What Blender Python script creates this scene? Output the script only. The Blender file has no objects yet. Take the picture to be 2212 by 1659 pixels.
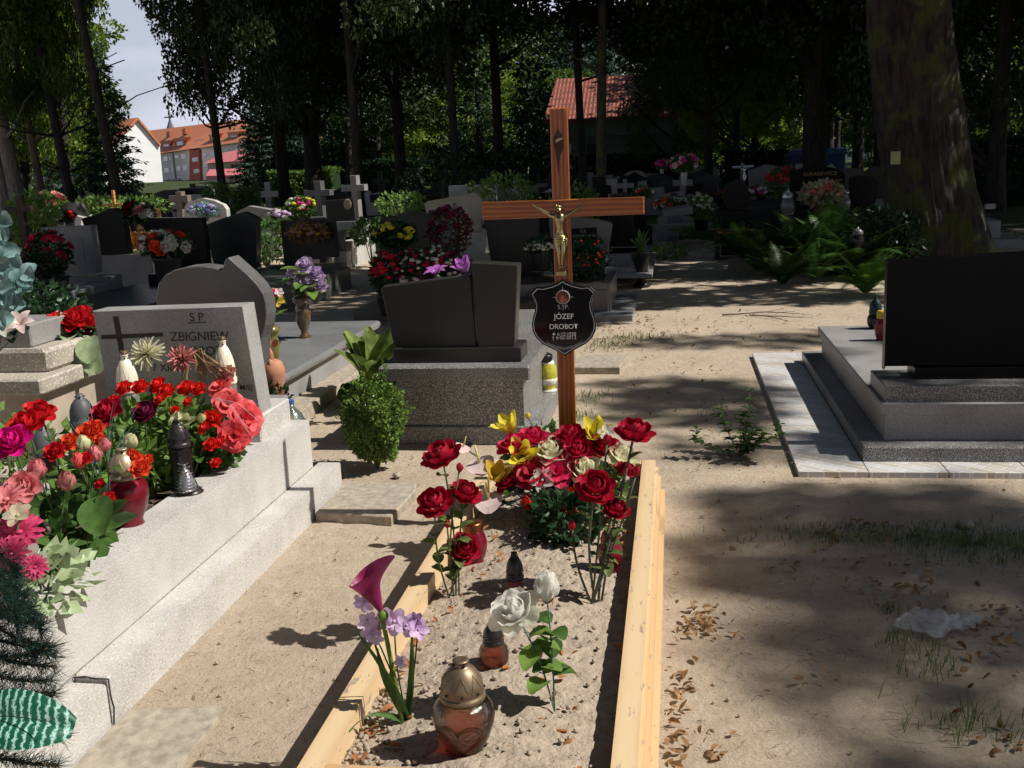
import bpy, math, random
import numpy as np
from mathutils import Vector, Matrix, noise as mnoise
random.seed(7); RNG=np.random.default_rng(5)
SC=bpy.context.scene; COL=SC.collection
R_=math.radians
# ---------------------------------------------------------------- camera
EYE=1.55; PIT=R_(12.36); ROLL=R_(2.4); YAW=R_(9.3); F=2212.0; CX,CY=1106.0,829.5
_f=Vector((-math.sin(YAW)*math.cos(PIT),math.cos(YAW)*math.cos(PIT),-math.sin(PIT)))
_r=Vector((math.cos(YAW),math.sin(YAW),0)); _u=_r.cross(_f)
CR=_r*math.cos(ROLL)-_u*math.sin(ROLL); CU=_u*math.cos(ROLL)+_r*math.sin(ROLL)
cam=bpy.data.cameras.new('camera'); co=bpy.data.objects.new('camera',cam); COL.objects.link(co)
co.matrix_world=Matrix(((CR.x,CU.x,-_f.x,0),(CR.y,CU.y,-_f.y,0),(CR.z,CU.z,-_f.z,EYE),(0,0,0,1)))
cam.sensor_fit='HORIZONTAL'; cam.sensor_width=36; cam.lens=36; cam.clip_end=2000; cam.clip_start=0.05
SC.camera=co
# ---------------------------------------------------------------- light
SUN_EL=R_(48); SUN_AZ=R_(1.5)      # azimuth measured from +X towards +Y
sd=Vector((math.cos(SUN_EL)*math.cos(SUN_AZ),math.cos(SUN_EL)*math.sin(SUN_AZ),math.sin(SUN_EL)))
sl=bpy.data.lights.new('sun','SUN'); sl.energy=5.0; sl.angle=R_(0.53); sl.color=(1,.955,.88)
so=bpy.data.objects.new('sun',sl); COL.objects.link(so); so.location=sd*50; so.rotation_euler=sd.to_track_quat('Z','Y').to_euler()
W=bpy.data.worlds.new('World'); SC.world=W; W.use_nodes=True
nt=W.node_tree; nt.nodes.clear()
def N(nt,t,**k):
    n=nt.nodes.new(t)
    for a,b in k.items(): setattr(n,a,b)
    return n
wo=N(nt,'ShaderNodeOutputWorld'); bg=N(nt,'ShaderNodeBackground'); sky=N(nt,'ShaderNodeTexSky')
sky.sky_type='NISHITA'; sky.sun_disc=False; sky.sun_elevation=SUN_EL; sky.sun_rotation=math.pi/2-SUN_AZ
tc=N(nt,'ShaderNodeTexCoord'); mp=N(nt,'ShaderNodeMapping'); mp.inputs['Scale'].default_value=(3,3,9)
nz=N(nt,'ShaderNodeTexNoise'); nz.inputs['Scale'].default_value=1.3; nz.inputs['Detail'].default_value=6
rp=N(nt,'ShaderNodeValToRGB'); rp.color_ramp.elements[0].position=.42; rp.color_ramp.elements[1].position=.62
rp.color_ramp.elements[0].color=(.55,.55,.55,1); rp.color_ramp.elements[1].color=(.95,.95,.95,1)
mx=N(nt,'ShaderNodeMixRGB'); mx.inputs[2].default_value=(14.5,15,18,1)
sx=N(nt,'ShaderNodeSeparateXYZ'); er=N(nt,'ShaderNodeMapRange'); er.inputs[1].default_value=.17; er.inputs[2].default_value=.30; er.inputs[3].default_value=1; er.inputs[4].default_value=0; em=N(nt,'ShaderNodeMath',operation='MULTIPLY')
L=nt.links
L.new(tc.outputs['Generated'],mp.inputs[0]); L.new(mp.outputs[0],nz.inputs[0]); L.new(nz.outputs[0],rp.inputs[0])
L.new(tc.outputs['Generated'],sx.inputs[0]); L.new(sx.outputs[2],er.inputs[0]); L.new(er.outputs[0],em.inputs[0]); L.new(rp.outputs[0],em.inputs[1]); L.new(em.outputs[0],mx.inputs[0]); L.new(sky.outputs[0],mx.inputs[1]); L.new(mx.outputs[0],bg.inputs[0]); L.new(bg.outputs[0],wo.inputs[0])
bg.inputs[1].default_value=0.05
SC.view_settings.view_transform='Standard'; SC.view_settings.look='None'; SC.view_settings.exposure=0.15
SC.view_settings.gamma=1
cy=SC.cycles; cy.max_bounces=6; cy.diffuse_bounces=3; cy.glossy_bounces=2; cy.transmission_bounces=5; cy.transparent_max_bounces=12; cy.caustics_refractive=False; cy.caustics_reflective=False
# ---------------------------------------------------------------- pixel -> world helpers (2212 px wide frame of the photograph)
E0=Vector((0,0,EYE))
def ray(px,py): return _f+CR*((px-CX)/F)-CU*((py-CY)/F)
def G(px,py,z=0.0):
    d=ray(px,py); return E0+d*((z-EYE)/d.z)
def D(px,py,Y):
    d=ray(px,py); return E0+d*(Y/d.y)
# ---------------------------------------------------------------- materials
MATS={}
def newmat(n):
    m=bpy.data.materials.new(n); m.use_nodes=True; MATS[n]=m
    b=m.node_tree.nodes['Principled BSDF']; return m,m.node_tree,b
def rgb(c): return (c[0],c[1],c[2],1)
def dyedglass(n,stops,h,rough=.05):
    """thin glass whose dye changes with height above the lantern's foot"""
    m,t,b=newmat(n); tcn=N(t,'ShaderNodeTexCoord'); se=N(t,'ShaderNodeSeparateXYZ'); t.links.new(tcn.outputs['Object'],se.inputs[0]); mr=N(t,'ShaderNodeMapRange'); mr.inputs[2].default_value=h
    t.links.new(se.outputs[2],mr.inputs[0]); r=N(t,'ShaderNodeValToRGB'); e=r.color_ramp.elements; e[0].position=stops[0][0]; e[0].color=rgb(stops[0][1]); e[1].position=stops[-1][0]; e[1].color=rgb(stops[-1][1])
    for p_,c_ in stops[1:-1]: q_=e.new(p_); q_.color=rgb(c_)
    for q_ in e: q_.color=[x**.72 for x in q_.color[:3]]+[1]
    nz=N(t,'ShaderNodeTexNoise'); nz.inputs['Scale'].default_value=22; nz.inputs['Detail'].default_value=4; ad=N(t,'ShaderNodeMath',operation='MULTIPLY_ADD'); ad.inputs[1].default_value=.22; t.links.new(nz.outputs[0],ad.inputs[0]); t.links.new(mr.outputs[0],ad.inputs[2]); sb=N(t,'ShaderNodeMath',operation='SUBTRACT'); sb.inputs[1].default_value=.11; t.links.new(ad.outputs[0],sb.inputs[0]); t.links.new(sb.outputs[0],r.inputs[0])
    tp=N(t,'ShaderNodeBsdfTransparent'); t.links.new(r.outputs[0],tp.inputs[0]); tl=N(t,'ShaderNodeBsdfTranslucent'); t.links.new(r.outputs[0],tl.inputs[0]); m1=N(t,'ShaderNodeMixShader'); m1.inputs[0].default_value=.66; t.links.new(tl.outputs[0],m1.inputs[1]); t.links.new(tp.outputs[0],m1.inputs[2])
    bp=N(t,'ShaderNodeBump'); bp.inputs['Strength'].default_value=.35; bp.inputs['Distance'].default_value=.005; t.links.new(nz.outputs[0],bp.inputs['Height']); gl=N(t,'ShaderNodeBsdfGlossy'); gl.inputs['Roughness'].default_value=rough; t.links.new(bp.outputs[0],gl.inputs['Normal']); fr=N(t,'ShaderNodeFresnel'); fr.inputs[0].default_value=1.5; t.links.new(bp.outputs[0],fr.inputs['Normal'])
    m2=N(t,'ShaderNodeMixShader'); t.links.new(fr.outputs[0],m2.inputs[0]); t.links.new(m1.outputs[0],m2.inputs[1]); t.links.new(gl.outputs[0],m2.inputs[2]); t.links.new(m2.outputs[0],t.nodes['Material Output'].inputs[0]); return m
def plain(n,c,rough=.6,metal=0,var=.12,scale=30,bump=0,spec=.4,coat=0):
    if n in MATS: return MATS[n]
    m,t,b=newmat(n); no=N(t,'ShaderNodeTexNoise'); no.inputs['Scale'].default_value=scale; no.inputs['Detail'].default_value=5
    tcn=N(t,'ShaderNodeTexCoord'); t.links.new(tcn.outputs['Object'],no.inputs[0])
    r=N(t,'ShaderNodeValToRGB'); r.color_ramp.elements[0].position=.3; r.color_ramp.elements[1].position=.7
    r.color_ramp.elements[0].color=rgb([x*(1-var) for x in c]); r.color_ramp.elements[1].color=rgb([min(1,x*(1+var)) for x in c])
    t.links.new(no.outputs[0],r.inputs[0]); t.links.new(r.outputs[0],b.inputs['Base Color'])
    b.inputs['Roughness'].default_value=rough; b.inputs['Metallic'].default_value=metal
    b.inputs['Specular IOR Level'].default_value=spec; b.inputs['Coat Weight'].default_value=coat
    if bump:
        bp=N(t,'ShaderNodeBump'); bp.inputs['Strength'].default_value=bump; bp.inputs['Distance'].default_value=.01
        t.links.new(no.outputs[0],bp.inputs['Height']); t.links.new(bp.outputs[0],b.inputs['Normal'])
    return m
def waxm(n,c):
    m,t,b=newmat(n); b.inputs['Base Color'].default_value=rgb(c); b.inputs['Subsurface Weight'].default_value=1; b.inputs['Subsurface Radius'].default_value=(1,.35,.2); b.inputs['Subsurface Scale'].default_value=.06; b.inputs['Roughness'].default_value=.5
    nz=N(t,'ShaderNodeTexNoise'); nz.inputs['Scale'].default_value=30; r=N(t,'ShaderNodeValToRGB'); r.color_ramp.elements[0].color=rgb([x*.75 for x in c]); r.color_ramp.elements[1].color=rgb([min(1,x*1.25+.03) for x in c]); t.links.new(nz.outputs[0],r.inputs[0]); t.links.new(r.outputs[0],b.inputs['Base Color']); return m
def petalm(n,c,tr=.35,rough=.55,var=.15,scale=25,c2=None):
    """thin cloth or leaf: diffuse + translucent"""
    if n in MATS: return MATS[n]
    m,t,b=newmat(n); no=N(t,'ShaderNodeTexNoise'); no.inputs['Scale'].default_value=scale; no.inputs['Detail'].default_value=4
    tcn=N(t,'ShaderNodeTexCoord'); t.links.new(tcn.outputs['Object'],no.inputs[0])
    r=N(t,'ShaderNodeValToRGB'); r.color_ramp.elements[0].position=.32; r.color_ramp.elements[1].position=.68
    r.color_ramp.elements[0].color=rgb([x*(1-var) for x in c]); r.color_ramp.elements[1].color=rgb(c2 if c2 else [min(1,x*(1+var)) for x in c])
    t.links.new(no.outputs[0],r.inputs[0]); t.links.new(r.outputs[0],b.inputs['Base Color'])
    b.inputs['Roughness'].default_value=rough; b.inputs['Specular IOR Level'].default_value=.35
    fb=N(t,'ShaderNodeTexNoise'); fb.inputs['Scale'].default_value=scale*7; fb.inputs['Detail'].default_value=3; t.links.new(tcn.outputs['Object'],fb.inputs[0]); bp=N(t,'ShaderNodeBump'); bp.inputs['Strength'].default_value=.3; bp.inputs['Distance'].default_value=.003; t.links.new(fb.outputs[0],bp.inputs['Height']); t.links.new(bp.outputs[0],b.inputs['Normal'])
    tl=N(t,'ShaderNodeBsdfTranslucent'); t.links.new(r.outputs[0],tl.inputs[0])
    ms=N(t,'ShaderNodeMixShader'); ms.inputs[0].default_value=tr
    out=t.nodes['Material Output']; t.links.new(b.outputs[0],ms.inputs[1]); t.links.new(tl.outputs[0],ms.inputs[2]); t.links.new(ms.outputs[0],out.inputs[0])
    return m
def granite(n,base,hi,lo,scale=260,rough=.25,contrast=.5,dirt=0):
    if n in MATS: return MATS[n]
    m,t,b=newmat(n); tcn=N(t,'ShaderNodeTexCoord'); 
    v=N(t,'ShaderNodeTexNoise'); v.inputs['Scale'].default_value=scale; v.inputs['Detail'].default_value=3; v.inputs['Roughness'].default_value=.7
    t.links.new(tcn.outputs['Object'],v.inputs[0])
    r=N(t,'ShaderNodeValToRGB'); e=r.color_ramp.elements; e[0].position=.5-.18*contrast*1.2; e[1].position=.5+.18*contrast*1.2
    e[0].color=rgb(lo); e[1].color=rgb(hi); mid=e.new(.5); mid.color=rgb(base)
    t.links.new(v.outputs[0],r.inputs[0])
    big=N(t,'ShaderNodeTexNoise'); big.inputs['Scale'].default_value=3; big.inputs['Detail'].default_value=6; t.links.new(tcn.outputs['Object'],big.inputs[0])
    r2=N(t,'ShaderNodeValToRGB'); r2.color_ramp.elements[0].color=(.72,.7,.66,1); r2.color_ramp.elements[1].color=(1.1,1.1,1.1,1); r2.color_ramp.elements[0].position=.35; r2.color_ramp.elements[1].position=.6
    t.links.new(big.outputs[0],r2.inputs[0])
    mm=N(t,'ShaderNodeMixRGB',blend_type='MULTIPLY'); mm.inputs[0].default_value=.6; t.links.new(r.outputs[0],mm.inputs[1]); t.links.new(r2.outputs[0],mm.inputs[2])
    t.links.new(mm.outputs[0],b.inputs['Base Color']); b.inputs['Roughness'].default_value=rough
    return m
def terrazzo(n,ground,chip_a,chip_b,scale=90):
    if n in MATS: return MATS[n]
    m,t,b=newmat(n); tcn=N(t,'ShaderNodeTexCoord')
    v=N(t,'ShaderNodeTexVoronoi'); v.inputs['Scale'].default_value=scale; v.inputs['Randomness'].default_value=1; t.links.new(tcn.outputs['Object'],v.inputs['Vector'])
    r=N(t,'ShaderNodeValToRGB'); r.color_ramp.elements[0].position=.28; r.color_ramp.elements[1].position=.42; r.color_ramp.elements[0].color=(1,1,1,1); r.color_ramp.elements[1].color=(0,0,0,1)
    t.links.new(v.outputs['Distance'],r.inputs[0])
    sp=N(t,'ShaderNodeSeparateColor'); t.links.new(v.outputs['Color'],sp.inputs[0])
    cr=N(t,'ShaderNodeValToRGB'); e=cr.color_ramp.elements; e[0].position=0; e[0].color=rgb([x*.45 for x in chip_b]); e[1].position=1; e[1].color=rgb(chip_a); q=e.new(.12); q.color=rgb(chip_b); q=e.new(.5); q.color=rgb([(x+y)/2 for x,y in zip(chip_a,chip_b)])
    t.links.new(sp.outputs[0],cr.inputs[0])
    nz=N(t,'ShaderNodeTexNoise'); nz.inputs['Scale'].default_value=6; nz.inputs['Detail'].default_value=8; t.links.new(tcn.outputs['Object'],nz.inputs[0])
    gr=N(t,'ShaderNodeValToRGB'); gr.color_ramp.elements[0].position=.35; gr.color_ramp.elements[1].position=.65; gr.color_ramp.elements[0].color=rgb([x*.8 for x in ground]); gr.color_ramp.elements[1].color=rgb(ground); t.links.new(nz.outputs[0],gr.inputs[0])
    mx=N(t,'ShaderNodeMixRGB'); t.links.new(r.outputs[0],mx.inputs[0]); t.links.new(gr.outputs[0],mx.inputs[1]); t.links.new(cr.outputs[0],mx.inputs[2])
    t.links.new(mx.outputs[0],b.inputs['Base Color']); b.inputs['Roughness'].default_value=.75
    bp=N(t,'ShaderNodeBump'); bp.inputs['Strength'].default_value=.35; bp.inputs['Distance'].default_value=.004; t.links.new(v.outputs['Distance'],bp.inputs['Height']); t.links.new(bp.outputs[0],b.inputs['Normal'])
    return m
def wood(n,c1,c2,scale=6,axis='Z',rough=.35,knots=True,coat=.3,wear=None,grain=10,dist=3):
    if n in MATS: return MATS[n]
    m,t,b=newmat(n); tcn=N(t,'ShaderNodeTexCoord'); mp=N(t,'ShaderNodeMapping')
    s=[1,1,1]; s['XYZ'.index(axis)]=.12; mp.inputs['Scale'].default_value=s; t.links.new(tcn.outputs['Object'],mp.inputs[0])
    nz=N(t,'ShaderNodeTexNoise'); nz.inputs['Scale'].default_value=scale*5; nz.inputs['Detail'].default_value=6; nz.inputs['Distortion'].default_value=.6; t.links.new(mp.outputs[0],nz.inputs[0])
    w=N(t,'ShaderNodeTexWave'); w.inputs['Scale'].default_value=grain; w.inputs['Distortion'].default_value=dist; w.inputs['Detail'].default_value=3; w.bands_direction='X' if axis!='X' else 'Z'; t.links.new(mp.outputs[0],w.inputs[0])
    ad=N(t,'ShaderNodeMixRGB'); ad.inputs[0].default_value=.5; t.links.new(nz.outputs[0],ad.inputs[1]); t.links.new(w.outputs[0],ad.inputs[2])
    r=N(t,'ShaderNodeValToRGB'); r.color_ramp.elements[0].position=.3; r.color_ramp.elements[1].position=.72; r.color_ramp.elements[0].color=rgb(c1); r.color_ramp.elements[1].color=rgb(c2); t.links.new(ad.outputs[0],r.inputs[0])
    col=r.outputs[0]
    if wear:
        n2=N(t,'ShaderNodeTexNoise'); n2.inputs['Scale'].default_value=22; n2.inputs['Detail'].default_value=5; n2.inputs['Roughness'].default_value=.7
        mp2=N(t,'ShaderNodeMapping'); s2=[1.6,1.6,1.6]; s2['XYZ'.index(axis)]=.5; mp2.inputs['Scale'].default_value=s2; t.links.new(tcn.outputs['Object'],mp2.inputs[0]); t.links.new(mp2.outputs[0],n2.inputs[0])
        r3=N(t,'ShaderNodeValToRGB'); r3.color_ramp.elements[0].position=.60; r3.color_ramp.elements[1].position=.65; t.links.new(n2.outputs[0],r3.inputs[0])
        m3=N(t,'ShaderNodeMixRGB'); t.links.new(r3.outputs[0],m3.inputs[0]); t.links.new(col,m3.inputs[1]); m3.inputs[2].default_value=rgb(wear); col=m3.outputs[0]
    t.links.new(col,b.inputs['Base Color']); b.inputs['Roughness'].default_value=rough; b.inputs['Coat Weight'].default_value=coat; b.inputs['Coat Roughness'].default_value=.25
    return m
def glass(n,c,rough=.08,tr=.85,ior=1.35):
    if n in MATS: return MATS[n]
    m,t,b=newmat(n); nz=N(t,'ShaderNodeTexNoise'); nz.inputs['Scale'].default_value=45; bp=N(t,'ShaderNodeBump'); bp.inputs['Strength'].default_value=.25; bp.inputs['Distance'].default_value=.004; t.links.new(nz.outputs[0],bp.inputs['Height'])
    b.inputs['Base Color'].default_value=rgb([x*.8 for x in c]); b.inputs['Roughness'].default_value=.3; b.inputs['Specular IOR Level'].default_value=.4
    tp=N(t,'ShaderNodeBsdfTransparent'); tp.inputs[0].default_value=rgb(c); m1=N(t,'ShaderNodeMixShader'); m1.inputs[0].default_value=tr; t.links.new(b.outputs[0],m1.inputs[1]); t.links.new(tp.outputs[0],m1.inputs[2])
    gl=N(t,'ShaderNodeBsdfGlossy'); gl.inputs['Roughness'].default_value=rough; t.links.new(bp.outputs[0],gl.inputs['Normal']); fr=N(t,'ShaderNodeFresnel'); fr.inputs[0].default_value=1.5; t.links.new(bp.outputs[0],fr.inputs['Normal'])
    m2=N(t,'ShaderNodeMixShader'); t.links.new(fr.outputs[0],m2.inputs[0]); t.links.new(m1.outputs[0],m2.inputs[1]); t.links.new(gl.outputs[0],m2.inputs[2]); t.links.new(m2.outputs[0],t.nodes['Material Output'].inputs[0])
    return m
def bark(n,c1,c2,moss=None,vs=1):
    if n in MATS: return MATS[n]
    m,t,b=newmat(n); tcn=N(t,'ShaderNodeTexCoord'); mp=N(t,'ShaderNodeMapping'); mp.inputs['Scale'].default_value=(6*vs,6*vs,1.1*vs); t.links.new(tcn.outputs['Object'],mp.inputs[0])
    nz=N(t,'ShaderNodeTexNoise'); nz.inputs['Scale'].default_value=2.2; nz.inputs['Detail'].default_value=7; nz.inputs['Roughness'].default_value=.65; nz.inputs['Distortion'].default_value=.8; t.links.new(mp.outputs[0],nz.inputs[0])
    r=N(t,'ShaderNodeValToRGB'); r.color_ramp.elements[0].position=.38; r.color_ramp.elements[1].position=.62; r.color_ramp.elements[0].color=rgb(c1); r.color_ramp.elements[1].color=rgb(c2); t.links.new(nz.outputs[0],r.inputs[0]); col=r.outputs[0]
    if moss:
        n2=N(t,'ShaderNodeTexNoise'); n2.inputs['Scale'].default_value=3; n2.inputs['Detail'].default_value=8; t.links.new(tcn.outputs['Object'],n2.inputs[0])
        r2=N(t,'ShaderNodeValToRGB'); r2.color_ramp.elements[0].position=.5; r2.color_ramp.elements[1].position=.58; t.links.new(n2.outputs[0],r2.inputs[0])
        mx=N(t,'ShaderNodeMixRGB'); t.links.new(r2.outputs[0],mx.inputs[0]); t.links.new(col,mx.inputs[1]); mx.inputs[2].default_value=rgb(moss); col=mx.outputs[0]
    t.links.new(col,b.inputs['Base Color']); b.inputs['Roughness'].default_value=.9
    bp=N(t,'ShaderNodeBump'); bp.inputs['Strength'].default_value=.9; bp.inputs['Distance'].default_value=.05; t.links.new(nz.outputs[0],bp.inputs['Height']); t.links.new(bp.outputs[0],b.inputs['Normal'])
    return m
# ---------------------------------------------------------------- mesh builder
def basis(ax):
    ax=Vector(ax).normalized(); h=Vector((0,0,1)) if abs(ax.z)<.9 else Vector((1,0,0))
    a=ax.cross(h).normalized(); return ax,a,ax.cross(a)
class MB:
    def __init__(s): s.v=[]; s.f=[]; s.m=[]; s.cm=0
    def add(s,vs,fs):
        o=len(s.v); s.v+=[tuple(x) for x in vs]; s.f+=[tuple(i+o for i in f) for f in fs]; s.m+=[s.cm]*len(fs); return s
    def box(s,x0,x1,y0,y1,z0,z1,b=0.0):
        if x0>x1:x0,x1=x1,x0
        if y0>y1:y0,y1=y1,y0
        if b<=0:
            return s.add([(x,y,z) for z in (z0,z1) for y in (y0,y1) for x in (x0,x1)],[(0,2,3,1),(4,5,7,6),(0,1,5,4),(2,6,7,3),(0,4,6,2),(1,3,7,5)])
        return s.prismz([(x0+b,y0),(x1-b,y0),(x1,y0+b),(x1,y1-b),(x1-b,y1),(x0+b,y1),(x0,y1-b),(x0,y0+b)],z0,z1,b)
    def prismz(s,p,z0,z1,b=0):
        n=len(p); cx=sum(q[0] for q in p)/n; cy=sum(q[1] for q in p)/n
        rings=[(z0,0)] if not b else [(z0,b),(z0+b,0)]
        rings+=[(z1,0)] if not b else [(z1-b,0),(z1,b)]
        vs=[]
        for z,i in rings:
            for x,y in p:
                d=math.hypot(x-cx,y-cy) or 1; k=1-(i*1.2/d); vs.append((cx+(x-cx)*k,cy+(y-cy)*k,z))
        fs=[tuple(range(n-1,-1,-1))]
        for r in range(len(rings)-1):
            for i in range(n): fs.append((r*n+i,r*n+(i+1)%n,(r+1)*n+(i+1)%n,(r+1)*n+i))
        fs.append(tuple((len(rings)-1)*n+i for i in range(n)))
        return s.add(vs,fs)
    def prismy(s,p,y0,y1,b=.006):
        """outline p in XZ, extruded from y0 (front) to y1 with a small bevel"""
        n=len(p); A=sum(p[i][0]*p[(i+1)%n][1]-p[(i+1)%n][0]*p[i][1] for i in range(n))
        if A<0: p=p[::-1]
        ins=[]
        for i in range(n):
            a=Vector(p[i-1]); c=Vector(p[i]); e=Vector(p[(i+1)%n]); d1=(c-a).normalized() if (c-a).length>1e-9 else Vector((1,0)); d2=(e-c).normalized() if (e-c).length>1e-9 else d1
            n1=Vector((-d1.y,d1.x)); n2=Vector((-d2.y,d2.x)); nn=(n1+n2); nn=nn.normalized() if nn.length>1e-6 else n1
            ins.append((c.x+nn.x*b,c.y+nn.y*b))
        vs=[(x,y0,z) for x,z in ins]+[(x,y0+b,z) for x,z in p]+[(x,y1-b,z) for x,z in p]+[(x,y1,z) for x,z in ins]
        fs=[tuple(range(n))]
        for r in range(3):
            for i in range(n): fs.append((r*n+(i+1)%n,r*n+i,(r+1)*n+i,(r+1)*n+(i+1)%n))
        fs.append(tuple(3*n+i for i in range(n-1,-1,-1)))
        return s.add(vs,fs)
    def lathe(s,prof,c=(0,0,0),seg=24,ax=(0,0,1),sx=1,sy=1,ribs=0,rd=0):
        ax,a,b=basis(ax); c=Vector(c); vs=[];fs=[]
        if ax.z>.99: a=Vector((1,0,0)); b=Vector((0,1,0))
        for r,z in prof:
            for i in range(seg):
                t=2*math.pi*i/seg; rr=r*(1+rd*math.cos(ribs*t)) if ribs else r
                vs.append(c+ax*z+a*(rr*sx*math.cos(t))+b*(rr*sy*math.sin(t)))
        for k in range(len(prof)-1):
            for i in range(seg): fs.append((k*seg+i,k*seg+(i+1)%seg,(k+1)*seg+(i+1)%seg,(k+1)*seg+i))
        fs.append(tuple(range(seg-1,-1,-1))); fs.append(tuple((len(prof)-1)*seg+i for i in range(seg)))
        return s.add(vs,fs)
    def tube(s,pts,rs,seg=6):
        pts=[Vector(p) for p in pts]
        if not hasattr(rs,'__len__'): rs=[rs]*len(pts)
        vs=[];fs=[]; d=(pts[1]-pts[0]); _,a,b=basis(d)
        for i,p in enumerate(pts):
            d=(pts[min(i+1,len(pts)-1)]-pts[max(i-1,0)]).normalized(); a=(a-d*a.dot(d)).normalized(); b=d.cross(a)
            for k in range(seg):
                t=2*math.pi*k/seg; vs.append(p+a*(rs[i]*math.cos(t))+b*(rs[i]*math.sin(t)))
        for i in range(len(pts)-1):
            for k in range(seg): fs.append((i*seg+k,i*seg+(k+1)%seg,(i+1)*seg+(k+1)%seg,(i+1)*seg+k))
        fs.append(tuple(range(seg-1,-1,-1))); fs.append(tuple((len(pts)-1)*seg+i for i in range(seg)))
        return s.add(vs,fs)
    def ball(s,c,r,seg=10,rings=6,sz=1,jit=0):
        c=Vector(c); vs=[c+Vector((0,0,-r*sz))]; 
        for i in range(1,rings):
            ph=-math.pi/2+math.pi*i/rings
            for k in range(seg):
                t=2*math.pi*k/seg; q=1+random.uniform(-jit,jit); vs.append(c+Vector((r*q*math.cos(ph)*math.cos(t),r*q*math.cos(ph)*math.sin(t),r*q*sz*math.sin(ph))))
        vs.append(c+Vector((0,0,r*sz))); fs=[]
        for k in range(seg): fs.append((0,1+(k+1)%seg,1+k))
        for i in range(rings-2):
            for k in range(seg): fs.append((1+i*seg+k,1+i*seg+(k+1)%seg,1+(i+1)*seg+(k+1)%seg,1+(i+1)*seg+k))
        o=1+(rings-2)*seg
        for k in range(seg): fs.append((o+k,o+(k+1)%seg,len(vs)-1))
        return s.add(vs,fs)
    def petal(s,o,ax,rad,Ln,Wd,a0,a1,cup=.3,pt=0.,nu=4,nv=2,ruf=0,r0=0,fold=0):
        ax=Vector(ax).normalized(); rad=Vector(rad); rad=(rad-ax*rad.dot(ax)).normalized(); side=ax.cross(rad)
        p=Vector(o)+rad*r0; vs=[];fs=[]
        for i in range(nu+1):
            u=i/nu; an=a0+(a1-a0)*u; d=ax*math.cos(an)+rad*math.sin(an); inn=ax*math.sin(an)-rad*math.cos(an)
            if i: p=p+d*(Ln/nu)
            wr=math.sin(math.pi*(.07+.86*u))**.55; wp=max(.02,math.sin(math.pi*min(1,u**.8+.03*(1-u))))**.8 if u<1 else .02
            w=Wd*(wr*(1-pt)+wp*pt)
            for j in range(-nv,nv+1):
                v=j/nv; q=p+side*(w*v)+inn*(cup*w*v*v)+inn*(fold*w*abs(v))
                if ruf: q=q+inn*(random.uniform(-1,1)*ruf*Wd*(.3+u))
                vs.append(q)
        c=2*nv+1
        for i in range(nu):
            for j in range(2*nv): fs.append((i*c+j,i*c+j+1,(i+1)*c+j+1,(i+1)*c+j))
        return s.add(vs,fs)
    def build(s,name,mats,parent=None,smooth=False,origin=None,link=True):
        if not isinstance(mats,(list,tuple)): mats=[mats]
        o=Vector((0,0,0))
        if parent is not None and not parent.get('_local'):
            o=wloc(parent)
        elif parent is None and origin is not None: o=Vector(origin)
        me=bpy.data.meshes.new(name); me.from_pydata([(x-o.x,y-o.y,z-o.z) for x,y,z in s.v],[],s.f)
        for m in mats: me.materials.append(m)
        if len(mats)>1: me.polygons.foreach_set('material_index',s.m)
        if smooth: me.polygons.foreach_set('use_smooth',[True]*len(me.polygons))
        me.update(); ob=bpy.data.objects.new(name,me); COL.objects.link(ob)
        if parent is not None: ob.parent=parent
        elif origin is not None: ob.location=o
        return ob
def wloc(o):
    p=Vector(o.location)
    while o.parent: o=o.parent; p=p+Vector(o.location)
    return p
def tag(o,label=None,cat=None,group=None,kind=None):
    if label:o['label']=label
    if cat:o['category']=cat
    if group:o['group']=group
    if kind:o['kind']=kind
    return o
def thing(name,label,cat,loc=(0,0,0),group=None):
    o=bpy.data.objects.new(name,None); COL.objects.link(o); o.location=loc; o.empty_display_size=.1
    return tag(o,label,cat,group)
def struct(o): o['kind']='structure'; return o
def copy_tree(src,loc,rz=0,sc=1,label=None,cat=None,group=None,tilt=None):
    r=src.copy(); COL.objects.link(r); r.location=loc; r.rotation_euler=(tilt or (0,0))+(rz,); r.scale=(sc,sc,sc) if not hasattr(sc,'__len__') else sc
    if label:r['label']=label
    if cat:r['category']=cat
    if group:r['group']=group
    def rec(a,b):
        for ch in a.children:
            c=ch.copy(); COL.objects.link(c); c.parent=b; rec(ch,c)
    rec(src,r); return r
def fastmesh(name,V,Fi,mats,parent=None,loc=None,smooth=False):
    V=np.asarray(V,dtype=np.float32); Fi=np.asarray(Fi,dtype=np.int32); k=Fi.shape[1]
    me=bpy.data.meshes.new(name); me.vertices.add(len(V)); me.vertices.foreach_set('co',V.ravel())
    me.loops.add(Fi.size); me.loops.foreach_set('vertex_index',Fi.ravel()); me.polygons.add(len(Fi))
    me.polygons.foreach_set('loop_start',np.arange(0,Fi.size,k,dtype=np.int32)); me.polygons.foreach_set('loop_total',np.full(len(Fi),k,dtype=np.int32))
    for m in (mats if isinstance(mats,(list,tuple)) else [mats]): me.materials.append(m)
    if smooth: me.polygons.foreach_set('use_smooth',np.ones(len(Fi),dtype=bool))
    me.update(calc_edges=True)
    ob=bpy.data.objects.new(name,me); COL.objects.link(ob)
    if parent: ob.parent=parent
    if loc is not None: ob.location=loc
    return ob
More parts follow.
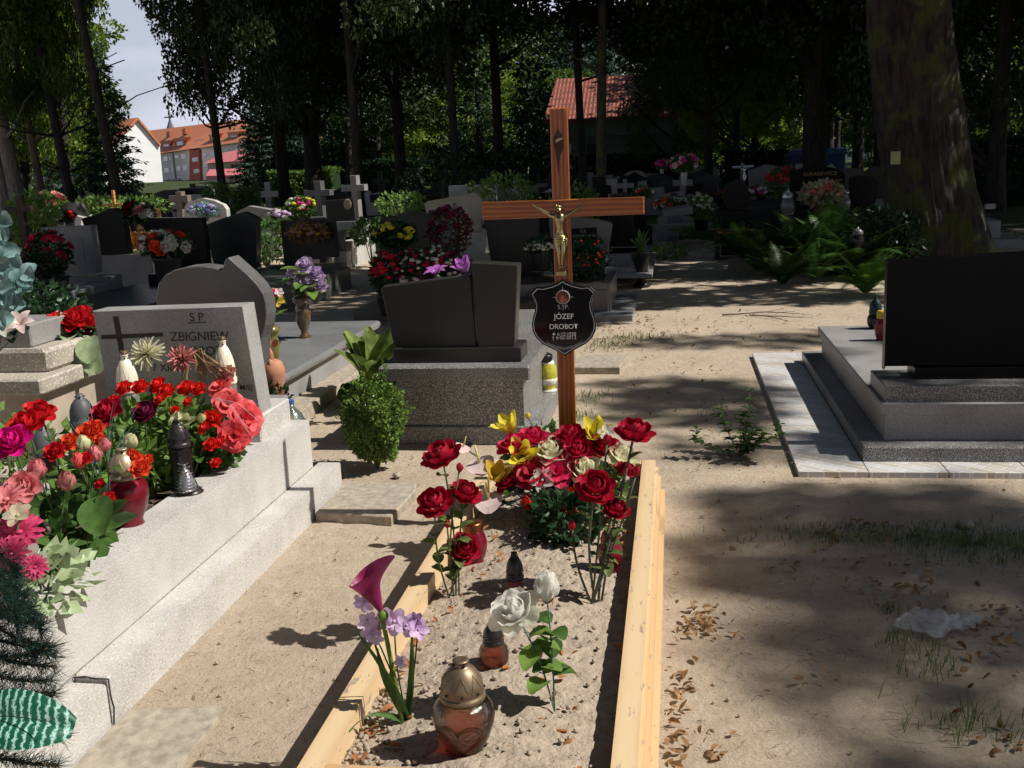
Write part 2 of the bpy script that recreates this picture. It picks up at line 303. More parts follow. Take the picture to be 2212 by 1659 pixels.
def leafcloud(C,S,nrm=None,fold=.25,asp=.5,hang=0):
    """C (n,3) centres, S (n,) lengths -> verts, tris of folded pointed leaves"""
    n=len(C); d=RNG.normal(size=(n,3)); 
    if nrm is not None: d=d*.8+nrm
    d[:,2]-=hang; d/=np.linalg.norm(d,axis=1)[:,None]
    h=RNG.normal(size=(n,3)); a=np.cross(d,h); a/=np.linalg.norm(a,axis=1)[:,None]; up=np.cross(a,d)
    S=np.asarray(S)[:,None]
    b=C; tip=C+d*S; l=C+d*S*.45+a*S*asp*.5+up*S*fold*.4; r=C+d*S*.45-a*S*asp*.5+up*S*fold*.4
    V=np.stack([b,l,tip,r],1).reshape(-1,3); i=np.arange(n)*4
    T=np.concatenate([np.stack([i,i+2,i+1],1),np.stack([i,i+3,i+2],1)])
    return V,T
def text(s,w_or_h,mat,parent,pos,mode='w',name='lettering',ext=.0015,bold=0,align='CENTER',flat=False,rotz=0,sx=1):
    cu=bpy.data.curves.new(name,'FONT'); cu.body=s; cu.size=1; cu.align_x=align; cu.extrude=0; cu.offset=bold; cu.space_line=1
    ob=bpy.data.objects.new(name,cu); COL.objects.link(ob)
    dg=bpy.context.evaluated_depsgraph_get(); me=bpy.data.meshes.new_from_object(ob.evaluated_get(dg)); bpy.data.objects.remove(ob)
    xs=[v.co.x for v in me.vertices]; ys=[v.co.y for v in me.vertices]
    wd=max(xs)-min(xs); hh=max(ys)-min(ys); k=w_or_h/(wd if mode=='w' else hh); x0=(max(xs)+min(xs))/2
    for v in me.vertices: v.co=((v.co.x-(x0 if align=='CENTER' else min(xs)))*k*sx,0,(v.co.y-min(ys))*k)
    me.materials.append(mat); ob=bpy.data.objects.new(name,me); COL.objects.link(ob)
    ob.parent=parent; ob.location=Vector(pos)-wloc(parent); return ob
# ================================================================ materials in use
def sandmat():
    m,t,b=newmat('sand'); tcn=N(t,'ShaderNodeTexCoord'); g=N(t,'ShaderNodeNewGeometry')
    def noise(s,d=6,r=.6):
        n=N(t,'ShaderNodeTexNoise'); n.inputs['Scale'].default_value=s; n.inputs['Detail'].default_value=d; n.inputs['Roughness'].default_value=r; t.links.new(g.outputs['Position'],n.inputs[0]); return n
    def ramp(src,p0,c0,p1,c1):
        r=N(t,'ShaderNodeValToRGB'); r.color_ramp.elements[0].position=p0; r.color_ramp.elements[1].position=p1; r.color_ramp.elements[0].color=rgb(c0); r.color_ramp.elements[1].color=rgb(c1); t.links.new(src,r.inputs[0]); return r.outputs[0]
    def mix(f,a,c,bt='MIX'):
        x=N(t,'ShaderNodeMixRGB',blend_type=bt)
        for i,v in ((0,f),(1,a),(2,c)):
            if hasattr(v,'links'): t.links.new(v,x.inputs[i])
            else: x.inputs[i].default_value=v if i==0 else rgb(v)
        return x.outputs[0]
    base=ramp(noise(1.7,8,.65).outputs[0],.3,(.50,.405,.31),.7,(.60,.50,.39))
    fine=ramp(noise(160,4,.7).outputs[0],.3,(.80,.78,.75),.65,(1.08,1.08,1.08)); c=mix(.9,base,fine,'MULTIPLY'); mid=ramp(noise(13,7,.75).outputs[0],.33,(.74,.71,.67),.6,(1.04,1.04,1.04)); c=mix(.6,c,mid,'MULTIPLY')
    sp=ramp(noise(60,4,.8).outputs[0],.60,(0,0,0),.66,(1,1,1)); area=ramp(noise(.9,3).outputs[0],.40,(.12,.12,.12),.6,(.9,.9,.9))
    c=mix(mix(1,sp,area,'MULTIPLY'),c,(.12,.075,.045))
    # grass and moss farther away
    se=N(t,'ShaderNodeSeparateXYZ'); t.links.new(g.outputs['Position'],se.inputs[0])
    mr=N(t,'ShaderNodeMapRange'); mr.inputs[1].default_value=13; mr.inputs[2].default_value=26; t.links.new(se.outputs['Y'],mr.inputs[0])
    gn=noise(.8,6,.7).outputs[0]; ad=N(t,'ShaderNodeMath',operation='ADD'); t.links.new(gn,ad.inputs[0]); t.links.new(mr.outputs[0],ad.inputs[1])
    gf=ramp(ad.outputs[0],.95,(0,0,0),1.1,(1,1,1)); gc=ramp(noise(9,6,.7).outputs[0],.3,(.02,.032,.01),.7,(.07,.095,.03))
    c=mix(gf,c,gc); t.links.new(c,b.inputs['Base Color']); b.inputs['Roughness'].default_value=.95; b.inputs['Specular IOR Level'].default_value=.15
    bp=N(t,'ShaderNodeBump'); bp.inputs['Strength'].default_value=.9; bp.inputs['Distance'].default_value=.02; t.links.new(noise(30,8,.75).outputs[0],bp.inputs['Height']); t.links.new(bp.outputs[0],b.inputs['Normal'])
    return m
M_sand=sandmat()
def soilmat(n,c1,c2,c3):
    m,t,b=newmat(n); tcn=N(t,'ShaderNodeTexCoord'); a=N(t,'ShaderNodeTexNoise'); a.inputs['Scale'].default_value=22; a.inputs['Detail'].default_value=9; a.inputs['Roughness'].default_value=.7; t.links.new(tcn.outputs['Object'],a.inputs[0])
    r=N(t,'ShaderNodeValToRGB'); e=r.color_ramp.elements; e[0].position=.3; e[1].position=.68; e[0].color=rgb(c1); e[1].color=rgb(c3); q=e.new(.47); q.color=rgb(c2); t.links.new(a.outputs[0],r.inputs[0]); t.links.new(r.outputs[0],b.inputs['Base Color']); b.inputs['Roughness'].default_value=.97; b.inputs['Specular IOR Level'].default_value=.1
    n2=N(t,'ShaderNodeTexNoise'); n2.inputs['Scale'].default_value=70; n2.inputs['Detail'].default_value=6; t.links.new(tcn.outputs['Object'],n2.inputs[0])
    bp=N(t,'ShaderNodeBump'); bp.inputs['Strength'].default_value=.8; bp.inputs['Distance'].default_value=.012; t.links.new(n2.outputs[0],bp.inputs['Height']); t.links.new(bp.outputs[0],b.inputs['Normal']); return m
M_gsoil=soilmat('grave_soil',(.26,.205,.155),(.38,.31,.24),(.47,.385,.30))
M_dsoil=soilmat('dark_soil',(.03,.02,.014),(.10,.07,.05),(.24,.18,.13))
M_ter=terrazzo('terrazzo_light',(.55,.525,.49),(.70,.685,.665),(.46,.44,.42),125)
M_ter2=terrazzo('terrazzo_old',(.42,.37,.30),(.72,.68,.6),(.42,.38,.33),80)
M_gr=granite('granite_grey',(.28,.275,.27),(.46,.455,.45),(.13,.13,.13),330,.5,.8)
M_hs=granite('granite_headstone',(.34,.335,.325),(.52,.515,.50),(.16,.16,.155),420,.45,.7)
M_gd=granite('granite_dark',(.03,.029,.028),(.085,.08,.078),(.010,.010,.010),300,.28,.7); MATS['granite_dark'].node_tree.nodes['Principled BSDF'].inputs['Specular IOR Level'].default_value=.25
M_gsp=granite('granite_speckled',(.14,.137,.133),(.60,.59,.58),(.035,.035,.035),185,.35,.75)
M_gr2=granite('granite_polished',(.20,.205,.21),(.34,.35,.36),(.09,.095,.10),240,.3,.9)
M_gm=granite('granite_mid',(.11,.108,.108),(.22,.215,.21),(.05,.05,.05),350,.3,.6)
M_blk=granite('granite_black',(.005,.005,.006),(.010,.010,.011),(.002,.002,.002),300,.3,.6); MATS['granite_black'].node_tree.nodes['Principled BSDF'].inputs['Specular IOR Level'].default_value=.15
M_grn=granite('granite_green',(.04,.05,.042),(.09,.105,.09),(.02,.026,.021),250,.22,.7)
M_beige=granite('stone_beige',(.42,.38,.30),(.55,.5,.42),(.28,.25,.2),200,.7,.6)
M_brown=granite('stone_brown',(.24,.19,.16),(.38,.32,.28),(.12,.09,.075),120,.4,.7)
M_conc=plain('concrete',(.36,.31,.245),.9,var=.28,scale=26,bump=.8)
M_conc2=plain('cement_skirt',(.40,.33,.26),.95,var=.15,scale=9,bump=.3)
M_crossw=wood('varnished_wood',(.27,.07,.010),(.46,.14,.022),8,'Z',.38,coat=.12,grain=16,dist=5)
M_crosswx=wood('varnished_wood_bar',(.25,.06,.009),(.44,.13,.02),8,'X',.38,coat=.12,grain=16,dist=5)
M_knot=plain('burnt_knot',(.06,.015,.006),.4,var=.4,scale=40)
M_frame=wood('pine_board',(.60,.41,.22),(.70,.52,.31),5,'Y',.55,coat=.12,wear=(.33,.27,.22),grain=3)
M_frame2=wood('pine_board_cross',(.56,.36,.18),(.70,.50,.29),5,'X',.55,coat=.12,wear=(.33,.27,.22),grain=3)
M_brass=plain('aged_brass',(.42,.33,.17),.32,1,.25,40)
M_goldcap=plain('gold_cap',(.21,.155,.10),.48,.65,.3,25)
M_copper=plain('copper_cap',(.25,.08,.035),.35,.9,.3,20)
M_blackp=plain('black_plastic',(.018,.017,.018),.3,0,.2,20,spec=.5)
M_darkcap=plain('dark_bronze_cap',(.05,.042,.045),.35,.5,.25,20)
M_greycap=plain('grey_cap',(.09,.095,.105),.5,0,.1,20)
M_cream=plain('cream_plastic',(.82,.74,.60),.5,0,.05,20)
M_silver=plain('silver_paint',(.7,.7,.72),.3,.85,.1,30)
M_line=plain('engraved_silver',(.5,.5,.51),.5,.1,.05)
M_ltext=plain('white_lettering',(.85,.84,.83),.6,0,.03)
M_gtext=plain('gold_lettering',(.35,.24,.10),.5,.3,.05)
M_engr=plain('engraved_dark',(.06,.05,.038),.9,0,.2,40)
M_seam=plain('seam_black',(.012,.011,.01),.9)
G_red=glass('red_glass',(.72,.03,.09),.06,.78); G_clear=dyedglass('amber_clear_glass',[(0,(.85,.12,.08)),(.35,(.95,.38,.24)),(.62,(.97,.72,.58)),(.9,(.97,.90,.82))],.15); G_orange=dyedglass('orange_glass',[(0,(.85,.22,.14)),(.5,(.93,.48,.36)),(1,(.95,.72,.62))],.085)
G_dark=glass('smoked_glass',(.10,.06,.06),.1); G_yel=plain('yellow_glass',(.50,.46,.04),.12,0,.2,25,coat=.8); G_white=glass('frosted_glass',(.75,.76,.78),.2,.7)
G_bottle=glass('bottle_plastic',(.72,.86,.80),.12,.85,1.2)
M_waxo=waxm('orange_wax',(.90,.20,.07)); M_waxr=waxm('red_wax',(.42,.008,.02)); M_waxw=petalm('white_wax',(.8,.75,.7),.3,.5)
# petals
P=dict(crimson=(.42,.006,.03),red=(.60,.012,.02),scarlet=(.78,.028,.02),rose=(.62,.02,.09),salmon=(.76,.085,.10),coral=(.80,.13,.13),orange=(.80,.085,.03),magenta=(.72,.01,.25),
 dpink=(.62,.06,.17),pink=(.75,.25,.26),dusty=(.62,.25,.22),ppink=(.80,.62,.60),white=(.88,.87,.80),cream=(.80,.77,.56),ycream=(.72,.74,.42),yellow=(.80,.68,.06),ocher=(.62,.42,.04),lilac=(.62,.38,.70),
 purple=(.40,.12,.45),wine=(.16,.006,.05),blue=(.12,.13,.42),mauve=(.55,.38,.62),straw=(.45,.30,.16))
def PM(c): return petalm('petal_'+c,P[c],.3 if c not in('white','cream') else .6,.5,.14)
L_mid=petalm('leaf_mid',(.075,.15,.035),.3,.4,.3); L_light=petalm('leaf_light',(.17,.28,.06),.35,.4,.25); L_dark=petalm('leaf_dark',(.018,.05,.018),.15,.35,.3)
L_stem=petalm('stem_green',(.09,.13,.05),.05,.5,.2); L_teal=petalm('leaf_teal',(.14,.30,.28),.25,.35,.35,12,(.38,.56,.54)); L_pine=petalm('pine_dark',(.012,.035,.028),.1,.5,.3)
L_pale=petalm('leaf_pale',(.42,.52,.30),.3,.4,.2); L_brown=petalm('leaf_dry',(.20,.09,.035),.2,.7,.4,9,(.42,.25,.11)); L_hosta=petalm('leaf_hosta',(.06,.13,.025),.4,.35,.3,9,(.32,.40,.10))
L_box=petalm('leaf_box',(.13,.24,.04),.2,.25,.3,9,(.20,.30,.07)); L_wire=plain('green_wire',(.12,.22,.19),.5)
L_grass=petalm('grass_blade',(.08,.15,.03),.3,.5,.3,9,(.22,.30,.08))
# ================================================================ ground
def gaxis(lo,hi,fine_lo,fine_hi,st,grow=1.25):
    a=list(np.arange(fine_lo,fine_hi+1e-6,st)); s=st; x=a[-1]
    while x<hi: s*=grow; x+=s; a.append(x)
    s=st; x=a[0]; pre=[]
    while x>lo: s*=grow; x-=s; pre.append(x)
    return np.array(pre[::-1]+a)
xs=gaxis(-900,900,-3.0,2.4,.045); ys=gaxis(-30,1400,1.4,8.5,.045)
X,Y=np.meshgrid(xs,ys)
def vnoise(X,Y,s,amp,seed=0):
    Z=np.zeros_like(X)
    for k in range(6):
        a=(seed*1.7+k*2.4); f=s*(1.35**k); Z+=np.sin(X*f*math.cos(a)+Y*f*math.sin(a)+k*1.9+seed)*np.sin(Y*f*math.cos(a*1.3)-X*f*.7*math.sin(a)+k)/(1.2**k)
    return Z*amp/2.5
near=((X>-3.2)&(X<3)&(Y>1.2)&(Y<9.5)).astype(float)
Z=vnoise(X,Y,1.6,.010,1)+near*(vnoise(X,Y,11,.005,2)+RNG.normal(0,.0016,X.shape))-.004
Z=np.where((X<-1.6)&near.astype(bool),Z*.3-.004,Z); Z=np.where((X>.5)&(Y>4.8)&(Y<8.1),-.012,Z); Z=np.where(Y>60,0,Z)
ny,nx=X.shape; V=np.stack([X,Y,Z],-1).reshape(-1,3); idx=np.arange(ny*nx).reshape(ny,nx)
Fq=np.stack([idx[:-1,:-1],idx[:-1,1:],idx[1:,1:],idx[1:,:-1]],-1).reshape(-1,4)
struct(fastmesh('ground',V,Fq,M_sand,smooth=True))
# ================================================================ wooden grave frame
fx0,fx1,fx2,fx3=-.873,-.812,-.152,-.092; fy0,fy1=2.0,4.50; ft=.195
gf=thing('grave_surround','low pine board border with flaking varnish around the fresh sandy grave','grave surround',(-.48,3.2,0))
b=MB(); b.box(fx0,fx1,fy0+.0,fy1,-.02,ft,.004); b.build('side_board',M_frame,gf)
b=MB(); b.box(fx2,fx3,fy0+.0,fy1,-.02,ft,.004)
b.box(fx3,fx3+.012,fy0,fy1-.01,-.02,ft-.03,.003); b.box(fx3+.012,fx3+.024,fy0,fy1-.03,-.02,ft-.065,.003); b.box(fx3+.024,fx3+.042,fy0,fy1-.06,-.02,ft-.12,.003); b.build('side_board',M_frame,gf)
b=MB(); b.box(fx0+.0605,fx2-.001,fy0,fy0+.045,-.02,ft-.003,.004); b.build('end_board',M_frame2,gf)
b=MB(); b.box(fx0+.0605,fx2-.001,fy1-.05,fy1-.002,-.02,ft-.003,.004); b.build('end_board',M_frame2,gf)
xs=np.arange(fx1,fx2+.004,.011); ys=np.arange(fy0+.045,fy1-.05,.011); X,Y=np.meshgrid(xs,ys)
u=(X-fx1)/(fx2-fx1); Z=.125+.03*np.sin(np.pi*u)+vnoise(X,Y,14,.009,3)+vnoise(X,Y,60,.004,5)+RNG.normal(0,.0016,X.shape)
ny,nx=X.shape; V=np.stack([X,Y,Z],-1).reshape(-1,3); idx=np.arange(ny*nx).reshape(ny,nx)
Fq=np.stack([idx[:-1,:-1],idx[:-1,1:],idx[1:,1:],idx[1:,:-1]],-1).reshape(-1,4)
struct(fastmesh('grave_soil',V,Fq,M_gsoil,smooth=True))
def soilz(x,y): return .128+.03*math.sin(math.pi*min(1,max(0,(x-fx1)/(fx2-fx1))))
# soil crumbs
b=MB()
for i in range(1500):
    if i<650: x=random.uniform(fx1+.01,fx2-.01); y=random.uniform(fy0+.05,fy1-.1); z=soilz(x,y); r=random.choice([.003,.004,.005,.008])
    elif i<800: x=fx1+abs(random.gauss(0,.05)); y=random.uniform(2.05,2.5); z=soilz(x,y); r=random.uniform(.004,.010)
    else: x=random.uniform(-1.6,2.4); y=random.uniform(1.8,6.5); z=0; r=random.choice([.002,.003,.005,.007]); 
    if i>=800 and fx0-.02<x<fx3+.06: continue
    b.ball((x,y,z+r*.4),r,5,3,.8,.3)
tag(b.build('soil_crumbs',M_gsoil,smooth=True),kind='stuff',label='small crumbs of sandy soil scattered on the ground',cat='soil crumbs')
# ================================================================ cross
CXx,CYy=-.458,4.22; 
wc=thing('wooden_cross','tall varnished wooden cross with a metal figure and black shield plate at the grave head','cross',(CXx,CYy,0))
TOP=1.742; cw=.036
def shear(z): return (z-.4)*.013
b=MB(); pts=[(CXx-cw+.0,-.1)]
poly=[(CXx-cw,.0),(CXx+cw,.0),(CXx+cw-.022*0+.002,TOP),(CXx-cw+.004,TOP)]
b.prismy(poly,CYy-.018,CYy+.018,.004); post=b.build('post',M_crossw,wc)
azl=D(1043,452,CYy); azr=D(1392,447,CYy); zc=(azl.z+azr.z)/2
b=MB(); b.prismy([(azl.x,zc-.036),(azr.x,zc-.034),(azr.x,zc+.034),(azl.x,zc+.036)],CYy-.027,CYy+.009,.004); bar=b.build('crossbar',M_crosswx,wc)
# carved chamfer lips on the post and the bar
b=MB(); b.prismy([(CXx+cw-.016,zc+.10),(CXx+cw-.006,zc+.075),(CXx+cw+.001,zc+.07),(CXx+cw+.001,TOP-.01),(CXx+cw-.014,TOP-.01)],CYy-.0225,CYy-.016,.0015)
b.prismy([(CXx+cw-.014,.05),(CXx+cw+.001,.05),(CXx+cw+.001,zc-.06),(CXx+cw-.012,zc-.07)],CYy-.0225,CYy-.016,.0015); b.build('carved_edge',M_crossw,wc)
b=MB(); b.prismy([(azl.x+.005,zc+.022),(CXx-.08,zc+.022),(CXx-.06,zc+.036),(azl.x+.005,zc+.037)],CYy-.031,CYy-.0265,.0015)
b.prismy([(CXx+.07,zc+.036),(CXx+.09,zc+.021),(azr.x-.005,zc+.021),(azr.x-.005,zc+.035)],CYy-.031,CYy-.0265,.0015); b.build('carved_edge',M_crosswx,wc)
b=MB(); kz=D(1210,305,CYy).z
b.prismy([(CXx-.004,kz-.13),(CXx+.004,kz-.06),(CXx+.022,kz-.02),(CXx+.024,kz+.0),(CXx+.012,kz+.03),(CXx-.004,kz+.05),(CXx-.016,kz+.02),(CXx-.022,kz-.0),(CXx-.014,kz-.04)],CYy-.0195,CYy-.0175,.0005); b.build('knot',M_knot,wc)
b=MB(); b.prismy([(CXx-.012,kz-.006),(CXx+.018,kz+.008),(CXx+.02,kz+.013),(CXx-.002,kz+.012),(CXx-.012,kz+.003)],CYy-.0205,CYy-.0185,.0005); b.build('knot_chip',M_frame,wc)
# figure (one continuous skinned body)
def figure(parent,x,y,zt,h,mat):
    """crucified figure, arms spread; zt = height of the hands, h = head top to feet"""
    vs=[];es=[];rs=[]
    def v(px,py,pz,r): vs.append((px*h,py*h,pz*h)); rs.append((r*h,r*h)); return len(vs)-1
    pel=v(0,-.03,.46,.062); w1=v(.005,-.025,.56,.052); ch=v(0,-.035,.70,.068); sh=v(0,-.03,.79,.05); nk=v(-.005,-.045,.85,.024); hd=v(-.012,-.075,.905,.048); ht=v(-.014,-.072,.955,.042)
    es+= [(pel,w1),(w1,ch),(ch,sh),(sh,nk),(nk,hd),(hd,ht)]
    for s in (-1,1):
        a=v(s*.11,-.03,.80,.036); e=v(s*.255,-.03,.885,.024); w=v(s*.36,-.02,.955,.016); hn=v(s*.395,-.018,.985,.019); fg=v(s*.425,-.016,1.01,.012)
        es+=[(sh,a),(a,e),(e,w),(w,hn),(hn,fg)]
        hp=v(s*.05,-.035,.40,.052); kn=v(s*.03+.012,-.075,.22,.036); an=v(s*.018,-.03,.045,.020); ft_=v(s*.014,-.062,-.01,.019)
        es+=[(pel,hp),(hp,kn),(kn,an),(an,ft_)]
    me=bpy.data.meshes.new('figure'); me.from_pydata(vs,es,[]); ob=bpy.data.objects.new('figure',me); COL.objects.link(ob)
    md=ob.modifiers.new('skin','SKIN'); md.use_smooth_shade=True
    for i,sv in enumerate(me.skin_vertices[0].data): sv.radius=rs[i]
    me.skin_vertices[0].data[0].use_root=True
    ob.modifiers.new('sub','SUBSURF').levels=2; ob.modifiers['sub'].render_levels=2
    me.materials.append(mat)
    dg=bpy.context.evaluated_depsgraph_get(); m2=bpy.data.meshes.new_from_object(ob.evaluated_get(dg)); bpy.data.objects.remove(ob)
    m2.materials.clear(); m2.materials.append(mat)
    ob=bpy.data.objects.new('figure',m2); COL.objects.link(ob); ob.parent=parent; ob.location=Vector((x,y,zt-1.0*h))-wloc(parent)
    P0=Vector((x,y,zt-h))
    b=MB()   # loin cloth: wrapped folds
    for k,(zz,r1) in enumerate(((.50,.075),(.47,.080),(.44,.080),(.41,.078),(.38,.072),(.355,.062))):
        pts=[P0+h*Vector((math.cos(t)*r1*.95,-.035+math.sin(t)*r1*.72,zz+.012*math.sin(t*2+k))) for t in np.linspace(0,2*math.pi,15)]
        b.tube(pts,h*.014,6)
    b.tube([P0+h*Vector(q) for q in ((.075,-.05,.47),(.10,-.06,.43),(.105,-.05,.36),(.098,-.045,.31))],[h*.018,h*.022,h*.018,h*.006],6)
    b.build('loin_cloth',mat,ob,smooth=True) if False else b.build('loin_cloth',mat,parent,smooth=True)
    b=MB()   # hair, crown, face
    hc=P0+h*Vector((-.013,-.072,.925))
    for t in np.linspace(-.3,math.pi+.3,12):
        b.tube([hc+h*Vector((math.cos(t)*.02,.012,.045)),hc+h*Vector((math.cos(t)*.052,.01+.02*math.sin(t),.02)),hc+h*Vector((math.cos(t)*.056,.02*math.sin(t)+.012,-.05))],[h*.012,h*.014,h*.008],5)
    b.tube([hc+h*Vector((math.cos(t)*.05,math.sin(t)*.045,.028+.006*math.sin(3*t))) for t in np.linspace(0,2*math.pi,14)],h*.011,5)
    b.tube([hc+h*Vector((0,-.036,-.035)),hc+h*Vector((0,-.045,-.055))],[h*.02,h*.01],6)
    b.tube([hc+h*Vector((0,-.04,.008)),hc+h*Vector((0,-.056,-.012))],[h*.006,h*.010],5); b.build('hair',mat,parent,smooth=True)
    return ob
hx=D(1213,470,CYy-.035); hb=D(1213,580,CYy-.035); hL=D(1160,450,CYy-.035); hR=D(1263,447,CYy-.035)
figh=(zc+.018-(hb.z))/1.0
figure(wc,CXx-.004,CYy-.02,zc+.022,figh/1.0*1.0,M_brass)
b=MB(); b.box(CXx-.022,CXx+.018,CYy-.05,CYy-.02,hb.z-.03,hb.z-.01,.003); b.build('foot_rest',M_brass,wc)
# black shield plate
def shieldpts(k=1.0):
    half=[(0,1.0),(.12,.93),(.32,.86),(.62,.80),(.80,.82),(.97,.68),(.88,.52),(.84,.38),(.86,.2),(.93,.02),(.97,-.15),(.95,-.34),(.85,-.52),(.66,-.68),(.40,-.80),(.18,-.90),(0,-1.0)]
    pts=half+[(-x,z) for x,z in half[-2:0:-1]]
    return [(x*k,z*k) for x,z in pts]
pc=D(1218,686,CYy-.03); pr_=D(1288,686,CYy-.03).x-pc.x; ph=(D(1218,603,CYy-.03).z-D(1218,768,CYy-.03).z)/2
PX,PZ=pc.x,(D(1218,603,CYy-.03).z+D(1218,768,CYy-.03).z)/2; sk=pr_/.97
b=MB(); b.prismy([(PX+x*sk,PZ+z*ph) for x,z in shieldpts()],CYy-.040,CYy-.0195,.002); plate=b.build('shield_plate',plain('black_gloss',(.010,.009,.010),.07,0,.3,6,spec=.6),wc)
b=MB(); o=shieldpts(.955); q=shieldpts(.93); n=len(o)
b.add([(PX+x*sk,CYy-.0415,PZ+z*ph) for x,z in o]+[(PX+x*sk,CYy-.0415,PZ+z*ph) for x,z in q],[((i+1)%n,i,n+i,n+(i+1)%n) for i in range(n)]); b.build('border_line',M_line,wc)
zz=lambda f:PZ+ph*f; yy=CYy-.0418
text('S.†P.',.046,M_line,wc,(PX,yy,zz(.20)));text('JÓZEF',.084,M_ltext,wc,(PX,yy,zz(-.065)),bold=.012);text('DROBOT',.118,M_ltext,wc,(PX,yy,zz(-.285)),bold=.012)
text('✦ 6·12·1928',.100,M_ltext,wc,(PX,yy,zz(-.465)),bold=.006);text('† 6·02·2012',.100,M_ltext,wc,(PX,yy,zz(-.585)),bold=.006)
b=MB(); b.prismy([(PX-.075,zz(-.60)),(PX-.06,zz(-.66)),(PX-.02,zz(-.74)),(PX,zz(-.77)),(PX+.02,zz(-.74)),(PX+.06,zz(-.66)),(PX+.075,zz(-.60)),(PX+.07,zz(-.70)),(PX+.03,zz(-.80)),(PX,zz(-.84)),(PX-.03,zz(-.80)),(PX-.07,zz(-.70))],CYy-.0418,CYy-.040,.0003); b.build('ribbon_emblem',plain('ribbon_grey',(.20,.20,.20),.5),wc)
text('SPOCZYWAJ W POKOJU',.085,M_blackp,wc,(PX,yy-.0008,zz(-.735)))
b=MB(); mc=Vector((PX,CYy-.041,zz(.545))); 
b.lathe([(.0295,0),(.0295,.002),(.026,.003)],mc,28,(0,-1,0)); b.build('medallion_rim',M_line,wc)
b=MB(); b.lathe([(.0265,.0031),(.0262,.0042)],mc,28,(0,-1,0)); b.build('portrait',plain('portrait_dark',(.16,.04,.02),.3,0,.5,40),wc)
b=MB(); yb=mc.y-.0044
b.prismy([(mc.x-.012,mc.z-.012),(mc.x-.006,mc.z+.004),(mc.x+.002,mc.z+.008),(mc.x+.005,mc.z+.0),(mc.x+.0,mc.z-.008),(mc.x+.012,mc.z-.006),(mc.x+.016,mc.z-.02),(mc.x-.010,mc.z-.022)],yb-.0006,yb,.0002); b.build('portrait_figure',plain('portrait_light',(.45,.16,.09),.4,0,.4,60),wc)
b=MB(); 
for s in (-1,1): b.prismy([(mc.x+s*.031,mc.z-.0012),(mc.x+s*.046,mc.z),(mc.x+s*.031,mc.z+.0012)],yb,yb+.002,.0001)
b.prismy([(mc.x-.001,mc.z+.031),(mc.x+.001,mc.z+.031),(mc.x,mc.z+.048)],yb,yb+.002,.0001); b.build('ray_lines',M_line,wc)
# ================================================================ terrazzo grave on the left
g1=thing('terrazzo_grave','pale terrazzo grave with stepped kerb and grey headstone engraved with a cross','grave',(-2.2,3.3,0))
kt=.38
b=MB(); b.box(-1.865,-1.725,1.2,4.52,.0,kt,.006); b.box(-2.60,-2.46,1.2,4.52,.0,kt,.006); b.build('kerb',M_ter,g1)
b=MB(); b.box(-1.724,-1.615,2.475,4.60,-.03,.145,.006); b.build('step',M_ter,g1)
b=MB(); b.box(-1.724,-1.611,1.2,2.462,-.03,.138,.010); b.build('step',M_ter,g1)
b=MB(); b.tube([(-1.7235,1.2+.1*i,.146+random.uniform(-.0006,.0012)) for i in range(34)],.0018,4); b.build('joint',plain('joint_dirt',(.20,.17,.12),.9,0,.4,40),g1)
b=MB(); b.tube([(-1.722,2.470,.143),(-1.69,2.476,.144),(-1.655,2.466,.145),(-1.613,2.470,.143),(-1.610,2.466,.09),(-1.6095,2.474,.05),(-1.6095,2.462,.0)],.0024,5); b.build('crack',M_seam,g1)
b=MB(); b.box(-2.56,-1.80,4.12,4.48,kt-.04,kt+.115,.006); b.build('headstone_base',M_ter,g1)
HY=4.17
tl=D(200,672,HY);tr=D(523,661,HY);br=D(563,892,HY)
b=MB(); b.prismy([(tl.x+.03,kt+.11),(br.x,kt+.11),(tr.x+.002,tr.z),(tl.x,tl.z)],HY,HY+.13,.004); hs=b.build('headstone',M_hs,g1)
def hsp(px,py): 
    q=D(px,py,HY); return q.x,q.z
b=MB()
def eng(p0,p1,p2,p3,dy=.0015): b.prismy([hsp(*p0),hsp(*p1),hsp(*p2),hsp(*p3)],HY-dy,HY+.002,.0004)
eng((244,683),(256,683),(276,800),(264,800)); eng((219,724),(352,718),(352,727),(219,733),.0022); b.build('engraved_cross',M_engr,g1)
def T1(s,px,py,wpx,name='lettering',**k):
    q=D(px,py,HY); w=abs(D(px+wpx,py,HY).x-q.x); return text(s,w,M_engr,g1,(q.x,HY-.0016,q.z),name=name,bold=.004,**k)
T1('S P',426,694,30);T1('ZBIGNIEW',432,736,128);T1('DROBOT',428,768,110);T1('7 XII 19',365,802,70);T1('VIII',478,797,26)
T1('MIEJ',533,846,26)
b=MB(); p=[hsp(405,697),hsp(447,695),hsp(447,697),hsp(405,699)]; b.prismy(p,HY-.0016,HY+.002,.0003); b.build('engraved_line',M_engr,g1)
xs=np.arange(-2.465,-1.85,.02); ys=np.arange(1.2,4.13,.02); X,Y=np.meshgrid(xs,ys); Z=.345+vnoise(X,Y,12,.012,8)+RNG.normal(0,.004,X.shape)
ny,nx=X.shape; idx=np.arange(ny*nx).reshape(ny,nx); Fq=np.stack([idx[:-1,:-1],idx[:-1,1:],idx[1:,1:],idx[1:,:-1]],-1).reshape(-1,4)
struct(fastmesh('planting_soil',np.stack([X,Y,Z],-1).reshape(-1,3),Fq,M_dsoil,smooth=True))
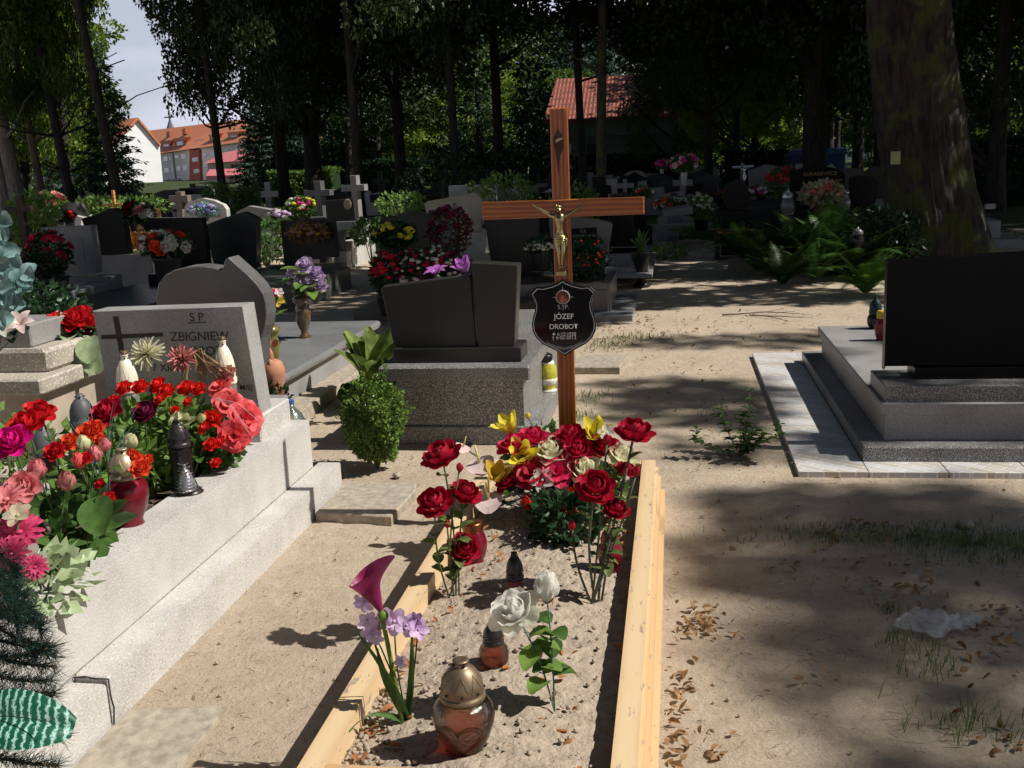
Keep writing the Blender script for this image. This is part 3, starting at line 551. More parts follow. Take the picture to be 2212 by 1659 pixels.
# concrete slabs
b=MB(); b.prismz([(-1.60,4.17),(-1.24,4.13),(-1.22,4.5),(-1.25,4.62),(-1.60,4.60)],-.03,.042,.006); tag(b.build('concrete_slab',M_conc,None,origin=(-1.4,4.4,0)),'small worn concrete slab on the sand below the round box bush','paving slab')
b=MB(); b.prismz([(-1.60,1.3),(-1.30,1.3),(-1.315,2.58),(-1.60,2.54)],-.03,.012,.003); tag(b.build('concrete_slab',M_conc,None,origin=(-1.45,2,0)),'long flat concrete slab sunk in sand against the terrazzo step','paving slab')
# ================================================================ neighbouring old grave (far left)
g2=thing('terrazzo_grave','weathered beige terrazzo grave with two stepped blocks, left behind the red roses','grave',(-3.3,5.2,0))
b=MB(); b.box(-4.5,-3.05,4.45,6.4,.52,.60,.01); b.build('top_slab',M_ter2,g2)
b=MB(); b.box(-4.4,-3.11,4.52,6.3,.16,.52,.004); b.build('plinth',M_conc2,g2)
b=MB(); b.box(-4.5,-3.0,4.3,6.4,-.02,.16,.01); b.build('kerb',M_ter2,g2)
b=MB(); b.box(-4.3,-3.10,4.62,5.12,.60,.72,.02); b.build('stepped_block',M_ter2,g2)
b=MB(); b.box(-4.0,-3.21,4.66,5.0,.72,.84,.008); b.build('stepped_block',M_gr,g2)
# ================================================================ curved grey grave behind (A)
g3=thing('granite_grave','grey granite grave with a curved wave-topped headstone and broad rounded slab','grave',(-2.6,6.3,0))
b=MB(); 
zt=.30; b.box(-3.4,-2.40,5.05,8.1,zt-.055,zt,.02); b.build('slab',M_gr2,g3)
b=MB(); b.box(-3.34,-2.46,5.1,8.0,.08,zt-.055); b.build('plinth',M_gr,g3)
b=MB(); b.box(-3.45,-2.30,5.0,8.15,-.02,.08,.008); b.build('kerb',M_conc,g3)
SY=5.02; PZ=lambda pts,Y:[(D(x,y,Y).x,D(x,y,Y).z) for x,y in pts]
b=MB(); b.prismy(PZ([(345,715),(338,665),(337,640),(342,612),(356,594),(376,583),(400,577),(430,574),(458,577),(479,583),(487,560),(494,556),(512,572),(535,592),(557,615),(570,635),(575,655),(577,680),(574,705),(566,730),(562,790),(350,790)],SY),SY,SY+.13,.006); b.build('headstone',M_gm,g3)
b=MB(); b.box(-2.95,-2.1,SY-.06,SY+.2,.0,.34,.006); b.build('headstone_base',M_gr,g3)
# ================================================================ dark granite grave in the centre (C)
g4=thing('granite_grave','speckled granite grave with two dark polished headstone panels and sloping top, beside the wooden cross','grave',(-1.2,6.2,0))
b=MB(); b.box(-1.70,-.745,5.42,7.55,.0,.105,.006); b.build('kerb',M_gsp,g4)
b=MB(); b.box(-1.70,-.75,5.425,7.55,-.03,.0); b.build('foundation',M_conc2,g4)
b=MB(); b.prismz([(-1.53,5.44),(-.83,5.44),(-.83,7.4),(-1.53,7.4)],.105,.39); b.build('plinth',M_gsp,g4)
b=MB(); b.box(-1.615,-.775,5.33,7.45,.385,.463,.008); b.build('slab',M_gsp,g4)
b=MB(); b.box(-1.56,-.835,5.45,5.70,.463,.545,.005); b.build('headstone_base',M_gd,g4)
b=MB(); b.prismy(PZ([(822.5,623),(826,619),(1014,594),(1017,598),(1031,763),(855,768)],5.5),5.5,5.59,.006); b.build('headstone_panel',M_gd,g4)
b=MB(); b.prismy(PZ([(1018,567),(1117,572),(1119,576),(1111,759),(1034,762)],5.47),5.47,5.60,.006); b.build('headstone_panel',M_gd,g4)
# ================================================================ right grave (R)
def tilemat():
    m,t,b=newmat('patterned_tile'); g=N(t,'ShaderNodeNewGeometry'); mp=N(t,'ShaderNodeMapping'); mp.inputs['Rotation'].default_value=(0,0,R_(38)); mp.inputs['Scale'].default_value=(1,1,1); t.links.new(g.outputs['Position'],mp.inputs[0])
    br=N(t,'ShaderNodeTexBrick'); br.inputs['Scale'].default_value=7; br.inputs['Mortar Size'].default_value=.018; br.offset=.37; br.inputs['Brick Width'].default_value=.9; br.inputs['Row Height'].default_value=.32
    br.inputs['Color1'].default_value=(.50,.44,.37,1); br.inputs['Color2'].default_value=(.62,.62,.63,1); br.inputs['Mortar'].default_value=(.78,.78,.78,1); br.inputs['Bias'].default_value=0
    t.links.new(mp.outputs[0],br.inputs[0]); t.links.new(br.outputs[0],b.inputs['Base Color']); b.inputs['Roughness'].default_value=.35; return m
M_tile=tilemat()
g5=thing('granite_grave','black headstone grave on stepped grey granite with patterned tile border, at the right','grave',(1.9,6.2,0))
rx=.585
for k in range(7):
    b=MB(); y0=4.90+k*.435; b.box(rx,rx+.325,y0+.003,y0+.432,-.03,.016+.0006*k,.001); b.build('border_tile',M_tile,g5)
for k in range(5):
    b=MB(); x0=rx+.33+k*.365; b.box(x0,x0+.36,4.903,5.10,-.03,.0155+.0006*k,.001); b.build('border_tile',M_tile,g5)
b=MB(); b.box(rx+.33,rx+1.2,7.66,7.95,-.03,.016,.001); b.build('border_tile',M_tile,g5)
b=MB(); b.box(.915,3.3,5.08,7.62,-.02,.09,.006); b.build('kerb',M_gsp,g5)
b=MB(); b.box(1.04,3.2,5.22,7.5,.09,.23); b.build('plinth',M_gr,g5)
b=MB(); b.box(1.015,3.25,5.19,7.55,.23,.285,.005); b.build('slab',M_gr,g5)
b=MB(); b.box(1.035,3.2,5.215,5.62,.285,.365,.004); b.build('headstone_base',M_gsp,g5)
b=MB(); b.box(1.21,3.0,5.38,5.56,.365,.425,.003); b.build('headstone_foot',M_blk,g5)
b=MB(); b.prismy(PZ([(1910,800),(1918,562),(2212,545)],5.4)+[(3.1,PZ([(2212,545)],5.4)[0][1]+.012),(3.1,.43),(1.07,.43)],5.4,5.47,.005); b.build('headstone',M_blk,g5)
# ================================================================ lanterns
def lantern(name,label,loc,h,w,body='bulb',gm=None,cap='dome',cm=None,wax=None,group=None,capf=.36,heart=False,seg=24,cone=False,wl=.58):
    """h total height, w max width, all parts lathed"""
    t=thing(name,label,'grave lantern',loc,group); x,y,z=loc; r=w/2; gh=h*(1-capf)
    prof={'bulb':[(.0,0),(.62,0),(.66,.03),(.58,.10),(.60,.16),(.80,.34),(.97,.58),(1,.70),(.95,.84),(.80,.94),(.62,1)],
          'jar':[(0,0),(.70,0),(.76,.04),(.70,.10),(.88,.22),(1,.45),(1,.68),(.9,.86),(.72,.94),(.72,1)],
          'cyl':[(0,0),(1.0,0),(1.05,.05),(.95,.13),(.86,.18),(.86,.9),(.82,1)],
          'cone':[(0,0),(1.0,0),(1.0,.1),(.75,.3),(.66,.6),(.6,1)],
          'pot':[(0,0),(.70,0),(.72,.03),(.62,.08),(.55,.12),(.82,.3),(1,.52),(.98,.72),(.85,.88),(.70,.95),(.72,1)]}[body]
    ww=.0022; b=MB(); b.lathe([(max(.0005,a*r),q*gh) for a,q in prof]+[(max(.0004,a*r-ww),max(.003,q*gh)) for a,q in prof[::-1]],(x,y,z),seg,rd=.02 if body=='jar' else 0,ribs=8); g=b.build('glass',gm,t,smooth=True)
    if wax:
        b=MB(); b.lathe([(.0005,.006)]+[(max(.002,a*r*.93-.003),max(.006,q*gh)) for a,q in prof if q<=wl]+[(.86*r*.6,gh*wl),(.0005,gh*(wl-.02))],(x,y,z),16); b.build('wax_insert',wax,t,smooth=True)
    zc=z+gh; ch=h*capf; rc=r*(.70 if body in('bulb','jar','pot') else .88)
    cp={'dome':[(1.0,-.05),(1.05,0),(1.05,.10),(.97,.12),(.97,.20),(1.0,.22),(.96,.36),(.86,.54),(.66,.72),(.44,.84),(.34,.86),(.34,.97),(.38,.98),(.38,1.0),(.2,1.02),(.0005,1.0)],
        'round':[(1.05,-.04),(1.1,0),(1.1,.14),(1.0,.18),(1.02,.30),(.95,.5),(.78,.68),(.5,.82),(.3,.86),(.3,1.0),(.0005,1.0)],
        'flat':[(1.0,-.1),(1.05,0),(1.08,.2),(1.1,.7),(1.02,.9),(.9,.96),(.0005,1.0)],
        'spire':[(1.0,-.05),(1.1,0),(1.1,.08),(.8,.12),(1.05,.25),(1.1,.35),(.9,.48),(.5,.56),(.25,.62),(.18,.78),(.08,.95),(.0005,1.0)],
        'point':[(1.0,-.05),(1.15,0),(1.15,.12),(1.1,.2),(1.1,.35),(.75,.55),(.4,.65),(.18,.8),(.0005,1.0)]}[cap]
    b=MB(); b.lathe([(a*rc,q*ch) for a,q in cp],(x,y,zc),seg); c=b.build('cap',cm,t,smooth=False)
    c.data.polygons.foreach_set('use_smooth',[len(p.vertices)==4 for p in c.data.polygons])
    if cap in('dome','round'):
        b=MB()
        for k in range(8):
            a=2*math.pi*k/8+.2; q=Vector((x+rc*1.0*math.cos(a),y+rc*1.0*math.sin(a),zc+ch*.25)); b.ball(q,rc*.07,6,4)
        for k in range(4):
            a=2*math.pi*k/4+.6; q=Vector((x+rc*.345*math.cos(a),y+rc*.345*math.sin(a),zc+ch*.915)); b.ball(q,rc*.09,6,4)
        b.build('vent_holes',M_seam,c)
        b=MB()
        for k in range(8):
            a=2*math.pi*k/8+.2; pts=[Vector((x+rr*rc*math.cos(a+da),y+rr*rc*math.sin(a+da),zc+q*ch)) for rr,q,da in((.985,.3,-.33),(.955,.42,-.25),(.83,.6,-.1),(.70,.70,0),(.83,.6,.1),(.955,.42,.25),(.985,.3,.33))]; b.tube(pts,rc*.012,4)
        if cap=='dome': b.build('cap_ribs',cm,c)
    if heart:
        b=MB()
        def hp(t,s):  # heart outline on the front of the bulb
            hx=16*math.sin(t)**3/17; hz=(13*math.cos(t)-5*math.cos(2*t)-2*math.cos(3*t)-math.cos(4*t))/17
            zz=gh*.47+s*hz*gh*.36; xx=s*hx*r*.80
            zq=zz/gh; rr=np.interp(zq,[q for a,q in prof],[a for a,q in prof])*r
            return Vector((x+xx,y-math.sqrt(max(0,rr*rr-xx*xx))-.0005,z+zz))
        for s,rad in((1,.0028),(.86,.0016)): b.tube([hp(u,s) for u in np.linspace(0.02,2*math.pi-.02,48)],rad,6)
        b.build('heart_relief',gm,g,smooth=True)
    return t
def sz(x,y): return soilz(x,y)
p=G(1003,1640,.135); lantern('grave_lantern','large clear glass lantern with raised heart and bronze cap, front of the sandy grave',(p.x,p.y+.02,.135),.252,.152,'bulb',G_clear,'dome',M_goldcap,None,capf=.38,heart=True,seg=40)
p=G(1066,1455,.135); lantern('grave_lantern','small orange-red glass lantern with a black cap under the white roses',(p.x,p.y+.02,.135),.150,.084,'jar',G_orange,'dome',M_blackp,None,capf=.42)
p=G(1112,1290,.135); lantern('grave_lantern','dark red lantern with tall black cap in the shade behind the white roses',(p.x,p.y+.02,.135),.150,.066,'cyl',G_red,'dome',M_blackp,M_waxr,capf=.60)
p=G(1022,1218,.135); lantern('grave_lantern','round red glass lantern with flat copper lid near the left board',(p.x,p.y+.02,.135),.155,.098,'jar',G_red,'flat',M_copper,M_waxr,capf=.22)
p=G(1318,1235,.135); lantern('grave_lantern','red glass lantern partly hidden behind stems beside the right board',(p.x,p.y+.02,.135),.160,.088,'jar',G_red,'dome',M_copper,M_waxr,capf=.35)
# on the terrazzo grave
kz=.352
p=G(288,1135,.38); lantern('grave_lantern','large red glass lantern with swirled body and pale gold cap on the kerb',(p.x-.02,p.y+.02,.372),.275,.146,'bulb',G_red,'dome',plain('pale_gold_cap',(.40,.33,.22),.45,.6,.15,20),M_waxr,capf=.36,seg=32)
p=G(396,1060,.38); t=lantern('grave_lantern','tall dark lantern with silver pine cone relief on the terrazzo kerb',(p.x-.01,p.y+.03,.378),.27,.098,'cyl',G_dark,'dome',M_darkcap,M_darkcap,capf=.36,seg=28,wl=.5)
b=MB(); cx,cy,cz=p.x+.030,p.y-.028,.378
b.lathe([(.001,.0),(.034,.01),(.036,.03),(.022,.075),(.001,.115)],(cx,cy,cz),12)
for row in range(9):
    zz=.014+row*.0125; rr=.062*(1-row/9.6)
    for k in range(max(3,8-row)):
        a=-2.5+ (k+.5*(row%2))*(3.1/max(3,8-row)); b.petal((cx+rr*.5*math.cos(a),cy+rr*.5*math.sin(a)-.004,cz+zz),(0,0,1),(math.cos(a),math.sin(a),0),.020,.010,1.9,.7,.3,.2,3,1)
b.build('pine_cone_relief',M_silver,t,smooth=True)
b=MB(); b.lathe([(.001,.0),(.05,.0),(.052,.008),(.035,.02),(.001,.026)],(cx+.005,cy+.01,.374),20); b.build('moulded_foot',M_darkcap,t,smooth=True)
for (px,py,lab,Y,hh) in ((272,800,'cream plastic lantern with gold top before the headstone, left one beside the cream flower',4.03,.30),(483,770,'cream-capped plastic lantern with gold top before the headstone, right one',4.03,.34)):
    q=D(px,py,Y); lantern('grave_lantern',lab,(q.x,Y,.35),q.z+.07-.35,.105 if px<400 else .10,'cyl',G_white,'dome',M_cream,M_waxw,capf=.36)
    b=MB(); b.lathe([(.016,0),(.018,.012),(.015,.02)],(q.x,Y,q.z+.07-.004),12); o=b.build('gold_top',M_goldcap,[c for c in COL.objects if c.get('label')==lab][0])
q=D(175,880,4.0); lantern('grave_lantern','matt dark grey lantern beyond the crimson rose, in the gap beside the old grave',(q.x,4.0,.36),q.z+.06-.36,.115,'cyl',G_dark,'round',M_greycap,None,capf=.5)
q=D(92,935,3.6); lantern('grave_lantern','small dark grey lantern cap half hidden behind the red peony, far left',(q.x,3.6,.36),q.z+.03-.36,.10,'cyl',G_dark,'round',M_greycap,None,capf=.5)
# yellow lantern on the centre kerb
p=G(1182,848,.105); t=lantern('grave_lantern','yellow and white glass lantern with a tilted black lid beside the centre grave',(p.x,p.y+.05,.105),.24,.118,'jar',G_yel,'flat',M_blackp,None,capf=.2)
b=MB(); b.lathe([(.001,.0),(.057,.0),(.055,.012),(.035,.02),(.045,.03),(.061,.07),(.0615,.085),(.05,.088)],(p.x,p.y+.05,.104),24); b.build('white_foot',plain('white_glaze',(.75,.72,.62),.2),t,smooth=True)
b=MB(); b.lathe([(.042,-.012),(.0455,0),(.044,.012),(.04,.016)],(p.x,p.y+.05,.105+.178),24); b.build('white_neck',MATS['white_glaze'],t,smooth=True)
for c in t.children:
    if c.name.startswith('cap'): c.rotation_euler=(.05,.22,0); c.location=(-.06*0-.055,0,.012)
# right grave small lanterns
p=G(1903,735,.285); lantern('grave_lantern','small red lantern with yellow rim at the edge of the black headstone',(p.x,p.y+.0,.285),.20,.085,'jar',G_red,'flat',plain('yellow_rim',(.6,.42,.05),.4),M_waxr,capf=.25)
p=G(1893,712,.285); lantern('grave_lantern','dark teal pointed lantern beside the black headstone on the granite slab',(p.x,p.y+.05,.285),.26,.11,'jar',G_dark,'point',plain('dark_teal_cap',(.015,.035,.04),.3,.3),None,capf=.6)
# bottle + spire lamp
q=G(658,1000,.0)
t=thing('water_bottle','large clear ribbed plastic water bottle standing beside the terrazzo headstone','bottle',(q.x-.05,5.05,0))
b=MB(); bw=.075
prof=[(.0005,0),(.07,0),(.078,.012)]
for k in range(8): prof+=[(.078,.02+k*.023),(.072,.030+k*.023),(.078,.040+k*.023)]
prof+=[(.076,.225),(.055,.275),(.03,.30),(.02,.31),(.02,.335)]
b.lathe(prof,(q.x-.05,5.05,0),28); b.build('bottle_body',G_bottle,t,smooth=True)
b=MB(); b.lathe([(.0005,.004),(.071,.004),(.073,.03),(.0005,.032)],(q.x-.05,5.05,0),20); b.build('water',glass('blue_water',(.35,.55,.85),.05,.8,1.33),t)
b=MB(); b.lathe([(.022,.33),(.022,.35),(.0005,.351)],(q.x-.05,5.05,0),16); b.build('screw_cap',plain('blue_cap',(.05,.12,.4),.4),t)
q=D(632,905,4.75); lantern('grave_lantern','lantern with a slender bronze spire cap next to the water bottle',(q.x-.01,4.75,0),q.z+.08,.10,'jar',G_white,'spire',M_goldcap,None,capf=.5)
# ================================================================ flowers
def blossom(b,kind,o,ax,R):
    ax,a,c=basis(ax); o=Vector(o)
    def rad(t): return a*math.cos(t)+c*math.sin(t)
    if kind=='rose':
        for n,a0,a1,L_,Wd,r0 in ((3,.15,-.5,.62,.30,.05),(3,.35,-.45,.70,.36,.12),(4,.6,-.3,.78,.40,.18),(5,.95,.0,.85,.44,.22),(5,1.25,.5,.95,.50,.25),(6,1.5,1.2,1.02,.52,.25)):
            t0=random.random()*6
            for k in range(n): b.petal(o-ax*R*.25*(a0>.9),ax,rad(t0+k*2*math.pi/n+random.uniform(-.15,.15)),R*L_,R*Wd,a0,a1,.45,.1,5,2,.05,R*r0)
    elif kind=='ranunc':
        for n,a0,a1,L_,Wd,r0,dz in ((4,.3,-.9,.5,.3,.04,.15),(6,.6,-.8,.62,.34,.12,.1),(8,1.0,-.7,.78,.36,.2,.0),(9,1.35,-.4,.9,.38,.28,-.08),(9,1.6,.1,.98,.42,.34,-.15),(8,1.8,.9,1.0,.46,.32,-.2)):
            t0=random.random()*6
            for k in range(n): b.petal(o+ax*R*dz,ax,rad(t0+k*2*math.pi/n+random.uniform(-.2,.2)),R*L_*.95,R*Wd,a0,a1,.35,.15,4,1,.06,R*r0)
    elif kind=='bud':
        for n,a0,a1,L_,Wd,r0 in ((3,.5,-.3,1.3,.42,.05),(3,.75,-.35,1.25,.5,.15),(3,.9,-.25,1.1,.5,.2)):
            t0=random.random()*6
            for k in range(n): b.petal(o-ax*R*.4,ax,rad(t0+k*2*math.pi/n),R*L_,R*Wd,a0,a1,.5,.35,4,2,.02,R*r0)
    elif kind=='lily':
        for k in range(6): b.petal(o,ax,rad(k*math.pi/3),R*1.15,R*.30,.35,1.75+random.uniform(-.2,.2),.25,.7,6,1,.03,R*.05)
        for k in range(5): b.petal(o,ax,rad(k*1.25),R*.6,R*.03,.1,.35,0,0,3,1)
    elif kind=='bell':
        for k in range(6): b.petal(o-ax*R*.5,ax,rad(k*math.pi/3),R*1.5,R*.42,.75,.25+.5*(k%2),.35,.35,5,2,.05,R*.05)
    elif kind=='open':
        for k in range(5): b.petal(o,ax,rad(k*2*math.pi/5+.3),R*1.0,R*.42,1.0+.2*(k%2),1.5,.3,0,4,2,.05,R*.04)
        b.ball(o+ax*R*.1,R*.14,6,4)
    elif kind=='daisy':
        for n,an,L_ in((16,1.45,1.0),(14,1.2,.92),(9,.8,.6)):
            for k in range(n): b.petal(o,ax,rad(k*2*math.pi/n+random.uniform(-.1,.1)),R*L_*random.uniform(.9,1.05),R*.13,an,an+.25,.3,.1,3,1,.03,R*.08)
        b.ball(o+ax*R*.06,R*.18,8,5,.6)
    elif kind=='mum':
        for n,a0,a1,L_ in((16,1.8,1.9,1.0),(16,1.5,1.3,1.0),(14,1.15,.9,.95),(12,.8,.5,.85),(8,.4,.0,.7)):
            for k in range(n): b.petal(o,ax,rad(k*2*math.pi/n+random.uniform(-.15,.15)),R*L_*random.uniform(.85,1.08),R*.10,a0+random.uniform(-.15,.15),a1+random.uniform(-.4,.3),.9,.0,4,1,.05,R*.04)
    elif kind=='ruffle':
        for n,a0,a1,L_,Wd in((5,1.0,1.7,1.05,.62),(5,.8,1.3,.85,.5),(4,.4,.6,.6,.36)):
            t0=random.random()*6
            for k in range(n): b.petal(o,ax,rad(t0+k*2*math.pi/n),R*L_,R*Wd,a0,a1,.1,0,5,3,.11,R*.05)
    elif kind=='calla':
        V=[];Fs=[];nu,nv=12,20; fx_=Vector((1,-.25,0)); fx_=(fx_-ax*fx_.dot(ax)).normalized(); fy_=ax.cross(fx_)
        rad=lambda t_:fx_*math.cos(t_)+fy_*math.sin(t_)
        for i in range(nu+1):
            u=i/nu
            for j in range(nv+1):
                t=-math.pi*.97+2*math.pi*.97*j/nv
                front=(.5+.5*math.cos(t))
                rr=R*(.10+.52*u**1.0+.05*max(0,u-.55))
                h_=R*1.75*u*(1+(.32*front-.26)*u)
                rr*=1+.10*max(0,u-.7)*4*front
                V.append(o+ax*h_+rad(t+.25*u)*rr+rad(0)*(1.0*R*max(0,u-.45)**1.6*front**3*2.0))
        w=nv+1
        for i in range(nu):
            for j in range(nv): Fs.append((i*w+j,i*w+j+1,(i+1)*w+j+1,(i+1)*w+j))
        b.add(V,Fs)
    elif kind=='anth':
        fr=Vector((random.uniform(-.3,.5),-1,0)); b.petal(o,ax,fr,R*1.5,R*.85,1.35,1.9,.12,.45,7,3,.03,-R*.45)
    elif kind=='cluster':
        for k in range(14):
            d=Vector((random.gauss(0,1),random.gauss(0,1),random.gauss(0,1))).normalized(); d=(d+ax*.6).normalized(); x_,a_,c_=basis(d)
            for j in range(4): b.petal(o+d*R*.55,x_,a_*math.cos(j*1.57)+c_*math.sin(j*1.57),R*.42,R*.17,.9,1.4,.2,0,2,1)
    elif kind=='spike':
        for k in range(10):
            q=o-ax*R*(k*.28-1.4); t=k*2.4; d=(rad(t)*.8+ax*.5).normalized(); x_,a_,c_=basis(d)
            for j in range(5): b.petal(q,x_,a_*math.cos(j*1.256)+c_*math.sin(j*1.256),R*.55,R*.2,.6,1.3,.2,0,3,1)
def leafat(b,o,d,Ln,Wd,droop=.6,up=(0,0,1),lobes=0):
    d=Vector(d).normalized(); upv=Vector(up); s=d.cross(upv)
    if s.length<.05: s=Vector((1,0,0))
    n=s.cross(d).normalized()
    b.petal(o,n,d,Ln,Wd,math.pi/2-.25,math.pi/2+droop,.15,.55,5,2 if lobes else 1,lobes,0,.25)
def stempts(base,head,bow=.02,n=7):
    base=Vector(base); head=Vector(head); s=Vector((random.uniform(-1,1),random.uniform(-1,1),0))*bow
    return [base.lerp(head,i/(n-1))+s*math.sin(math.pi*i/(n-1)) for i in range(n)]
KNAME=dict(rose='rose',ranunc='ranunculus',bud='rosebud',lily='lily',bell='bellflower',open='blossom',daisy='daisy',mum='chrysanthemum',ruffle='hibiscus',calla='calla_lily',anth='anthurium',cluster='geranium',spike='gladiolus')
def flower(kind,base,head,R,col,label,ax=None,nl=2,lw=.018,ll=.05,stem=.003,lm=None,name=None,group=None,lo=.25,hi=.9,sm=None,lobes=.0,cat='artificial flower'):
    base=Vector(base); head=Vector(head)
    t=thing(name or 'artificial_'+KNAME[kind],label,cat,base,group); pts=stempts(base,head)
    ax_=Vector(ax) if ax is not None else (pts[-1]-pts[-2]).normalized()*.7+Vector((.1,-.35,.3))
    b=MB(); b.tube(pts,stem,6); b.ball(head-ax_.normalized()*R*.22,R*.22,6,4); b.build('stem',sm or L_stem,t,smooth=True)
    b=MB(); blossom(b,kind,head,ax_,R); b.build('blossom',PM(col) if isinstance(col,str) else col,t,smooth=True)
    if kind=='anth' or kind=='calla':
        b=MB(); a_=ax_.normalized(); q=head+a_*R*(.05 if kind=='anth' else .3); b.tube([q,q+a_*R*.5+Vector((0,0,R*.1)),q+a_*R*.9+Vector((0,0,R*.35))] if kind=='anth' else [q,q+a_*R],[R*.085,R*.08,R*.04][:3 if kind=='anth' else 2],8); b.build('spadix',petalm('spadix_yellow',(.75,.68,.30),.1),t,smooth=True)
    if nl:
        b=MB()
        for k in range(nl):
            u=lo+(hi-lo)*(k+.5)/nl; i=min(5,int(u*6)); q=pts[i].lerp(pts[i+1],u*6-i); a=random.uniform(0,6.28); 
            leafat(b,q,(math.cos(a),math.sin(a),random.uniform(-.1,.7)),ll*random.uniform(.8,1.2),lw,random.uniform(.2,.9),lobes=lobes)
        b.build('leaves',lm or L_mid,t,smooth=True)
    return t
def onbed(px,py): 
    p=G(px,py,.145); return Vector((p.x,p.y,soilz(p.x,p.y)-.005))
# --- red ranunculus bunches
def hd(px,py,Y): return D(px,py,Y)
L_ran=petalm('leaf_olive',(.13,.17,.05),.3,.45,.3)
lb=onbed(972,1285)
for i,(px,py,dY,R,lab) in enumerate(((955,972,-.03,.062,'tallest red ranunculus of the left bunch, leaning left'),(940,1073,-.06,.056,'red ranunculus of the left bunch with the leftmost head'),(1003,1053,.02,.052,'red ranunculus tilted right in the middle of the left bunch'),(1000,1172,.03,.052,'lowest red ranunculus of the left bunch before the red jar lantern'),)):
    b0=lb+Vector((random.uniform(-.03,.03),random.uniform(-.01,.02),0)); flower('ranunc',b0,hd(px,py+14,lb.y+dY),R,'crimson',lab,nl=7,ll=.052,lw=.02,lm=L_ran,lobes=.12,group='red ranunculus flowers on the sandy grave',ax=((-.25,-.3,.8),(-.1,-.5,.8),(.35,-.2,.8),(.3,-.4,.5))[i])
for px,py,dY,lab in((966,1134,-.04,'closed red bud halfway up the left ranunculus bunch'),(993,1013,.0,'small red bud high between the left bunch flowers')):
    flower('bud',lb+Vector((.01,.01,0)),hd(px,py,lb.y+dY),.024,'crimson',lab,nl=3,ll=.03,lw=.010,lm=L_ran,name='artificial_ranunculus',ax=(0,0,1))
rb=onbed(1285,1300)
for i,(px,py,dY,R,lab) in enumerate(((1370,926,.10,.060,'tall red ranunculus on a long slanting stem at the right'),(1286,1044,-.02,.058,'deep red ranunculus in front of the cream rose, right bunch'),(1352,1008,.12,.04,'small red ranunculus beside the right board, half hidden'),(1330,1092,.04,.042,'low red ranunculus on the right bunch above the red lantern'))):
    flower('ranunc',rb+Vector((.01*i-.01,.01*i,0)),hd(px,py+10,rb.y+dY),R,'crimson',lab,nl=6,ll=.055,lw=.02,stem=.0045,lm=L_ran,lobes=.12,group='red ranunculus flowers on the sandy grave',ax=((.15,-.2,.9),(.1,-.55,.7),(.3,.0,.8),(.2,-.3,.8))[i],sm=petalm('stem_grey',(.12,.12,.08),.03,.6))
for px,py,lab in((1311,952,'dark red half-open bud high on the right bunch'),(1375,1020,'red bud hanging over the right board'),(1236,1138,'single dark red bud on a leaning stem, right bunch')):
    flower('bud',rb+Vector((-.01,.0,0)),hd(px,py,rb.y+.05),.026,'crimson',lab,nl=3,ll=.04,lw=.012,lm=L_ran,name='artificial_ranunculus',ax=(0,-.1,1),stem=.0038,sm=MATS['stem_grey'])
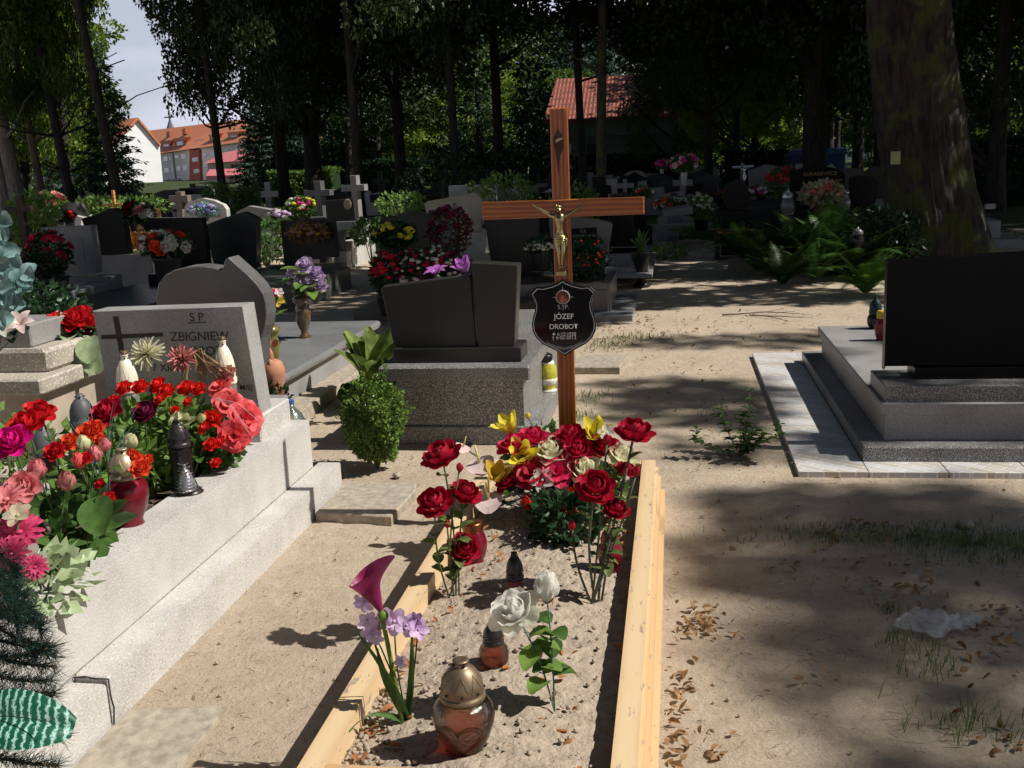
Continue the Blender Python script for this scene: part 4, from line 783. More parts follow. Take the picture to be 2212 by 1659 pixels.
# --- bouquet at the cross
bc=Vector((-.47,3.93,.14)); 
bou=[(1100,922,.05,'bell','yellow',.052,'yellow eustoma with closed cup, top left of the bouquet',(-.4,-.2,.8)),
(1128,985,-.05,'bell','yellow',.056,'open yellow eustoma in the middle left of the bouquet',(0,-.6,.7)),
(1073,1028,-.10,'bell','ocher',.05,'dull yellow eustoma low on the left of the bouquet',(.1,-.4,.8)),
(1286,938,.05,'bell','yellow',.055,'yellow eustoma right of the cross post',(.1,-.4,.7)),
(1270,988,.0,'ranunc','yellow',.036,'small frilled yellow flower under the right eustoma',(.1,-.6,.5)),
(1140,900,.04,'bud','yellow',.020,'slim yellow bud on a bare stem left of the cross post',(0,0,1)),
(1292,908,.04,'bud','yellow',.022,'slim yellow bud right of the cross post',(0,0,1)),
(1190,978,-.02,'rose','cream',.056,'cream rose in the centre of the bouquet',(-.1,-.3,.9)),
(1262,1015,-.06,'rose','cream',.060,'large cream rose behind the deep red ranunculus',(.1,-.5,.8)),
(1342,985,.0,'rose','cream',.050,'cream rose at the right end of the bouquet',(.3,-.3,.8)),
(1272,1085,-.1,'rose','cream',.045,'cream rose low down under the deep red ranunculus',(.2,-.5,.6)),
(1172,1038,-.12,'open','white',.045,'white open blossom in the bouquet front',(-.1,-.7,.5)),
(1180,1076,-.12,'open','white',.036,'smaller white blossom below the other in the bouquet',(.1,-.7,.4)),
(1312,935,.0,'open','white',.034,'white bell blossom near the tall red ranunculus',(-.2,-.4,.7)),
(1110,962,.0,'rose','rose',.054,'rose red rose at the left back of the bouquet',(-.2,-.2,.9)),
(1150,945,.06,'rose','rose',.050,'bright red rose behind the yellow eustoma',(0,-.2,.9)),
(1232,945,.04,'rose','crimson',.056,'crimson rose right before the cross post',(-.1,-.3,.9)),
(1246,972,-.02,'rose','rose',.048,'pinkish red rose under the cross post',(.1,-.5,.7)),
(1304,962,.02,'rose','crimson',.046,'crimson rose between yellow and white blossoms',(.1,-.4,.8)),
(1150,1024,-.08,'ruffle','crimson',.060,'large crimson poinsettia, left of the two in the middle',(-.1,-.6,.7)),
(1203,1022,-.08,'ruffle','rose',.058,'large rose-red poinsettia, right of the two in the middle',(.1,-.6,.7)),
(1098,1042,-.08,'rose','crimson',.040,'small crimson rose at the lower left of the bouquet',(-.3,-.4,.7)),
(1143,1085,-.14,'cluster','scarlet',.036,'scarlet geranium head hanging low in the bouquet',(-.1,-.5,.6)),
(1165,1104,-.16,'cluster','red',.034,'red geranium head lowest in the bouquet',(.1,-.5,.6)),
(1226,1085,-.16,'ranunc','scarlet',.044,'bright scarlet carnation under the bouquet',(0,-.7,.4)),
(1036,1000,-.02,'anth','ppink',.062,'pale pink anthurium with upright yellow spike, upper one',(-.15,-.45,.9)),
(1056,1078,-.12,'anth','ppink',.060,'pale pink anthurium with short spike, lower one',(-.05,-.5,.9)),
(1000,965,.04,'anth','ppink',.035,'small pale anthurium half hidden behind the tall ranunculus',(.4,-.2,.8))]
for px,py,dY,kd,cl,R,lab,ax in bou:
    flower(kd,bc+Vector((random.uniform(-.05,.05),random.uniform(-.03,.03)+dY*.5,0)),hd(px,py,bc.y+dY-.05),R*(1.22 if kd in('rose','ruffle','bell') else 1.12),cl,lab,ax=ax,nl=2,ll=.07,lw=.026,lm=random.choice((L_mid,L_dark,L_mid)),stem=.0028,group=None)
def bush(name,label,c,rx,rz,n,leaf,mat,cat='plant',stems=6,sm=None,z0=None,hang=0,shell=.5,shoots=0):
    c=Vector(c); t=thing(name,label,cat,(c.x,c.y,z0 if z0 is not None else c.z-rz)); P_=RNG.normal(size=(n,3)); P_/=np.linalg.norm(P_,axis=1)[:,None]; nr=P_.copy()
    P_*=(shell+(1-shell)*RNG.random(n)**.5)[:,None]*np.array([rx,rx,rz]); P_*= (1+.18*np.sin(5*nr[:,0]+3*nr[:,2]+c.x*7)*np.cos(4*nr[:,1]+c.y*5))[:,None]
    if shoots:
        ex=[];en=[]
        for k in range(shoots):
            d=RNG.normal(size=3); d[2]=abs(d[2])*.8 if k%3 else d[2]; d/=np.linalg.norm(d); L_=random.uniform(.05,.28)*rx*2
            for i in range(16): ex.append(d*np.array([rx,rx,rz])*.95+(d*.8+np.array([0,0,.6]))*L_*i/16+RNG.normal(size=3)*.004); en.append(d+np.array([0,0,1.]))
        P_=np.concatenate([P_,np.array(ex)]); nr=np.concatenate([nr,np.array(en)]); n=len(P_)
    V,T=leafcloud(P_,leaf*(.7+.6*RNG.random(n)),nrm=nr*.9,fold=.3,asp=.62,hang=hang)
    o=fastmesh('foliage',V+(np.array(c)-np.array(wloc(t))),T,mat,t)
    if stems:
        b=MB()
        base=Vector((c.x,c.y,z0 if z0 is not None else c.z-rz))
        for k in range(stems):
            d=Vector((random.gauss(0,1)*rx*.5,random.gauss(0,1)*rx*.5,rz*random.uniform(0,.6))); b.tube(stempts(base,c+d,rx*.1,5),[rx*.035,rx*.03,rx*.025,rx*.02,rx*.012],5)
        b.build('stems',sm or L_stem,t,smooth=True)
    return t
bush('leafy_plant','dark ivy-like leafy plant at the foot of the bouquet',(-.42,3.62,.22),.12,.10,420,.045,L_dark,z0=.13,stems=5)
bush('leafy_plant','low dark green sprig right of the bouquet foot',(-.30,3.84,.26),.09,.10,160,.05,L_mid,z0=.13,stems=5)
bush('leafy_plant','mid green fern leaves filling the middle of the bouquet',(-.50,4.02,.34),.18,.12,360,.045,L_mid,z0=.13,stems=5)
# --- white roses
wb=onbed(1198,1536)
for px,py,dY,R,lab,ax,kd in((1112,1322,.0,.063,'open white rose, left and lower of the white pair',(-.25,-.45,.8),'rose'),(1180,1275,.04,.068,'tall white rosebud-like rose, right of the white pair',(.1,-.2,.95),'bud')):
    flower(kd,wb,hd(px,py,wb.y+dY),R,'white',lab,ax=ax,nl=7,ll=.07,lw=.030,lm=L_light if kd=='rose' else L_mid,stem=.0024,hi=.75,sm=L_wire,name='artificial_rose')
# --- calla and freesia
cb=onbed(868,1556)
t=flower('calla',cb,hd(822,1318,cb.y-.02),.070,petalm('petal_callapurple',(.16,.006,.05),.35,.45,.3,11,(.42,.035,.16)),'large wine purple calla lily curling to the right',ax=(-.34,-.10,1.0),nl=0,stem=.006,sm=petalm('stem_calla',(.14,.22,.03),.1))
fb=cb+Vector((.012,.01,0))
t=thing('artificial_freesia','lilac freesia spray with long strap leaves under the calla lily','artificial flower',fb)
b=MB(); heads=[(788,1300,.03),(792,1340,.028),(800,1365,.026),(835,1330,.032),(852,1342,.036),(878,1350,.03),(903,1360,.028),(868,1428,.02),(812,1375,.022),(900,1340,.022)]
for px,py,R in heads: blossom(b,'open',hd(px,py,fb.y-.02+random.uniform(-.015,.015)),(random.uniform(-.6,.7),-.8,random.uniform(-.3,.7)),R)
b.build('blossoms',PM('mauve') if False else petalm('petal_freesia',(.66,.40,.74),.35,.5,.15,14,(.85,.70,.86)),t,smooth=True)
b=MB(); 
for px,py,R in heads[::2]: b.tube(stempts(fb,hd(px,py,fb.y),.02),.0022,5)
b.build('stems',L_dark,t,smooth=True)
b=MB()
for px,py,w in((775,1370,.011),(890,1370,.010),(815,1400,.010),(735,1610,.012),(850,1430,.009)):
    h_=hd(px,py,fb.y-.03) if py<1600 else G(px,py,.15); pts=stempts(fb,h_,.03,9)
    if py>1600: pts=[Vector((p.x,p.y,p.z+.045*math.sin(math.pi*i/8))) for i,p in enumerate(pts)]
    vs=[];fs=[]
    for i,p in enumerate(pts):
        ww=w*(1-.75*(i/8)**2); vs+=[p+Vector((-ww,0,0)) if py<1600 else p+Vector((-ww*.5,-ww,0)),p+Vector((0,.004,-.003)),p+Vector((ww,0,0)) if py<1600 else p+Vector((ww*.5,ww,0))]
    for i in range(8): fs+=[(i*3,i*3+1,i*3+4,i*3+3),(i*3+1,i*3+2,i*3+5,i*3+4)]
    b.add(vs,fs)
b.build('strap_leaves',petalm('leaf_strap',(.07,.15,.03),.3,.4,.3),t,smooth=True)
# ================================================================ flowers on the terrazzo grave
kx=.35
def gb(px,py,z): return G(px,py,z)
def zf(kind,px,py,Y,R,col,lab,ax=None,nl=2,ll=.06,lw=.02,lm=None,bx=None,**k):
    h=D(px,py,Y); base=Vector((h.x+random.uniform(-.04,.04) if bx is None else bx,min(4.05,Y+random.uniform(0,.05)),kx-.01))
    base.x=min(base.x,-1.90); return flower(kind,base,h,R,col,lab,ax=ax,nl=nl,ll=ll,lw=lw,lm=lm,**k)
zf('mum',318,765,3.88,.078,'cream','spidery cream chrysanthemum before the grey headstone',(-.1,-.6,.7))
zf('mum',393,775,3.88,.062,'dusty','dusty pink dahlia beside the cream chrysanthemum',(.1,-.7,.5),nl=1)
zf('rose',228,892,3.45,.058,'crimson','big crimson rose at the left of the begonias',(-.1,-.6,.7))
zf('ranunc',313,890,3.55,.046,'wine','dark wine-red peony in the middle of the begonias',(0,-.6,.7))
zf('ruffle',527,905,3.72,.075,'salmon','largest salmon hibiscus hanging over the kerb',(.7,-.5,.3)); zf('ruffle',492,872,3.8,.060,'coral','coral hibiscus above the kerb, upper one',(.3,-.7,.4)); zf('ruffle',505,940,3.66,.065,'salmon','salmon hibiscus lowest over the kerb edge',(.4,-.7,.1))
zf('ruffle',478,838,3.92,.058,'coral','coral flower with wide petals close to the headstone',(-.2,-.4,.8)); zf('rose',490,805,3.98,.035,'dusty','small faded pink rose against the headstone',(0,-.6,.7))
zf('bell',400,910,3.5,.035,'ycream','cream freesia cluster behind the dark lantern',(.3,-.6,.5)); zf('lily',382,905,3.52,.032,'ycream','small cream lily left of the dark lantern cap',(-.4,-.5,.6))
zf('bud',435,905,3.6,.036,'ycream','pale yellow bud right of the dark lantern',(.3,-.6,.6)); zf('rose',458,905,3.62,.033,'scarlet','scarlet rose under the coral hibiscus',(.2,-.8,.3))
zf('rose',55,918,3.05,.058,'red','large red peony at the far left',(0,-.5,.8)); zf('rose',85,890,3.15,.050,'red','red peony just behind the largest one, far left',(.4,-.3,.8)); zf('rose',25,955,2.95,.058,'magenta','vivid magenta peony at the left picture edge',(.1,-.6,.7))
zf('bud',208,985,2.95,.046,'pink','pink rosebud with green tip in the middle left',(-.1,-.3,.9)); zf('bud',172,1000,2.9,.048,'coral','coral rosebud left of the red lantern',(0,-.3,.9)); zf('bud',145,1045,2.75,.056,'dusty','faded pink rosebud over the large leaves',(.2,-.3,.8)); zf('bud',80,1020,2.75,.058,'pink','pale pink rosebud near the left edge',(.2,-.3,.8)); zf('rose',50,1052,2.68,.048,'pink','open pink rose near the left edge',(.2,-.6,.6))
zf('bud',182,962,2.98,.046,'ycream','greenish cream rosebud among the begonias',(0,-.3,.9)); zf('bud',285,958,3.2,.048,'cream','cream rosebud behind the gold lantern cap',(0,-.3,.9)); zf('bud',228,965,3.0,.040,'pink','small pink bud close to the cream rosebud',(.1,-.3,.9))
zf('daisy',42,1150,2.42,.062,'dpink','deep pink daisy at the left edge, middle one',(.3,-.6,.6)); zf('daisy',15,1080,2.5,.060,'pink','pale pink daisy at the left edge, upper one',(0,-.5,.8)); zf('daisy',75,1225,2.28,.035,'dpink','small pink daisy drooping near the kerb',(.5,-.5,.2)); zf('daisy',25,1195,2.3,.045,'dpink','deep pink daisy lowest at the left edge',(.3,-.7,.1)); zf('open',62,1203,2.32,.038,'white','white blossom among the pink daisies',(.3,-.8,.3)); zf('open',40,1115,2.42,.040,'cream','pale green-white blossom above the daisies',(0,-.5,.8))
# begonias
def begonia(label,c,rx,rz,n,leaf,col,blossoms,lm=L_light):
    t=bush('begonia_plant',label,c,rx,rz,n,leaf,lm,z0=kx,stems=7)
    for (px,py,Y,R) in blossoms:
        b=MB(); blossom(b,'rose',D(px,py,Y),(random.uniform(-.4,.4),-.6,.6),R); b.build('blossom',PM(col),t,smooth=True)
    return t
c=D(345,895,3.84); begonia('begonia with orange-red blossoms and round leaves before the headstone',(c.x,c.y,.50),.24,.14,1000,.050,'scarlet',[(268,838,3.7,.030),(302,835,3.72,.030),(340,832,3.72,.034),(360,845,3.7,.03),(402,838,3.72,.032),(428,840,3.7,.028),(245,868,3.6,.028),(345,862,3.6,.022),(405,868,3.62,.02),(378,885,3.55,.016),(300,880,3.55,.016)])
c=D(235,950,3.45); begonia('begonia with orange blossoms in the middle of the terrazzo bed',(c.x,c.y,.46),.19,.11,640,.055,'orange',[(190,935,3.2,.036),(205,925,3.22,.03),(150,955,3.1,.030),(215,950,3.15,.02),(290,990,3.1,.026),(318,995,3.1,.022),(280,982,3.1,.02),(303,1012,3.05,.03)])
c=D(462,955,3.78); begonia('begonia with small red blossoms beside the pine cone lantern',(c.x-.03,c.y,.45),.13,.11,420,.05,'scarlet',[(440,925,3.5,.024),(455,960,3.5,.026),(475,955,3.55,.024),(466,1000,3.5,.02)],L_mid)
c=D(110,1030,2.85); begonia('large-leaved begonia with a few red buds left of the red lantern',(c.x-.03,c.y,.43),.17,.10,260,.095,'red',[(183,965+25,2.9,.02),(118,975,2.85,.03),(235,1075,2.9,.02),(215,1045,2.9,.016)],L_mid)
c=D(70,1140,2.5); bush('leafy_plant','pale variegated leaves under the pink daisies at the left edge',(c.x,c.y,.42),.14,.08,150,.06,L_pale,z0=kx,stems=4)
c=D(40,880,3.9); bush('creeping_plant','light green creeping plant between the two terrazzo graves',(c.x-.05,c.y,.36),.22,.20,420,.05,L_light,z0=.0,stems=6)
t=thing('begonia_leaf_stem','big single pointed leaf drooping toward the kerb by the red lantern','plant leaf',Vector((-1.97,2.98,kx)))
b=MB(); q=D(205,1075,2.86); b.petal(q,(0,-.45,.6),(.35,-.3,-.75),.15,.058,1.5,1.75,.15,.5,8,4,.03,0,.1); b.build('leaf_blade',L_mid,t,smooth=True)
b=MB(); b.tube(stempts((-1.97,2.98,kx),q,.01),.003,5); b.build('stalk',L_stem,t)
# stray wires and blue-green grass sprays
t=thing('plastic_grass','blue-green plastic grass spray arching over the crimson rose','artificial plant',(-2.2,3.5,kx)); b=MB()
for k in range(26):
    q=D(random.uniform(150,330),random.uniform(865,960),3.3+random.uniform(-.1,.1)); s=D(215,975,3.3); s.z=kx+.03; m=(s+q)/2+Vector((0,0,.06)); b.tube([s,m,q],[.0012,.001,.0006],4)
b.build('blades',petalm('spray_teal',(.16,.30,.26),.1,.5,.3),t)
t=thing('plastic_grass_loops','thin white plastic loops arching over the kerb from the salmon flowers','artificial plant',(-1.95,3.75,kx)); b=MB()
for x1,y1 in((570,920),(560,935),(545,945),(535,925)):
    s=D(465,860,3.7); q=D(x1,y1,3.62); b.tube([s,(s+q)/2+Vector((0,0,.035)),q],.0009,4)
b.build('wires',plain('pale_wire',(.55,.52,.55),.5),t)
t=thing('dried_grass','bunch of dried straw grass hanging over the headstone base','dried flowers',(-2.05,3.98,kx)); b=MB()
for k in range(70):
    u=random.random(); s=D(405+random.uniform(-6,6),775,3.98); m=D(430+random.uniform(-15,15),770+random.uniform(-18,10),3.96); q=D(random.uniform(420,520),random.uniform(790,850),3.94); b.tube([s,m,(m+q)/2,q],[.001,.0022,.002,.0006],4)
b.tube([D(400,860,3.98),D(403,810,3.98),D(408,775,3.98)],.005,6); b.build('straw',petalm('straw',P['straw'],.2,.7,.3),t)
# pine wreath and striped leaf in the left foreground
t=thing('pine_wreath','dark artificial pine garland with brown leaves in the left foreground corner','wreath',(-1.78,1.95,.2)); b=MB()
tw=[]
C=[];NN=[]
for px0,py0,px1,py1,Y0 in((0,1210,60,1290,2.12),(0,1300,95,1350,2.08),(0,1290,100,1370,2.03),(0,1370,128,1420,2.04),(0,1440,120,1470,2.0),(0,1420,110,1400,2.0),(0,1180,40,1250,2.15),(0,1260,75,1320,2.10),(0,1330,120,1400,2.05),(0,1400,130,1440,2.02),(10,1480,125,1500,1.98),(0,1560,140,1590,1.9),(0,1620,135,1655,1.86),(0,1240,50,1380,2.0)):
    a=D(px0-30,py0+10,Y0-.02); q=D(px1-8,py1,Y0); pts=stempts(a,q,.02,9); b.tube(pts,.003,5)
    for i in range(8):
        for k in range(75):
            u=random.random(); C.append(pts[i].lerp(pts[i+1],u)); 
C=np.array([tuple(c) for c in C])
b.build('twigs',L_brown,t)
n=len(C); d=RNG.normal(size=(n,3)); d/=np.linalg.norm(d,axis=1)[:,None]; d[:,0]+=.5; d[:,2]+=.1; S=.022+.020*RNG.random(n); h_=RNG.normal(size=(n,3)); a=np.cross(d,h_); a/=np.linalg.norm(a,axis=1)[:,None]; w=.0008
V=np.stack([C-a*w,C+a*w,C+d*S[:,None]+a*w*.3,C+d*S[:,None]-a*w*.3],1).reshape(-1,3); i=np.arange(n)*4; Fq=np.stack([i,i+1,i+2,i+3],1)
fastmesh('needles',V-np.array(wloc(t)),Fq,L_pine,t)
def stripedmat():
    m,t_,b_=newmat('striped_leaf'); tcn=N(t_,'ShaderNodeTexCoord'); mp=N(t_,'ShaderNodeMapping'); mp.inputs['Rotation'].default_value=(0,.2,.1); t_.links.new(tcn.outputs['Object'],mp.inputs[0]); w_=N(t_,'ShaderNodeTexWave'); w_.bands_direction='X'; w_.inputs['Scale'].default_value=19; w_.inputs['Distortion'].default_value=5; w_.inputs['Detail'].default_value=5; w_.inputs['Detail Scale'].default_value=5; w_.inputs['Detail Roughness'].default_value=.75; t_.links.new(mp.outputs[0],w_.inputs[0])
    r=N(t_,'ShaderNodeValToRGB'); r.color_ramp.elements[0].position=.62; r.color_ramp.elements[1].position=1.0; r.color_ramp.elements[0].color=(.008,.09,.045,1); r.color_ramp.elements[1].color=(.38,.62,.55,1); t_.links.new(w_.outputs[0],r.inputs[0]); t_.links.new(r.outputs[0],b_.inputs['Base Color']); b_.inputs['Roughness'].default_value=.35; return m
t=thing('striped_leaf','large dark green leaf with pale feathered stripes in the bottom left corner','artificial leaf',D(-10,1560,1.82)); b=MB()
o=D(-60,1548,1.84); q=D(128,1560,1.80); dv=(q-o); b.petal(o,(0.05,-.75,.65),dv,dv.length,.064,1.15,2.05,-.35,.25,14,6,.035,0,.5); b.build('leaf_blade',stripedmat(),t,smooth=True)
b=MB(); b.tube([o+Vector((0,-.004,.004)),o.lerp(q,.5)+Vector((0,-.002,.008)),q-dv*.08],.0012,4); b.tube([o,o+Vector((-.02,.03,-.15)),o+Vector((-.02,.05,-.4))],.004,5); b.build('midrib',L_dark,t)
# teal ivy at the left edge
t=thing('artificial_ivy','pale teal artificial ivy with broad leaves hanging at the left edge','artificial plant',D(-10,700,4.4)); b=MB(); bs=MB(); bs.cm=0
anchor=D(-40,730,4.4)
for k,(px,py) in enumerate(((8,470),(5,500),(35,560),(12,575),(40,590),(52,600),(22,620),(8,640),(45,635),(30,655),(10,665),(50,610),(2,600),(5,690),(-5,540),(18,540),(25,600),(60,590))):
    Y0=4.35+random.uniform(-.08,.08); q=D(px,py,Y0); 
    for j in range(1+k%2): b.petal(q,(random.uniform(-.3,.3),-.9,random.uniform(.1,.6)),(random.uniform(-.3,1),-.2,random.uniform(-1,.4)),.075,.040,1.3,1.9,.15,.55,4,2,.07,-.02,.25)
    bs.tube([anchor,(anchor+q)/2+Vector((0,0,.08)),q],.0018,4)
b.build('leaves',L_teal,t,smooth=True); bs.build('stems',L_stem,t)
# lilies and red roses on the old grave
bs0=D(60,760,4.6)
for px,py,Y,kd,cl,R,lab in((45,702,4.5,'lily','ppink',.075,'white lily with pale pink tips, right one by the old grave'),(8,712,4.45,'lily','white',.075,'white lily cut by the left edge')):
    flower(kd,(bs0.x-.15,4.6,.72),D(px,py,Y),R,cl,lab,ax=(.1,-.6,.6),nl=3,ll=.1,lw=.03,lm=L_dark)
for i,(px,py,R,lab) in enumerate(((115,692,.055,'dark red rose, left in the red rose bouquet'),(160,690,.07,'large red rose, upper middle of the red rose bouquet'),(140,722,.075,'large open red rose, lower left of the red rose bouquet'),(172,728,.06,'red rose, lower right of the red rose bouquet'),(190,695,.055,'red rose touching the grey headstone'),(178,672,.045,'small red rose at the top of the red rose bouquet'))):
    flower('rose',(D(150,775,5.0).x,5.0,.60),D(px,py,4.95+.03*i),R,'red',lab,ax=((-.5,-.4,.6),(.1,-.6,.7),(-.1,-.8,.5),(.3,-.8,.4),(.4,-.4,.7),(0,-.3,1))[i],nl=3,ll=.12,lw=.05,lm=L_pale if i%2 else L_mid,name='artificial_rose',group='red roses in the bouquet on the old grave')
q=D(155,750,5.05); bush('pine_sprig','dark pine greenery under the red rose bouquet',(q.x,5.05,q.z-.0),.17,.13,700,.05,L_dark,z0=.6,stems=4)
for i,(px,py) in enumerate(((195,745),(180,770),(205,770))):
    t=thing('rose_leaf',('broad pale green leaf beside the red roses','pale leaf lowest under the red roses','pale leaf pressed to the headstone side')[i],'artificial leaf',D(px,py,4.9)); b=MB(); b.petal(D(px,py-18,4.9),(0,-.8,.5),(.2,-.2,-.9),.15,.075,1.4,1.8,.1,.2,6,3,.03,0,.15); b.build('leaf_blade',L_pale,t,smooth=True)
# round box bush, hosta, small ball bush
q=G(800,1025,0)
bush('box_bush','dense round light green box bush growing in the sand',(q.x+.01,q.y+.10,.262),.150,.212,7600,.021,L_box,z0=0,stems=9,shell=.72,shoots=60)
bx=D(592,855,5.4); bush('box_bush','dark little box bush squeezed behind the terrazzo headstone',(bx.x-.02,5.35,bx.z-.03),.14,.16,1500,.026,L_dark,z0=0,stems=5)
def strapplant(name,label,base,n,h,w,mat,spread=.5,cat='plant',hmin=.6,droop=.9):
    base=Vector(base); t=thing(name,label,cat,base); b=MB()
    for k in range(n):
        a=random.uniform(0,6.28); s=random.uniform(.1,1)*spread; d=Vector((math.cos(a)*s,math.sin(a)*s,1)).normalized(); L_=h*random.uniform(hmin,1)
        rad=Vector((math.cos(a),math.sin(a),0)); b.petal(base+rad*.02,(0,0,1),rad,L_,w*random.uniform(.7,1.1),s*.35,s*.35+droop*s+.15,.35,.6,7,2,.02,0,.15)
    b.build('leaves',mat,t,smooth=True); return t
q=G(770,905,0); strapplant('hosta_plant','tall broad-leaved lily plant beside the left of the dark centre grave',(q.x+.06,q.y+.35,0),30,.60,.11,L_hosta,.65)
q=G(730,885,0); strapplant('hosta_plant','single wide drooping leaf clump left of the box bush',(q.x+.08,q.y+.1,0),5,.24,.10,L_mid,1.2)
q=D(1145,685,7.6); strapplant('hosta_plant','small pale leaf tip behind the right end of the centre grave',(q.x,7.6,0),4,.5,.05,L_light,.2)
# purple tulip-like flowers behind the centre headstones
for px,py,lab,ax in((943,592,'purple lily peeking over the sloping headstone',(-.1,-.3,.9)),(1003,577,'purple lily beside the taller headstone panel',(-.3,-.3,.8))):
    flower('lily' if px<960 else 'bell',(D(px,py,6.0).x,6.0,.46),D(px,py,5.95),.075 if px<960 else .07,petalm('petal_violet',(.50,.16,.55),.35,.4,.2),lab,ax=ax,nl=0,cat='artificial flower')
# vases behind the terrazzo headstone
def vase(name,label,loc,h,r,mat,prof=None):
    t=thing(name,label,'vase',loc); b=MB(); prof=prof or [(.55,0),(.6,.03),(.35,.08),(.3,.16),(.6,.35),(.75,.6),(.6,.75),(.55,.8),(.8,.88),(.85,.93),(.6,1.0)]
    b.lathe([(.0005,0)]+[(a*r,q*h) for a,q in prof],loc,24); b.build('vase_body',mat,t,smooth=True); return t
M_olive=plain('olive_glaze',(.17,.14,.05),.12,0,.35,18,coat=.8); M_brownv=plain('brown_glaze',(.10,.06,.03),.12,0,.3,12,coat=.8); M_terra=plain('terracotta',(.45,.20,.12),.75,0,.15,14)
q=D(586,745,6.0); vase('flower_vase','olive glazed vase with yellow flowers beside the curved headstone',(q.x,6.0,.30),.30,.075,M_olive)
vx=q.x
for i,(px,py,cl,R,kd,lab) in enumerate(((583,640,'yellow',.055,'open','yellow blossom highest in the olive vase'),(600,650,'ocher',.045,'open','golden blossom right in the olive vase'),(593,634,'magenta',.035,'open','magenta blossom above the yellow ones in the vase'),(603,632,'ppink',.03,'open','pale pink blossom at the top right of the olive vase'))):
    flower(kd,(vx,6.0,.58),D(px,py,5.95),R,cl,lab,ax=(.3,-.7,.5),nl=4,ll=.09,lw=.018,lm=L_light)
q=D(657,712,7.3); vase('flower_vase','brown glazed vase holding mauve roses on the grey slab',(q.x,7.3,.30),.32,.085,M_brownv)
for i,(px,py,R,lab) in enumerate(((658,572,.06,'mauve rose at the very top of the mauve bunch'),(635,590,.055,'mauve rose at the upper left of the mauve bunch'),(680,590,.055,'mauve rose at the upper right of the mauve bunch'),(640,602,.065,'pale lilac rose facing left in the mauve bunch'),(665,607,.065,'pale lilac rose in the centre of the mauve bunch'),(670,623,.055,'lower lilac rose in the mauve bunch'),(692,617,.05,'lilac rose on the right side of the mauve bunch'),(634,628,.035,'small pale bud at the lower left of the mauve bunch'),(692,602,.045,'mauve rose half hidden at the right of the bunch'))):
    flower('rose' if R>.04 else 'bud',(q.x,7.3,.60),D(px,py,7.2+random.uniform(-.05,.1)),R,petalm('petal_mauverose',(.50,.33,.60),.4,.4,.2,20,(.72,.58,.78)),lab,ax=(random.uniform(-.4,.4),-.7,.5),nl=3,ll=.15,lw=.05,lm=L_mid if i%2 else L_light,name='artificial_rose')
# terracotta angel
q=D(585,785,5.35); t=thing('terracotta_figurine','small terracotta cherub seated on a round pot beside the headstone','figurine',(q.x,5.35,.10))
z0=q.z-.03
b=MB(); b.lathe([(.0005,-.17),(.05,-.17),(.055,-.1),(.065,-.03),(.066,0),(.05,.04),(.02,.055),(.0005,.056)],(q.x+.01,5.35,z0),20); b.build('round_pot',M_terra,t,smooth=True)
b=MB(); b.tube([(q.x-.005,5.35,z0+.04),(q.x-.01,5.35,z0+.09),(q.x-.012,5.35,z0+.125)],[.03,.026,.014],10); b.ball((q.x-.012,5.34,z0+.150),.028,12,8,1.05); b.tube([(q.x-.02,5.34,z0+.11),(q.x-.035,5.32,z0+.085),(q.x-.01,5.31,z0+.07)],[.010,.009,.007],8); b.tube([(q.x+.005,5.34,z0+.11),(q.x+.02,5.32,z0+.085),(q.x+.0,5.31,z0+.075)],[.010,.009,.007],8); b.tube([(q.x-.01,5.34,z0+.05),(q.x+.015,5.31,z0+.045),(q.x+.02,5.30,z0+.0)],[.016,.013,.009],8)
b.petal((q.x-.03,5.37,z0+.12),(0,1,0),(-.6,0,.8),.05,.018,1.5,1.7,.1,.2,4,1); b.petal((q.x+.012,5.37,z0+.12),(0,1,0),(.6,0,.8),.05,.018,1.5,1.7,.1,.2,4,1); b.build('cherub',M_terra,t,smooth=True)
# ================================================================ middle and far graves
def hst(label,pts,Y,mat,th=.10,base=.10,bm=None,name='headstone',cat='headstone',group=None,texts=(),slab=None,side=.08,panel=None,zb=None):
    q=PZ(pts,Y); x0=min(a for a,_ in q); x1=max(a for a,_ in q); z0=min(c for _,c in q)
    lowx=[a for a,c in q if c<z0+.12*(max(c for _,c in q)-z0)+.01]; bx0,bx1=min(lowx),max(lowx)
    t=thing(name,label,cat,((x0+x1)/2,Y,0),group)
    b=MB(); b.prismy(q,Y,Y+th,.005 if Y<20 else .012); b.build('tablet',mat,t)
    bm=bm or mat; zt=max(z0,.06)
    b=MB(); b.box(bx0-side,bx1+side,Y-.05,Y+th+.05,-.05,zt+.004,.006 if Y<20 else 0); b.build('base',bm,t)
    if slab:
        sx,dy,sh=slab; b=MB(); b.box(bx0-sx,bx1+sx,Y-.06-dy if dy>0 else Y+th+.06,Y-.06 if dy>0 else Y+th+.06-dy,-.05,sh,.01); b.build('slab',bm,t)
    if panel:
        pm,pp=panel; b=MB(); b.prismy(PZ(pp,Y),Y-.008,Y+.01,.002); b.build('panel',pm,t)
    for s,px,py,w,m in texts:
        c=D(px,py,Y-.01); ww=abs(D(px+w,py,Y).x-c.x); text(s,ww,m,t,(c.x,Y-.0105,c.z))
    return t
